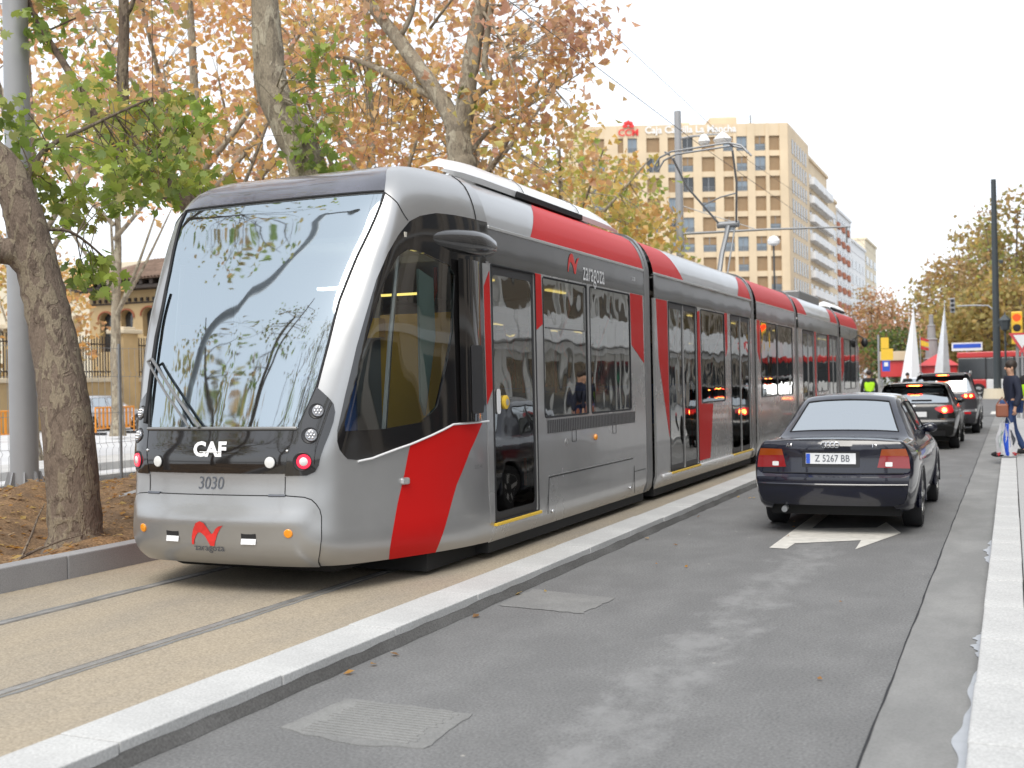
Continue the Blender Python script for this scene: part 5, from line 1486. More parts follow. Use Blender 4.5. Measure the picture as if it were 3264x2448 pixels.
# T1 the leaning plane tree by the track kerb
Y1 = 7.9
t1 = [at(165, 1175, Y1), at(150, 960, Y1), at(128, 800, Y1 + .05), at(98, 650, Y1 + .05), at(72, 545, Y1), at(48, 455, Y1 - .05), at(15, 370, Y1 - .1), at(-60, 290, Y1 - .2), at(-160, 150, Y1 - .3), at(-220, -60, Y1 - .3)]
tree('plane_tree', 'leaning mottled plane tree trunk at the left edge with green leaves', [
    (t1, .245, .12),
    ([at(80, 590, Y1), at(30, 545, Y1 - .15), at(-40, 540, Y1 - .4), at(-160, 470, Y1 - .8), at(-260, 300, Y1 - 1)], .15, .07),
    ([at(40, 440, Y1), at(90, 330, Y1 + .5), at(200, 270, Y1 + 1), at(330, 210, Y1 + 1.6)], .035, .01),
    ([at(60, 500, Y1), at(150, 500, Y1 + .4), at(230, 560, Y1 + .8)], .025, .008),
    ([at(-160, 150, Y1 - .3), at(-150, -150, Y1 - .5), at(-60, -420, Y1 - .2), at(120, -640, Y1)], .10, .03),
    ([at(-220, -60, Y1 - .3), at(-330, -300, Y1 - 1), at(-420, -620, Y1 - 1.5)], .10, .03),
  ], [
    (at(185, 590, 8.7), (.22, .3, .22), 7, 14, .10, dict(green=1)),
    (at(150, 410, 8.6), (.75, .5, .55), 24, 13, .13, dict(green=1, olive=.15)),
    (at(330, 290, 9.6), (.7, .6, .6), 16, 12, .14, dict(green=1, yellow=.3)),
    (at(350, 400, 9.6), (.5, .5, .35), 14, 13, .14, dict(green=1)),
    (at(20, 280, 8.0), (.35, .4, .25), 10, 12, .12, dict(green=1)),
    (at(60, -250, 8.0), (1.6, 1.4, .8), 26, 12, .2, dict(green=.6, orange=.4)),
    (at(-350, -500, 6.9), (2.2, 2.2, 1.2), 46, 12, .25, dict(green=.5, orange=.5)),
  ], 'bark_plane', (.085, .15), None, True, .006)
# T2, T3 behind the tram
Y2 = 12.6
base2 = at(690, 440, Y2)
tree('plane_tree', 'thick pale grey trunk rising straight behind the tram cab roof', [
    ([(base2.x + .25, Y2, .2), (base2.x + .1, Y2, 1.5), at(672, 400, Y2), at(625, 280, Y2), at(588, 190, Y2), at(578, 90, Y2), at(572, 0, Y2), at(560, -160, Y2), at(575, -420, Y2)], .29, .15),
    ([at(560, -160, Y2), at(470, -300, Y2 + .5), at(380, -460, Y2 + 1)], .12, .04),
    ([at(575, 60, Y2), at(560, 75, Y2 - .1), at(553, 150, Y2 - .1), at(556, 200, Y2 - .1)], .012, .006)],
    [(at(690, 210, 12.0), (.6, .5, .9), 12, 12, .13, dict(green=1, yellow=.2)), (at(690, 330, 12.4), (.35, .4, .5), 9, 12, .12, dict(green=1)),
     (at(470, -380, 13), (2.4, 2.0, 1.4), 50, 16, .28, dict(rust=.5, orange=.5))], 'bark_pale', (.10, .16), None, True, .006)
Y3 = 18.0
b3 = at(1000, 420, Y3)
tree('plane_tree', 'pale forked plane tree above the middle of the first tram section', [
    ([(b3.x, Y3, .2), (b3.x, Y3, 2.0), at(1000, 400, Y3), at(995, 340, Y3), at(988, 290, Y3)], .30, .22),
    ([at(988, 295, Y3), at(975, 255, Y3), at(945, 205, Y3), at(900, 140, Y3), at(852, 75, Y3), at(805, 15, Y3), at(765, -50, Y3)], .19, .09),
    ([at(990, 300, Y3), at(1003, 250, Y3), at(1010, 190, Y3), at(1022, 110, Y3), at(1036, 30, Y3), at(1050, -60, Y3)], .20, .12),
    ([at(950, 215, Y3), at(900, 190, Y3 + .1), at(840, 160, Y3 + .2), at(770, 130, Y3 + .4), at(700, 118, Y3 + .5)], .10, .03),
    ([at(1005, 240, Y3), at(1030, 205, Y3), at(1057, 178, Y3), at(1047, 140, Y3), at(1052, 80, Y3), at(1062, 10, Y3)], .075, .05),
    ([at(860, 85, Y3), at(885, 40, Y3), at(895, 0, Y3), at(900, -60, Y3)], .06, .03),
    ([at(1040, 20, Y3), at(1085, 90, Y3 - .5), at(1110, 160, Y3 - .8), at(1125, 240, Y3 - 1)], .03, .008),
    ([at(1000, 350, Y3), at(1060, 280, Y3 + .6), at(1140, 230, Y3 + 1.2), at(1250, 160, Y3 + 2)], .05, .012),
    ([at(930, 60, Y3 + .5), at(960, 20, Y3), at(1000, -30, Y3)], .03, .02)],
    [(at(720, 60, 18.5), (1.7, 1.2, 1.0), 34, 16, .30, dict(orange=.5, rust=.4, green=.25)),
     (at(900, -60, 18.5), (2.5, 1.5, 1.2), 44, 16, .30, dict(rust=.7, orange=.3)),
     (at(1110, 90, 18.0), (1.6, 1.2, 1.1), 40, 14, .26, dict(rust=.7, orange=.3)),
     (at(1190, 30, 18.5), (1.1, 1.0, .8), 18, 10, .24, dict(rust=.8, bare=.2)),
     (at(1150, 240, 18.0), (1.0, 1.0, .8), 24, 14, .24, dict(orange=.7, green=.2, rust=.3)),
     (at(860, 250, 19.0), (1.6, 1.2, .9), 40, 16, .28, dict(orange=.8, rust=.3))], 'bark_pale', (.11, .18), None, False, .008)
# T4 limbs crossing the upper left
Y4 = 11.2
b4 = at(500, 560, Y4)
tree('plane_tree', 'dark double limb leaning left over the tram windscreen from behind', [
    ([(b4.x + .3, Y4, .2), (b4.x + .2, Y4, 1.6), at(470, 520, Y4), at(432, 455, Y4)], .21, .13),
    ([at(435, 460, Y4), at(380, 412, Y4), at(335, 372, Y4), at(300, 330, Y4), at(270, 250, Y4), at(265, 150, Y4), at(268, 60, Y4), at(265, -60, Y4)], .10, .06),
    ([at(415, 455, Y4), at(330, 400, Y4 - .1), at(255, 330, Y4 - .1), at(195, 235, Y4 - .2), at(140, 140, Y4 - .2), at(95, 70, Y4 - .2), at(40, -40, Y4 - .3)], .075, .035),
    ([at(268, 40, Y4), at(285, 10, Y4), at(300, -40, Y4)], .04, .02)],
    [(at(250, 260, 11.0), (1.1, .9, 1.0), 28, 12, .17, dict(green=1, yellow=.15)),
     (at(380, 330, 11.2), (.7, .6, .6), 18, 12, .16, dict(green=1, yellow=.25)),
     (at(100, 60, 11.2), (.5, .5, .4), 10, 12, .15, dict(green=1, orange=.2)),
     (at(160, -120, 11.5), (2.0, 1.5, 1.0), 40, 14, .25, dict(rust=.6, orange=.3, green=.3))], 'bark_brown', (.11, .18), None, True, .007)

# rows of autumn trees in the park behind
def park_tree(px, Y, base_z, h, mix, label, wide=3.0, ncl=150, leaf=(.16, .27), nl=22, lean=0.0, bark='bark_pale', tr=.22, lowest=.32):
    b = at(px, 700, Y); x = b.x
    top = Vector((x + lean, Y, h))
    tr_ = [(x, Y, base_z), (x + lean * .2, Y, h * .3), (x + lean * .5, Y + .2, h * .55), (x + lean, Y, h * .92)]
    limbs = [(tr_, tr, tr * .25)]
    for k in range(6):
        a = k * 1.05 + random.random(); z = h * random.uniform(.3, .6); L = wide * random.uniform(.6, .95)
        p = Vector((x + lean * z / h, Y, z))
        limbs.append(([p, p + Vector((math.cos(a) * L * .45, math.sin(a) * L * .45, h * .12)), p + Vector((math.cos(a) * L, math.sin(a) * L, h * .30))], tr * .42, tr * .10))
    return tree('autumn_tree', label, limbs, [((x + lean * .6, Y, h * (lowest + 1) / 2), (wide, wide, h * (1 - lowest) / 2), int(ncl * .55), int(nl * .85), .40, mix)], bark, leaf, 'autumn trees in the park behind the tram', False, .012, branch_n=1)
park_tree(60, 19.0, .2, 12.5, dict(rust=.9, orange=.3, green=.15), 'rust coloured park tree behind the grey catenary pole', 3.4, 150, (.13, .2), 22, lowest=.42)
park_tree(420, 19.5, .2, 12.0, dict(orange=.8, rust=.5), 'orange park tree seen between the two limbs above the windscreen', 3.2, 190, (.13, .2), 24, lowest=.40)
park_tree(560, 25.0, .2, 13.0, dict(orange=.9, yellow=.4, rust=.2), 'golden park tree behind the thick pale trunk', 3.6, 200, (.16, .25), 22, lowest=.34)
park_tree(800, 24.0, .2, 13.5, dict(orange=.6, rust=.6), 'orange park tree left of the forked plane tree', 3.6, 200, (.15, .24), 22, lowest=.34)
park_tree(1030, 27.0, .2, 12.0, dict(rust=.6, orange=.7, yellow=.2), 'rusty park tree just right of the forked plane tree', 3.6, 190, (.17, .26), 20, lowest=.34)
park_tree(1215, 33.0, .2, 9.6, dict(yellow=.7, orange=.5, green=.5), 'yellow green park tree at the edge of the sky', 3.4, 170, (.17, .27), 24, lowest=.30)
park_tree(1345, 40.0, .2, 8.6, dict(yellow=.9, green=.5, orange=.3), 'low yellow park tree in front of the beige office block', 2.7, 140, (.18, .28), 24, lowest=.28)
park_tree(1265, 45.0, .2, 12.4, dict(yellow=.8, green=.4, orange=.4), 'tallest yellow park tree beside the beige office block', 3.0, 160, (.2, .32), 24, lowest=.25)
park_tree(250, 30.0, .2, 13.0, dict(orange=.6, yellow=.6, rust=.2), 'pale orange park tree high above the pavilion roof', 3.6, 150, (.2, .3), 20, lowest=.68)
park_tree(40, 36.0, .2, 9.0, dict(orange=.6, brown=.3, yellow=.4), 'low orange park tree left of the pavilion', 3.6, 170, (.22, .34), 20, lowest=.2)
park_tree(690, 33.0, .2, 10.0, dict(orange=.7, rust=.5), 'distant orange park tree low behind the tram roof', 4.5, 170, (.22, .34), 20, lowest=.25)
park_tree(950, 36.0, .2, 10.5, dict(orange=.6, yellow=.5, rust=.3), 'distant golden park tree above the roof fairing', 4.5, 170, (.22, .34), 20, lowest=.25)
# ------------------------------------------------------------------ buildings
pmat('stone_beige', (0.66, 0.53, 0.365), 0.85, var=0.08, vscale=.25)
pmat('stone_side', (0.64, 0.51, 0.35), 0.85, var=0.08, vscale=.25)
pmat('brick_cream', (0.50, 0.37, 0.20), 0.9, var=0.12, vscale=1.0)
pmat('cream_wall', (0.66, 0.58, 0.44), 0.9, var=0.06, vscale=.3)
pmat('blind_brown', (0.30, 0.20, 0.11), 0.7, var=0.1)
pmat('pane_blue', (0.20, 0.25, 0.30), 0.08, 0.0, 0.8)
pmat('pane_dark', (0.035, 0.04, 0.045), 0.08, 0.0, 0.8)
pmat('white_render', (0.74, 0.74, 0.74), 0.8, var=0.04)
pmat('roof_tile', (0.22, 0.15, 0.11), 0.9, var=0.3, vscale=2)
pmat('dark_wood', (0.05, 0.04, 0.035), 0.8)
pmat('brick_red', (0.36, 0.13, 0.07), 0.9, var=0.15, vscale=1)
pmat('facade_tan', (0.40, 0.35, 0.29), 0.85, var=0.08, vscale=.4)
pmat('facade_light', (0.56, 0.55, 0.52), 0.85, var=0.06, vscale=.4)

# beige office block with the grid facade
OC, OS = math.cos(R(23.7)), math.sin(R(23.7))
def OF(p):                                   # facade frame: along the front, into the building, up
    return (-28.75 + OC * p[0] - OS * p[1], 165.2 + OS * p[0] + OC * p[1], p[2])
office = thing('office_block', (-44, 168, 0), 'beige office block with a grid of square windows above the tram', 'building')
wpx = [(60, 150), (245, 285), (315, 382), (447, 540), (598, 655), (700, 776), (836, 930), (988, 1060), (1083, 1158), (1212, 1288), (1313, 1388)]
wins = [((a - 1445) * .0203, (b - 1445) * .0203) for a, b in wpx]
ZT = 38.2; rows = [(36.40 - 2.88 * k, 34.30 - 2.88 * k) for k in range(12)]
mb = MB(); XL = -32.0
xs = [XL] + [v for w in wins for v in w] + [0]
for i in range(0, len(xs), 2): mb.box(xs[i], xs[i + 1], 0, 1.2, 0, ZT)
zz_ = [ZT] + [v for r in rows for v in r] + [0]
for i in range(0, len(zz_), 2):
    if zz_[i] - zz_[i + 1] > .05:
        for a, b in wins: mb.box(a, b, .12, 1.2, zz_[i + 1], zz_[i])
mb.v = [OF(p) for p in mb.v]
mb.build('facade', MATS['stone_beige'], office)
A_, B_ = OF((XL, 1.22, 0)), OF((-.1, 1.22, 0))
mb = MB(); mb.prism([A_[:2], B_[:2], (-28.95, 183.5), (-60, 183.5)], lambda x, y: (x, y, 0), lambda x, y: (x, y, ZT - .2)); mb.build('core', MATS['stone_side'], office)
wv = []
for kind in range(3):
    mb = MB(); mb.box(-.5, .5, .0, .06, -.5, .5)
    o = mb.build('window', MATS[['blind_brown', 'pane_blue', 'pane_dark'][kind]], office, local=True); wv.append(o.data); bpy.data.objects.remove(o)
rail_me = None
def put(nm, me, p, sc):
    o = bpy.data.objects.new(nm, me); COL.objects.link(o); o.parent = office; o.matrix_parent_inverse = world_inv(office)
    o.location = OF(p); o.rotation_euler = (0, 0, R(23.7)); o.scale = sc
for r, (z1, z0) in enumerate(rows[:10]):
    for i, (a, b) in enumerate(wins):
        k = random.choices([0, 1, 2], [.62 if i > 5 else .35, .3 if i > 5 else .5, .12])[0]
        put('window', wv[k], ((a + b) / 2, .36, (z0 + z1) / 2), (b - a, 1, z1 - z0))
        if k == 1 and random.random() < .5:      # half drawn blind
            hh = random.uniform(.3, .6) * (z1 - z0); put('window_blind', wv[0], ((a + b) / 2, .30, z1 - hh / 2), (b - a, .5, hh))
        if rail_me is None:
            mb = MB()
            for q in range(3): mb.box(-.5, .5, 0, .05, .15 + q * .3, .22 + q * .3)
            mb.box(-.03, .03, 0, .05, 0, 2.4)
            t_ = mb.build('window_rail', MATS['galv'], office, local=True); rail_me = t_.data; bpy.data.objects.remove(t_)
        if k: put('window_rail', rail_me, ((a + b) / 2, .26, z0), (b - a, 1, .86))
# side with narrow upright windows
mb = MB(); mb.box(-28.95, -28.72, 165.35, 183.5, 0, ZT); mb.build('side_wall', MATS['stone_side'], office)
wm = None
for r, (z1, z0) in enumerate(rows[:10]):
    for k in range(6):
        if wm is None:
            mb = MB(); mb.box(0, .05, 0, 1.2, 0, 2.1); t_ = mb.build('window', MATS['pane_dark'], office, local=True); wm = t_.data; bpy.data.objects.remove(t_)
        o = bpy.data.objects.new('window', wm); COL.objects.link(o); o.parent = office; o.matrix_parent_inverse = world_inv(office); o.location = (-28.72, 168.2 + k * 2.3, z0)
for a, b, d in ((-15.5, -13.5, 39.2), (-24, -23, 39.0), (-10.6, -6.6, 39.9)):
    mb = MB(); mb.box(a, b, 3, 8, ZT - .2, d); mb.v = [OF(p) for p in mb.v]; mb.build('roof_house', MATS['stone_side'], office, bevel=.2)
mb = MB(); mb.v = []; mb.cyl((-4.4, 4, ZT), (-4.4, 4, 40.3), .12, n=8); mb.v = [OF(p) for p in mb.v]; mb.build('roof_mast', MATS['galv'], office)
def off_text(x, z): return lambda u, v, w=0.0: OF((x + u, -.1, z + v))
lettering('CCM', 1.35, off_text(-22.8, 37.15), MATS['text_red'], office, offset=.03)
mb = MB()
for k in range(5):
    a = math.pi * k / 4
    mb.prism([(.75 * p[0], .75 * p[1]) for p in smooth_poly([(math.cos(a) * .25 - math.sin(a) * .22, math.sin(a) * .25 + math.cos(a) * .22), (math.cos(a) * 1.0 - math.sin(a) * .3, math.sin(a) * 1.0 + math.cos(a) * .3), (math.cos(a) * 1.0 + math.sin(a) * .3, math.sin(a) * 1.0 - math.cos(a) * .3), (math.cos(a) * .25 + math.sin(a) * .22, math.sin(a) * .25 - math.cos(a) * .22)], 3)], lambda x, z: OF((-22.8 + x, -.1, 38.1 + z)), lambda x, z: OF((-22.8 + x, -.2, 38.1 + z)))
mb.build('emblem', MATS['text_red'], office)
lettering('Caja Castilla La Mancha', 1.4, off_text(-13.9, 37.45), MATS['text_white'], office, offset=.03, sx=.98)

# blocks further along, seen edge on
def edge_block(label, y0, y1, h, wall, balc, win='pane_dark', wn=4, name='apartment_block', fl=2.95, proud=1.2):
    root = thing(name, (-35, (y0 + y1) / 2, 0), label, 'building')
    mb = MB(); mb.box(-45, -29.2, y0, y1, 0, h); mb.build('wall', MATS[wall], root)
    n = int(h / fl) - 1; wme = bme = None
    for f in range(3, n + 1):
        z = f * fl
        for k in range(wn):
            y = y0 + (k + .5) * (y1 - y0) / wn
            if wme is None:
                mb = MB(); mb.box(0, .06, -(y1 - y0) / wn * .33, (y1 - y0) / wn * .33, 0, 1.9); t_ = mb.build('window', MATS[win], root, local=True); wme = t_.data; bpy.data.objects.remove(t_)
            o = bpy.data.objects.new('window', wme); COL.objects.link(o); o.parent = root; o.matrix_parent_inverse = world_inv(root); o.location = (-29.2, y, z)
            if balc and (k % balc[1] == 0):
                if bme is None:
                    mb = MB(); w_ = (y1 - y0) / wn * .48
                    mb.prism(round_poly([(0, -w_), (proud, -w_), (proud, w_), (0, w_)], proud * .6, 5), lambda x, y_: (x, y_, 0), lambda x, y_: (x, y_, 1.15)); t_ = mb.build('balcony', MATS[balc[0]], root, local=True); bme = t_.data; bpy.data.objects.remove(t_)
                o = bpy.data.objects.new('balcony', bme); COL.objects.link(o); o.parent = root; o.matrix_parent_inverse = world_inv(root); o.location = (-29.2, y, z - .25)
    mb = MB(); mb.box(-45, -28.9, y0 - .2, y1 + .2, h, h + .5); mb.build('parapet', MATS[wall], root)
edge_block('apartment block with rounded white balconies behind the office block', 184, 206, 36.5, 'stone_side', ('white_render', 1), wn=4)
edge_block('plain beige apartment block with dark window strips beyond the balconies', 206.5, 217, 33.5, 'stone_beige', None, wn=2)
edge_block('white and brick apartment block stepping down along the street', 217.5, 238, 32.5, 'white_render', ('brick_red', 2), wn=6, proud=.3)
edge_block('farthest white apartment block before the autumn trees', 238.5, 262, 29.0, 'white_render', None, wn=4)
edge_block('last cream apartment block with a dark edge by the trees', 262.5, 285, 32.0, 'cream_wall', None, wn=3)

# park pavilion with arches
pv = thing('park_pavilion', (-37, 46, 0), 'cream brick pavilion with arched openings and dark eaves at left', 'building')
def arch(cx, w, z0, z1):
    r = w / 2; pts = [(cx - r, z0), (cx + r, z0)]
    return pts + [(cx + r * 1.12 * math.cos(a), z1 - r + r * 1.05 * math.sin(a)) for a in [math.pi * q / 10 - .15 + q * .03 for q in range(11)]]
ar = [arch(-41.55, .72, 3.6, 5.55), arch(-40.2, .72, 4.75, 5.62), arch(-38.8, .75, 4.3, 5.7), arch(-37.4, .75, 4.3, 5.7)]
ovp, rsp = cdt_split([(-42.6, 0), (-32, 0), (-32, 6.6), (-42.6, 6.6)], [('arch', a) for a in ar], .5)
fm = lambda x, z: np.stack([np.asarray(x, float), 44.0 + 0 * np.asarray(x), np.asarray(z, float)], -1)
patch('wall', ovp, rsp['body'], fm, MATS['brick_cream'], pv, 0, .35, False)
for a in ar:
    c = ovp[rsp['arch']].mean(1); patch('arch_opening', ovp, rsp['arch'][in_poly(c, a)], lambda x, z: fm(x, z) + np.array([0, .34, 0]), MATS['pane_dark'], pv, 0, 0, False)
    mb = MB(); mb.tube([(x, 43.97, z) for x, z in [(p[0] + (p[0] - np.mean([q[0] for q in a])) * .18, p[1] + .05) for p in a[2:]]], .05, 5); mb.build('arch_band', MATS['brick_red'], pv)
mb = MB(); mb.box(-42.6, -32, 44.36, 50, 0, 6.55); mb.build('rear_wall', MATS['brick_cream'], pv)
mb = MB(); mb.box(-42.65, -32, 43.93, 44.0, 5.95, 6.02)
for k in range(26): mb.box(-42.3 + k * .38, -42.18 + k * .38, 43.9, 43.995, 6.05, 6.22)
mb.build('cornice', MATS['dark_wood'], pv)
mb = MB(); mb.box(-43.4, -31, 43.2, 51, 6.62, 6.78); mb.build('eaves', MATS['dark_wood'], pv)
for k in range(18):
    mb = MB(); mb.box(-43.2 + k * .65, -43.0 + k * .65, 43.15, 44.0, 6.80, 7.05); mb.build('eaves_bracket', MATS['dark_wood'], pv)
mb = MB(); mb.add([(-43.6, 43.0, 7.06), (-31, 43.0, 7.06), (-31, 51, 7.06), (-43.6, 51, 7.06), (-41.0, 47, 8.5), (-33, 47, 8.5)], [(0, 1, 5, 4), (1, 2, 5), (2, 3, 4, 5), (3, 0, 4), (0, 3, 2, 1)]); roof = mb.build('roof', MATS['roof_tile'], pv)
mb = MB()
for k in range(60): 
    x = -43.4 + k * .21; t = .62
    mb.tube([(x, 43.02, 7.10), (max(-41.0, x) if x < -41 else x, 43.02 + (3.9 if x > -41 else 3.9 * (x + 43.6) / 2.6), 7.10 + (1.38 if x > -41 else 1.38 * (x + 43.6) / 2.6))], .07, 5, caps=False)
tag(mb.build('roof_tiles', MATS['roof_tile'], pv), kind='stuff')

# cream block far behind the park
cb = thing('cream_block', (-70, 80, 0), 'large pale cream building hidden behind the park trees', 'building')
mb = MB(); mb.box(-100, -56, 78, 92, 0, 13.0); mb.build('wall', MATS['cream_wall'], cb)
wme = None
for f in range(4):
    for k in range(12):
        mb = MB()
        if wme is None:
            mb.box(-.5, .5, 0, .06, 0, 1.5); t_ = mb.build('window', MATS['blind_brown'], cb, local=True); wme = t_.data; bpy.data.objects.remove(t_)
        o = bpy.data.objects.new('window', wme); COL.objects.link(o); o.parent = cb; o.matrix_parent_inverse = world_inv(cb); o.location = (-98 + k * 3.5, 77.95, 1.2 + f * 2.9)

# garden wall with pillars and iron railing
gw = thing('garden_wall', (-38, 36, 0), 'low stone wall with pillars and iron railings in front of the pavilion', 'wall')
mb = MB(); mb.box(-38.3, -37.9, 16, 60, 0, 2.05); mb.build('base_wall', MATS['brick_cream'], gw)
mb = MB(); mb.box(-38.4, -37.8, 16, 60, 2.05, 2.25); mb.build('wall_coping', MATS['cream_wall'], gw, bevel=.03)
for y in (17.3, 23.3, 29.3, 35.3, 41.5, 47.5, 53.5):
    mb = MB(); mb.box(-38.45, -37.7, y - .5, y + .5, 0, 4.3); mb.build('pillar', MATS['brick_cream'], gw, bevel=.02)
    mb = MB(); mb.box(-38.6, -37.55, y - .65, y + .65, 4.3, 4.5); mb.box(-38.4, -37.75, y - .4, y + .4, 4.5, 4.62); mb.build('pillar_cap', MATS['cream_wall'], gw, bevel=.04)
mb = MB(); y = 16.3
while y < 59:
    mb.box(-38.12, -38.08, y - .02, y + .02, 2.25, 4.15); y += .17
tag(mb.build('railing_bars', MATS['dark_wood'], gw), kind='stuff')
mb = MB(); mb.box(-38.13, -38.07, 16, 60, 2.5, 2.56); mb.box(-38.13, -38.07, 16, 60, 3.75, 3.81); mb.build('railing_rail', MATS['dark_wood'], gw)

# buildings across the street, seen in the tram's paint and glass
def street_block(label, y0, y1, h, wall, style):
    root = thing('street_building', (12, (y0 + y1) / 2, 0), label, 'building')
    mb = MB(); mb.box(9.0, 20, y0, y1, 0.1, h); mb.build('wall', MATS[wall], root)
    n = int((y1 - y0) / 3.2); dy = (y1 - y0) / n
    wme = bme = None
    for f in range(int(h / 3.3)):
        z = 3.6 + f * 3.3
        if z + 2.5 > h: break
        mb = MB(); mb.box(8.75, 9.02, y0, y1, z - .75, z - .45); mb.build('string_course', MATS['facade_light' if style == 'tan' else 'white_render'], root)
        for k in range(n):
            y = y0 + (k + .5) * dy
            if wme is None:
                mb = MB(); mb.box(-.06, 0, -.8, .8, 0, 2.0); t_ = mb.build('window', MATS['pane_dark'], root, local=True); wme = t_.data; bpy.data.objects.remove(t_)
                mb = MB(); mb.box(-1.0, 0, -dy * .46, dy * .46, -.1, 1.05); t_ = mb.build('balcony', MATS['white_render'], root, local=True); bme = t_.data; bpy.data.objects.remove(t_)
            o = bpy.data.objects.new('window', wme); COL.objects.link(o); o.parent = root; o.matrix_parent_inverse = world_inv(root); o.location = (9.0, y, z)
            if style == 'balcony':
                o = bpy.data.objects.new('balcony', bme); COL.objects.link(o); o.parent = root; o.matrix_parent_inverse = world_inv(root); o.location = (9.0, y, z - .3)
    mb = MB()
    for k in range(n + 1): mb.box(8.8, 9.02, y0 + k * dy - .35, y0 + k * dy + .35, 0.1, h - .5)
    mb.build('pier', MATS[wall], root)
    mb = MB(); mb.box(8.4, 20, y0, y1, h, h + .6); mb.build('cornice', MATS[wall], root)
    mb = MB()
    for k in range(n): mb.box(8.93, 9.01, y0 + k * dy + .5, y0 + (k + 1) * dy - .5, .3, 2.5)
    mb.build('shop_window', MATS['pane_dark'], root)
street_block('tan stone building across the street mirrored in the tram doors', 6, 30, 16, 'facade_tan', 'tan')
street_block('pale building with white balconies mirrored in the rear tram sections', 31, 62, 19, 'facade_light', 'balcony')
street_block('tan building beyond the side street mirrored in the rear tram sections', 63, 112, 21, 'facade_tan', 'balcony')
street_block('pale farthest building along the pavement mirrored at the tram tail', 113, 168, 18, 'facade_light', 'tan')
# ------------------------------------------------------------------ poles, wires, fences, signals
def pole(name, x, y, h, r0, r1, label, cat='pole', mat='pole_grey', group=None, flange=True, z0=0.0):
    root = thing(name, (x, y, z0), label, cat, group)
    mb = MB(); mb.tube([(x, y, z0), (x, y, z0 + h * .5), (x, y, z0 + h)], [r0, (r0 + r1) / 2, r1], 20); mb.build('shaft', MATS[mat], root, smooth=True)
    if flange:
        mb = MB()
        for k in range(8):
            a = k * math.pi / 4; u = Vector((math.cos(a), math.sin(a), 0)); w = Vector((-u.y, u.x, 0)) * .012; c = Vector((x, y, z0))
            q = [c + u * r0 * .9, c + u * (r0 + .14), c + u * (r0 + .02) + Vector((0, 0, .42)), c + u * r0 * .9 + Vector((0, 0, .42))]
            b = len(mb.v); mb.v += [tuple(p + w) for p in q] + [tuple(p - w) for p in q]
            mb.f += [(b, b + 1, b + 2, b + 3), (b + 7, b + 6, b + 5, b + 4), (b, b + 4, b + 5, b + 1), (b + 1, b + 5, b + 6, b + 2), (b + 2, b + 6, b + 7, b + 3)]
        mb.cyl((x, y, z0 + .0), (x, y, z0 + .035), r0 + .17, n=20); mb.build('base_flange', MATS[mat], root)
    return root
def cantilever(root, x, y, z, x1, lamp=True):
    mb = MB(); mb.tube([(x, y, z), ((x + x1) / 2, y, z - .06), (x1, y, z - .18)], [.05, .042, .03], 10); mb.build('cantilever', MATS['galv'], root, smooth=True)
    mb = MB(); mb.tube([(x, y, z + 1.1), (x + (x1 - x) * .45, y, z)], .018, 6); mb.build('stay', MATS['galv'], root)
    mb = MB(); mb.cyl((x1 - .15, y, z - .17), (x1 - .15, y, z - .75), .03, n=8); mb.build('insulator', MATS['frame_grey'], root)
    if lamp:
        for dx, sc in ((1.7, 1.0), (1.0, .6)):
            mb = MB(); mb.tube([(x, y, z + 3.6), (x + dx * .6, y, z + 3.66), (x + dx, y, z + 3.6)], .035, 8); mb.build('lamp_arm', MATS['pole_grey'], root, smooth=True)
            mb = MB(); mb.lathe([(.06, .18), (.14, .12), (.30 * sc + .05, -.10), (.30 * sc, -.2), (.05, -.24)], c=(x + dx, y, z + 3.5), n=16); mb.build('luminaire', MATS['roof_white'], root, smooth=True)
    mb = MB(); mb.tube([(x, y, z + .5), (x - .4, y - .1, z + .55)], .03, 6); mb.sphere((x - .62, y - .12, z + .62), (.26, .14, .10), 12, 8); mb.build('floodlight', MATS['galv'], root, smooth=True)
p1 = pole('catenary_pole', -11.6, 10.8, 12.0, .175, .135, 'thick grey catenary pole standing in the verge at far left', 'pole', z0=.2)
cantilever(p1, -11.6, 10.8, 7.1, -5.15)
p2 = pole('catenary_pole', -11.4, 42.0, 11.8, .175, .13, 'grey catenary pole with lamps in front of the beige office block', 'pole')
cantilever(p2, -11.4, 42.0, 7.15, -5.15)
def wire(pts, r, label):
    mb = MB(); mb.tube(pts, r, 5); return tag(mb.build('overhead_wire', MATS['wire']), label, 'wire')
wire([(-5.3, -20, 6.25), (-5.5, 10.8, 6.28), (-5.6, 22.3, 6.30), (-5.3, 42, 6.25), (-5.4, 75, 6.3)], .0055, 'lower contact wire touching the pantograph above the tram')
wire([(-5.4, -20, 7.3), (-5.4, 10.8, 7.0), (-5.4, 26, 6.6), (-5.4, 42, 7.05), (-5.4, 75, 6.6)], .004, 'upper carrier wire hung from the catenary poles')

# wire mesh fence beside the verge
fx = -12.5
mf = thing('mesh_fence', (fx, 12, .2), 'thin grey wire mesh fence behind the leaning plane tree', 'fence')
for y in (6.0, 8.5, 11.0, 13.5, 16.0, 18.5):
    mb = MB(); mb.cyl((fx, y, .15), (fx, y, 2.35), .022, n=8); mb.build('post', MATS['galv'], mf)
mb = MB(); y = 5.0
while y < 19:
    mb.tube([(fx, y, .3), (fx, y, .75), (fx + .04, y, .8), (fx, y, .85), (fx, y, 1.85), (fx + .04, y, 1.9), (fx, y, 1.95), (fx, y, 2.3)], .0035, 3, caps=False); y += .13
for z in (.32, .85, 1.3, 1.85, 2.28): mb.tube([(fx, 5, z), (fx, 19, z)], .0035, 3, caps=False)
tag(mb.build('wire_mesh', MATS['galv'], mf), kind='stuff')

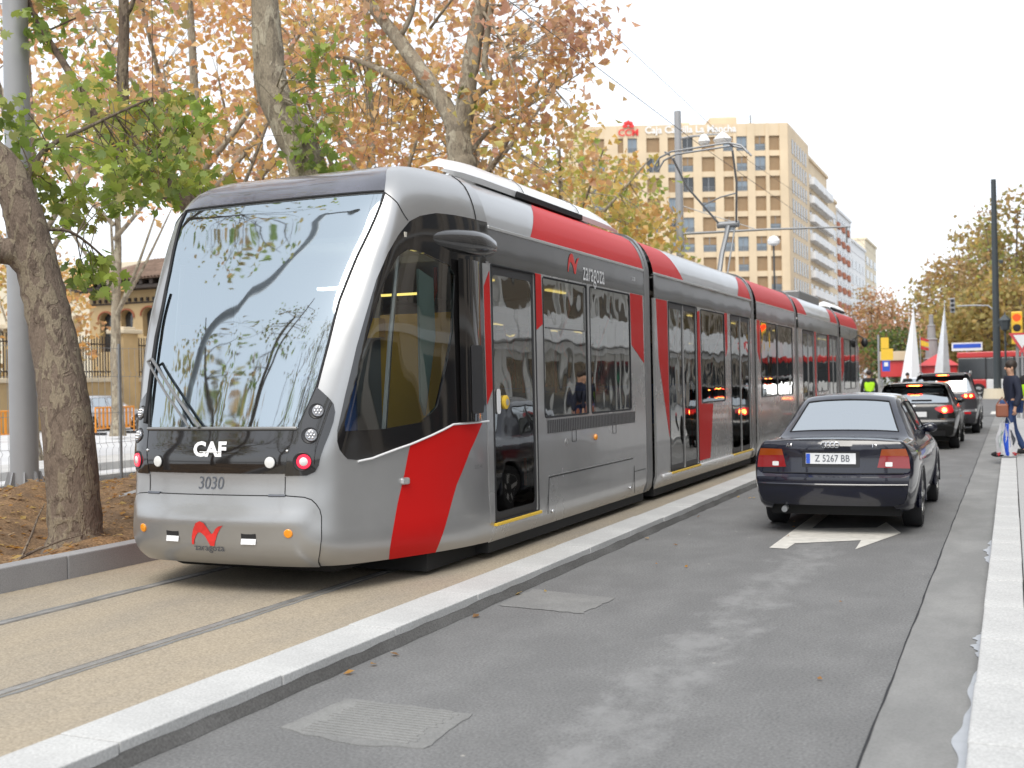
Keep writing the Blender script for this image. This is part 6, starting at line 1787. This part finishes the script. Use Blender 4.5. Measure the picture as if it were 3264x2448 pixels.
# orange works barriers
pmat('orange_plastic', (0.75, 0.28, 0.02), 0.5)
def barrier(y, label):
    root = thing('works_barrier', (-31, y, 0), label, 'barrier', 'orange works barriers along the far carriageway')
    mb = MB(); mb.tube([(-31, y - 1.0, .1), (-31, y - 1.0, 1.02), (-31, y + 1.0, 1.02), (-31, y + 1.0, .1)], .035, 6); mb.tube([(-31, y - 1, .25), (-31, y + 1, .25)], .03, 6); mb.build('frame', MATS['orange_plastic'], root)
    for k in range(9):
        mb = MB(); mb.box(-31.02, -30.98, y - .84 + k * .2, y - .76 + k * .2, .25, 1.02); mb.build('upright', MATS['orange_plastic'], root)
    for s in (-.8, .8):
        mb = MB(); mb.box(-31.3, -30.7, y + s - .05, y + s + .05, 0, .1); mb.build('foot', MATS['rubber'], root)
for y, l in ((24.8, 'orange works barrier left of the thick grey pole'), (28.3, 'orange works barrier between the grey pole and the leaning trunk'), (33.2, 'orange works barrier just right of the leaning trunk'), (35.6, 'orange works barrier closest to the tram headlamps')): barrier(y, l)
# parked cars on the far carriageway
hp = hatch_spec(.88, 1.47, 4.2, .31, MATS['paint_silver'], (.85, 3.4), .95, False, False, (.80, .96), (.42, .80))
make_car('parked_car', (-34.6, 34.0, 0), 0, hp, 'pale silver car parked behind the orange barrier by the tram nose', 'cars parked on the far carriageway', step=.11)
hp2 = hatch_spec(.90, 1.50, 4.3, .31, MATS['paint_pale'], (.85, 3.45), .97, False, False, (.80, .96), (.42, .80))
make_car('parked_car', (-34.6, 24.6, 0), 0, hp2, 'white car parked behind the grey pole at the left edge', 'cars parked on the far carriageway', step=.11)
make_car('oncoming_car', (-4.6, 66.0, 0), math.pi, hp2, 'small white car facing us beyond the tram tail', None, step=.11)

# signals and signs at the crossing
def signal(root, x, y, z, face=-1, lit=None, housing='yellow_paint', s=1.0):
    mb = MB(); mb.box(x - .15 * s, x + .15 * s, y - .1, y + .1, z - .48 * s, z + .48 * s); mb.build('housing', MATS[housing], root, bevel=.03)
    for k, dz in enumerate((.3, 0, -.3)):
        mt = lit if (lit and k == (0 if lit == 'signal_red' else 2)) else 'black_satin'
        mb = MB(); mb.lathe([(.11 * s, 0), (.10 * s, .015), (.001, .02)], axis='y', n=18); mb.v = [(v[0] + x, y - .101 - v[1], v[2] + z + dz * s) for v in mb.v]; mb.build('signal_lens', MATS[mt], root, smooth=True)
        mb = MB(); mb.tube([(x + .125 * s * math.cos(a), y - .12 - .14 * max(0, math.sin(a)), z + dz * s + .125 * s * math.sin(a)) for a in [math.pi * q / 10 for q in range(11)]], .012, 4); mb.build('visor', MATS[housing], root)
sp = pole('traffic_signal', .20, 42.0, 2.95, .055, .05, 'lit red traffic light with yellow housing at the right edge', 'traffic light', 'pole_grey', None, False, .1)
signal(sp, .20, 41.9, 3.15, lit='signal_red', s=1.15)
mb = MB(); mb.prism([(-.40 + .34, 2.96), (.34 + .40, 2.96), (.34, 2.28)], lambda x, z: (x, 41.2, z), lambda x, z: (x, 41.23, z)); 
ys = thing('yield_sign', (.34, 41.3, .1), 'white give way triangle with red border below the red light', 'sign')
mb.build('sign_border', MATS['red_lens'], ys)
mb = MB(); mb.prism([(-.26 + .34, 2.89), (.34 + .26, 2.89), (.34, 2.45)], lambda x, z: (x, 41.19, z), lambda x, z: (x, 41.2, z)); mb.build('sign_face', MATS['plate_white'], ys)
mb = MB(); mb.cyl((.34, 41.28, .1), (.34, 41.28, 2.95), .035, n=8); mb.build('post', MATS['pole_grey'], ys)
ms = pole('lighting_mast', -.84, 80.0, 13.6, .24, .16, 'very tall dark lighting mast in the middle of the crossing', 'pole', 'pole_dark', None, False, .6)
mb = MB(); mb.cyl((-.84, 80, 0), (-.84, 80, .65), .9, .8, 20); mb.build('plinth', MATS['cream_wall'], ms)
mb = MB(); mb.tube([(-.84, 80, 5.6), (-1.3, 80, 6.05), (-2.2, 80, 6.1), (-3.2, 80, 6.1)], .05, 8); mb.build('signal_arm', MATS['pole_grey'], ms, smooth=True)
signal(ms, -3.45, 79.9, 6.15, lit=None, housing='pole_grey', s=1.0)
mb = MB(); mb.tube([(-.84, 80, 8.9), (-.45, 80, 8.95)], .05, 6); mb.box(-.6, -.35, 79.9, 80.1, 8.75, 8.95); mb.build('mast_box', MATS['pole_dark'], ms)
ln = pole('street_lantern', -.28, 70, 4.0, .07, .05, 'old style dark street lantern beside the tall mast', 'lamp', 'pole_dark', None, False)
mb = MB(); mb.lathe([(.05, 4.0), (.22, 4.1), (.30, 4.6), (.36, 4.62), (.05, 4.95), (.02, 5.1)], c=(-.28, 70, 0), n=6); mb.build('lantern_head', MATS['pole_dark'], ln)
mb = MB(); mb.bar((-.85, 70, 4.35), (.3, 70, 4.35), .06, .06); mb.build('lantern_bar', MATS['pole_dark'], ln)
yp = pole('sign_post', -6.12, 60, 3.7, .06, .05, 'grey post with yellow and blue signs beyond the tram tail', 'sign', 'pole_grey', None, False)
mb = MB(); mb.box(-6.0, -5.62, 59.93, 59.96, 3.0, 3.55); mb.build('yellow_sign', MATS['yellow_paint'], yp)
mb = MB(); mb.box(-6.0, -5.42, 59.93, 59.96, 2.42, 2.98); mb.build('yellow_sign', MATS['yellow_paint'], yp)
mb = MB(); mb.box(-5.95, -5.58, 59.93, 59.96, 1.85, 2.38); mb.build('blue_sign', MATS['plate_blue'], yp)
mb = MB(); mb.box(-5.86, -5.67, 59.92, 59.93, 2.1, 2.3); mb.build('sign_symbol', MATS['text_white'], yp)
bs = thing('blue_sign', (-2.9, 90, 0), 'small blue and white direction sign above the red bus', 'sign')
mb = MB(); mb.box(-4.0, -1.9, 89.9, 89.95, 3.35, 3.95); mb.build('sign_panel', MATS['text_white'], bs)
mb = MB(); mb.box(-3.9, -2.0, 89.88, 89.9, 3.55, 3.85); mb.build('sign_face', MATS['plate_blue'], bs)
mb = MB(); mb.cyl((-2.95, 89.97, 0), (-2.95, 89.97, 3.4), .05, n=8); mb.build('post', MATS['pole_grey'], bs)
sl = pole('street_lamp', -16.9, 90, 12.0, .10, .07, 'slim dark street lamp in front of the office block windows', 'lamp', 'pole_dark', None, False)
mb = MB(); mb.lathe([(.1, 12.0), (.45, 12.15), (.5, 12.4), (.3, 12.7), (.05, 12.8)], c=(-16.9, 90, 0), n=14); mb.build('luminaire', MATS['roof_white'], sl, smooth=True)

# red bus crossing behind
pmat('bus_red', (0.55, 0.03, 0.03), 0.35, coat=.5)
bus = thing('city_bus', (2.5, 86, 0), 'red and white city bus crossing behind the tall mast', 'bus')
def bbox(nm, x0, x1, z0, z1, mat, d=0.0):
    mb = MB(); mb.box(x0, x1, 85 - d, 87.5, z0, z1); mb.build(nm, MATS[mat], bus, bevel=.05)
bbox('lower_body', -3.4, -1.6, .35, 1.25, 'bus_red'); bbox('lower_body', -1.59, 8.5, .35, 1.25, 'white_render'); bbox('window_band', -3.38, 8.45, 1.25, 2.75, 'pane_dark', -.02); bbox('roof', -3.45, 8.5, 2.75, 3.15, 'bus_red', .02)
for x in (-2.1, 5.0):
    mb = MB(); mb.cyl((x, 84.95, .48), (x, 85.3, .48), .48, n=20); mb.build('wheel', MATS['rubber'], bus, smooth=True)
    mb = MB(); mb.cyl((x, 84.93, .48), (x, 84.96, .48), .26, n=16); mb.build('hub', MATS['alu'], bus, smooth=True)
for x in (-1.6, .2, 2.0, 3.8): 
    mb = MB(); mb.box(x - .05, x + .05, 84.99, 85.03, 1.25, 2.75); mb.build('window_post', MATS['black_satin'], bus)
mb = MB(); mb.lathe([(.16, 0), (.12, .01)], axis='y', n=14); mb.v = [(v[0] - 2.05 + 1.1, 84.98 - v[1], v[2] * 1.3 + 1.75) for v in mb.v]; mb.build('route_light', MATS['signal_green'], bus)
# stalls, steel pyramids and the monument beyond the crossing
st = thing('red_stall', (-8.7, 103, 0), 'red and orange market stall left of the white pyramid', 'stall')
mb = MB(); mb.box(-10.3, -7.5, 102.2, 105, 1.5, 2.9); mb.build('awning', MATS['bus_red'], st, bevel=.05)
mb = MB(); mb.box(-10.4, -7.4, 102, 105, 2.9, 3.7); mb.build('fascia', MATS['stone_side'], st, bevel=.05)
for x in (-10.2, -7.6):
    mb = MB(); mb.cyl((x, 102.3, 0), (x, 102.3, 1.6), .06, n=8); mb.build('stall_post', MATS['galv'], st)
st2 = thing('magenta_stall', (-6.2, 103, 0), 'dark red stall between the two pyramids', 'stall')
mb = MB(); mb.box(-7.2, -4.2, 103, 106, 0, 2.4); mb.build('body', MATS['bus_red'], st2, bevel=.05)
mb = MB(); mb.add([(-7.4, 102.8, 2.4), (-4.0, 102.8, 2.4), (-4.0, 106.2, 2.4), (-7.4, 106.2, 2.4), (-5.7, 104.5, 3.5)], [(0, 1, 4), (1, 2, 4), (2, 3, 4), (3, 0, 4), (3, 2, 1, 0)]); mb.build('canopy', MATS['bus_red'], st2)
pmat('sheet_steel', (0.82, 0.83, 0.85), 0.25, 0.6, var=.05)
pmat('white_sheet', (0.86, 0.87, 0.88), 0.5)
def pyramid(x, y, h, w, label, mat):
    root = thing('pyramid_sculpture', (x, y, 0), label, 'sculpture')
    mb = MB()
    b = [(x - w, y, 0), (x, y - w * .8, 0), (x + w * .8, y, 0), (x, y + w, 0)]
    mb.add(b + [(x + w * .3, y, h)], [(0, 1, 4), (1, 2, 4), (2, 3, 4), (3, 0, 4), (3, 2, 1, 0)]); mb.build('sheet', MATS[mat], root)
    mb = MB(); mb.cyl((x + w * .3, y, h * .95), (x + w * .3, y, h * 1.06), .05, .02, 6); mb.build('tip', MATS['chrome'], root)
pyramid(-7.65, 100, 7.3, 1.05, 'slender white pyramid rising above the black hatchback', 'white_sheet')
pyramid(-5.2, 100, 7.3, .90, 'slender shiny steel pyramid above the grey off road car', 'sheet_steel')
mo = thing('stone_monument', (-6.35, 106, 0), 'grey stone monument column between the two pyramids', 'monument')
for a, z0, z1 in ((1.1, 0, 1.0), (.75, 1.0, 3.1), (.55, 3.1, 4.8), (.36, 4.8, 6.0), (.2, 6.0, 6.9)):
    mb = MB(); mb.lathe([(a, z0), (a * .9, z1 - .15), (a * 1.05, z1 - .08), (a * .8, z1)], c=(-6.35, 106, 0), n=12); mb.build('drum', MATS['granite_grey'], mo)
fl = thing('small_flag', (-6.95, 101, 0), 'small red and yellow flag beside the white pyramid', 'flag')
mb = MB(); mb.cyl((-6.95, 101, 0), (-6.95, 101, 4.9), .04, n=6); mb.build('flag_pole', MATS['alu'], fl)
for k, (z0, z1, m_) in enumerate(((3.8, 4.1, 'bus_red'), (4.1, 4.55, 'yellow_paint'), (4.55, 4.8, 'bus_red'))):
    mb = MB(); mb.grid([[(-6.92 + .08 * i, 101 + .05 * math.sin(i), z0 - .02 * i), (-6.92 + .08 * i, 101 + .05 * math.sin(i), z1 - .03 * i)] for i in range(9)]); mb.build('flag_cloth', MATS[m_], fl)

# far trees
def far_tree(px, Y, h, wide, mix, label, ncl=110, nl=26, leaf=(.35, .6), lowest=.12, bark='bark_brown'):
    b = at(px, 700, Y); x = b.x
    limbs = [([(x, Y, 0), (x, Y, h * .4), (x + .3, Y, h * .9)], .3, .06)]
    for k in range(5):
        a = k * 1.3; limbs.append(([(x, Y, h * .3), (x + math.cos(a) * wide * .4, Y + math.sin(a) * wide * .4, h * .5), (x + math.cos(a) * wide * .7, Y + math.sin(a) * wide * .7, h * .85)], .14, .03))
    return tree('street_tree', label, limbs, [((x, Y, h * (1 + lowest) / 2), (wide, wide, h * (1 - lowest) / 2), ncl, nl, .8, mix)], bark, leaf, 'autumn trees around the far crossing', False, .02, branch_n=0)
far_tree(1880, 175, 14.5, 5.0, dict(brown=.8, rust=.5, olive=.2), 'round rust brown tree just beyond the tram tail')
far_tree(1935, 185, 12.0, 5.5, dict(brown=.6, rust=.6, olive=.3), 'lower rust brown tree behind the white pyramid')
far_tree(1830, 190, 10.0, 4.5, dict(olive=.7, brown=.4), 'olive tree half hidden by the tram tail')
far_tree(1990, 215, 11.0, 6.0, dict(rust=.7, brown=.4), 'distant reddish tree in the gap between the pyramids')
far_tree(1932, 116, 6.3, 2.6, dict(dark=1, green=.2), 'small dark evergreen tree left of the white pyramid', 70, 26, (.25, .45))
far_tree(2065, 150, 15.5, 5.5, dict(olive=.8, brown=.5, yellow=.2), 'tall olive brown tree behind the steel pyramid')
far_tree(2130, 140, 19.0, 5.5, dict(olive=.9, brown=.4, yellow=.2), 'tallest olive tree behind the lighting mast', 130)
far_tree(2195, 130, 20.0, 5.5, dict(olive=.8, brown=.3, green=.2), 'large olive tree at the right frame edge', 130)
far_tree(2100, 118, 9.5, 4.5, dict(olive=.9, yellow=.3), 'low olive tree above the red bus')
far_tree(2170, 112, 10.5, 4.5, dict(olive=.9, yellow=.3), 'low olive tree behind the red traffic light')
far_tree(2040, 170, 10.0, 4.5, dict(brown=.7, rust=.4), 'brownish tree directly behind the steel pyramid')
lp = pole('lamp_post', -10.0, 3.8, 11.4, .15, .12, 'grey lamp post left of the viewer mirrored in the windscreen', 'lamp', 'pole_grey', None, False, .2)
mb = MB(); mb.tube([(-10.0, 3.8, 11.5), (-9.6, 3.6, 11.8), (-9.0, 3.4, 11.8)], .07, 8); mb.build('lamp_arm', MATS['pole_grey'], lp, smooth=True)
mb = MB(); mb.sphere((-8.7, 3.3, 11.78), (.45, .25, .12), 12, 8); mb.build('luminaire', MATS['pole_grey'], lp, smooth=True)
# trees behind the viewer, mirrored in the windscreen and car windows
tree('plane_tree', 'sparse plane tree behind the viewer mirrored in the windscreen', [([(-10.2, .5, .2), (-10.1, .6, 2.5), (-9.8, .6, 5.0), (-9.6, .5, 9.0)], .22, .06), ([(-10.0, .6, 3.5), (-10.9, 2.0, 5.2), (-11.2, 3.6, 6.8)], .08, .02), ([(-9.9, .6, 4.5), (-9.2, -1.0, 6.2), (-8.8, -2.4, 7.5)], .08, .02), ([(-9.8, .6, 5), (-8.6, 1.6, 6.8), (-8.0, 2.4, 8.2)], .06, .02)],
     [((-9.8, .4, 7.2), (2.6, 3.0, 2.6), 44, 12, .2, dict(green=.4, bare=.6))], 'bark_brown', (.10, .16), None, False, .010)
tree('plane_tree', 'bushy plane tree farther behind the viewer mirrored low in the windscreen', [([(-13.5, -5, .2), (-13.4, -5, 3), (-13.2, -5, 8)], .25, .08), ([(-13.4, -5, 3), (-15, -3.5, 5), (-16, -3, 7)], .09, .02)],
     [((-15, -4, 6.6), (3.6, 6.5, 3.6), 150, 18, .45, dict(green=.3, bare=.4, orange=.3))], 'bark_brown', (.16, .26), None, False, .010)
tree('plane_tree', 'plane tree on the pavement behind the viewer mirrored in the saloon rear window', [([(3.0, -3, .1), (3.0, -3, 3), (2.6, -2.6, 9)], .22, .06), ([(3, -3, 3), (1.2, -2, 5.5), (-.5, -1.6, 8)], .08, .02)],
     [((2.2, -2.6, 7.5), (2.8, 2.6, 2.6), 44, 14, .3, dict(green=.3, bare=.7))], 'bark_brown', (.14, .22), None, False, .010)
tree('plane_tree', 'tall half bare plane tree right of the lamp post behind the viewer', [([(-8.4, -7, .2), (-8.4, -7, 4), (-8.2, -7, 8), (-8.0, -7, 13)], .25, .06), ([(-8.4, -7, 4), (-7.2, -6, 7), (-6.6, -5.4, 10)], .09, .02), ([(-8.3, -7, 5), (-9.6, -6, 8), (-10.4, -5.2, 11)], .09, .02), ([(-8.3, -7, 6), (-8.0, -9, 9), (-7.8, -10, 12)], .08, .02)],
     [((-8.2, -7, 9.5), (3.0, 3.2, 4.2), 80, 14, .3, dict(green=.3, bare=.7))], 'bark_brown', (.12, .2), None, False, .012)
# ------------------------------------------------------------------ people
pmat('skin', (0.52, 0.30, 0.20), 0.55)
pmat('hair_dark', (0.03, 0.02, 0.015), 0.6)
pmat('cloth_navy', (0.012, 0.016, 0.035), 0.8)
pmat('cloth_jeans', (0.03, 0.06, 0.16), 0.85)
pmat('cloth_black', (0.012, 0.012, 0.014), 0.8)
pmat('cloth_hivis', (0.45, 0.85, 0.02), 0.7)
pmat('cloth_beige', (0.40, 0.28, 0.12), 0.8)
pmat('bag_white', (0.50, 0.50, 0.52), 0.6, var=.15, vscale=9)
pmat('leather', (0.26, 0.09, 0.05), 0.5)
def skin_mesh(name, V, E, Rr, mat, parent, root_i=0, sub=1):
    me = bpy.data.meshes.new(name); me.from_pydata([tuple(v) for v in V], E, [])
    ob = bpy.data.objects.new(name, me); COL.objects.link(ob)
    md = ob.modifiers.new('s', 'SKIN'); sv = me.skin_vertices[0].data
    for i, r in enumerate(Rr):
        sv[i].radius = r if hasattr(r, '__len__') else (r, r)
        sv[i].use_root = (i == root_i)
    md.use_smooth_shade = True
    m2 = ob.modifiers.new('d', 'SUBSURF'); m2.levels = sub; m2.render_levels = sub
    dg = bpy.context.evaluated_depsgraph_get()
    nm = bpy.data.meshes.new_from_object(ob.evaluated_get(dg))
    bpy.data.objects.remove(ob)
    nm.name = name; nm.materials.clear()
    nm.polygons.foreach_set("use_smooth", [True] * len(nm.polygons))
    return link_mesh(name, nm, MATS[mat], parent, True)
def person(loc, rz, label, coat, legs, vest=None, step=.22, arm=.0, h=1.75):
    root = thing('person', loc, label, 'person', None, rz)
    k = h / 1.75
    root.scale = (k, k, k)
    J = dict(pel=(0, 0, .95), sp=(0, 0, 1.15), ch=(0, 0, 1.34), nk=(0, -.01, 1.47), hd=(0, -.03, 1.56), hd2=(0, -.03, 1.66),
             sl=(.18, 0, 1.40), el=(.245, .03, 1.13), wl=(.25, -.06 - arm, .90), sr=(-.18, 0, 1.40), er=(-.245, .05, 1.13), wr=(-.25, .0, .89),
             hl=(.09, 0, .92), kl=(.10, -step * .55, .50), al=(.10, -step, .09), tl=(.10, -step - .15, .04), hr=(-.09, 0, .92), kr=(-.10, step * .25, .50), ar=(-.10, step, .12), tr=(-.10, step - .14, .04))
    names = list(J); ix = {n: i for i, n in enumerate(names)}
    E = [('pel', 'sp'), ('sp', 'ch'), ('ch', 'nk'), ('nk', 'hd'), ('hd', 'hd2'), ('ch', 'sl'), ('sl', 'el'), ('el', 'wl'), ('ch', 'sr'), ('sr', 'er'), ('er', 'wr'), ('pel', 'hl'), ('hl', 'kl'), ('kl', 'al'), ('al', 'tl'), ('pel', 'hr'), ('hr', 'kr'), ('kr', 'ar'), ('ar', 'tr')]
    rad = dict(pel=(.13, .10), sp=(.12, .09), ch=(.14, .10), nk=.05, hd=.075, hd2=.07, sl=.05, el=.038, wl=.026, sr=.05, er=.038, wr=.026, hl=.075, kl=.052, al=.035, tl=.03, hr=.075, kr=.052, ar=.035, tr=.03)
    V = [J[n] for n in names]; ED = [(ix[a], ix[b]) for a, b in E]; RR = [rad[n] for n in names]
    for w, sx in (('wl', 1), ('wr', -1)):            # palms and five fingers
        p = Vector(J[w]); b = len(V)
        V.append(tuple(p + Vector((0, -.01, -.07)))); RR.append((.035, .016)); ED.append((ix[w], b))
        for q, (dx, L) in enumerate(((-.028, .07), (-.010, .08), (.008, .075), (.026, .06))):
            V.append(tuple(p + Vector((dx * .4, dx - .01, -.07 - L * .55)))); RR.append(.009); V.append(tuple(p + Vector((dx * .4 - sx * .015, dx - .012, -.07 - L)))); RR.append(.008)
            ED += [(b, len(V) - 2), (len(V) - 2, len(V) - 1)]
        V.append(tuple(p + Vector((0, -.05, -.06)))); RR.append(.010); ED.append((b, len(V) - 1))
    skin_mesh('body', V, ED, RR, 'skin', root)
    def cloth(nm, keys, edges, fat, mat):
        kx = {n: i for i, n in enumerate(keys)}
        rr = [tuple(q + fat for q in rad[n]) if hasattr(rad[n], '__len__') else rad[n] + fat for n in keys]
        skin_mesh(nm, [J[n] for n in keys], [(kx[a], kx[b]) for a, b in edges], rr, mat, root)
    cloth('jacket', ['sp', 'pel', 'ch', 'nk', 'sl', 'el', 'wl', 'sr', 'er', 'wr'], [('pel', 'sp'), ('sp', 'ch'), ('ch', 'nk'), ('ch', 'sl'), ('sl', 'el'), ('el', 'wl'), ('ch', 'sr'), ('sr', 'er'), ('er', 'wr')], .028, coat)
    cloth('trousers', ['pel', 'hl', 'kl', 'al', 'hr', 'kr', 'ar'], [('pel', 'hl'), ('hl', 'kl'), ('kl', 'al'), ('pel', 'hr'), ('hr', 'kr'), ('kr', 'ar')], .022, legs)
    if vest: cloth('safety_vest', ['sp', 'pel', 'ch', 'sl', 'sr'], [('pel', 'sp'), ('sp', 'ch'), ('ch', 'sl'), ('ch', 'sr')], .045, vest)
    mb = MB(); mb.sphere((0, .0, 1.665), (.092, .105, .10), 12, 8); mb.build('hair', MATS['hair_dark'], root, local=True, smooth=True)
    mb = MB(); mb.sphere((0, -.108, 1.60), (.014, .022, .026), 8, 6); mb.sphere((.078, -.02, 1.60), (.012, .02, .03), 8, 6); mb.sphere((-.078, -.02, 1.60), (.012, .02, .03), 8, 6); mb.build('nose_and_ears', MATS['skin'], root, local=True, smooth=True)
    mb = MB(); mb.sphere((.032, -.098, 1.635), .011, 6, 5); mb.sphere((-.032, -.098, 1.635), .011, 6, 5); mb.box(-.022, .022, -.108, -.10, 1.552, 1.558); mb.build('eyes_and_mouth', MATS['hair_dark'], root, local=True)
    for n in ('al', 'ar'):
        x, y, z = J[n]; mb = MB(); mb.sphere((x, y - .06, z - .035), (.045, .13, .05), 10, 6)
        mb.build('shoe', MATS['cloth_black'], root, local=True, smooth=True)
    return root
person((.0, 22.5, .115), R(-65), 'pedestrian in a dark jacket walking at the right frame edge with a bag', 'cloth_navy', 'cloth_jeans', None, .26)
person((.36, 23.6, .115), R(-20), 'pedestrian in a green yellow vest cut off by the right frame edge', 'cloth_black', 'cloth_beige', 'cloth_hivis', .15)
person((-4.85, 44.0, 0), R(200), 'worker in a bright yellow green vest beyond the tram tail', 'cloth_black', 'cloth_navy', 'cloth_hivis', .1, h=1.85)
person((-4.6, 58.0, 0), R(30), 'distant walker in dark clothes beside the small white car', 'cloth_black', 'cloth_black', None, .2)
# shopping bag: a soft creased sack
bg = thing('shopping_bag', (-.10, 22.2, .17), 'creased white and blue shopping bag with red corners held low by the pedestrian', 'bag')
def sack(x0, x1, off, nm, mat, z0=.16, z1=.74):
    P = []
    for i in range(9):
        u = i / 8
        row = []
        for j in range(9):
            t = j / 8; z = z0 + (z1 - z0) * t
            w = (.19 * (1 - .45 * t ** 2) * (1 - .12 * (1 - t) ** 3)) 
            x = (x0 + (x1 - x0) * u)
            row.append((-.10 + x * w / .19 + .012 * math.sin(9 * t + 5 * u), 22.12 - off - .05 * math.cos(x / .19 * 1.4) * (1 - .5 * t) + .012 * math.sin(14 * u + 6 * t), z + .015 * math.sin(7 * u)))
        P.append(row)
    mb = MB(); mb.grid(P)
    if off == 0: mb.grid([[(p[0], 22.36 - (p[1] - 22.0) * .6, p[2]) for p in row] for row in P]); 
    mb.build(nm, MATS[mat], bg, smooth=True)
sack(-.19, .19, 0, 'bag_body', 'bag_white')
sack(-.05, .06, .006, 'blue_print', 'plate_blue'); sack(-.15, -.09, .006, 'pale_print', 'interior_green', .3, .6); sack(.10, .15, .006, 'dark_print', 'text_dark', .35, .62)
sack(-.185, -.12, .007, 'red_corner', 'red_lens', .16, .22); sack(.11, .18, .007, 'red_corner', 'red_lens', .16, .23)
mb = MB(); mb.tube([(-.17, 22.2, .73), (-.11, 22.21, .90), (-.03, 22.22, .73)], .008, 5); mb.build('handle', MATS['bag_white'], bg)
hb = thing('brown_handbag', (-.18, 22.25, .9), 'small brown bag carried at hip height by the pedestrian', 'bag')
mb = MB(); mb.box(-.27, -.06, 22.16, 22.25, .84, 1.08); mb.build('pouch', MATS['leather'], hb, bevel=.03)
mb = MB(); mb.tube([(-.25, 22.2, 1.07), (-.16, 22.2, 1.20), (-.08, 22.2, 1.07)], .012, 5); mb.build('strap', MATS['leather'], hb)
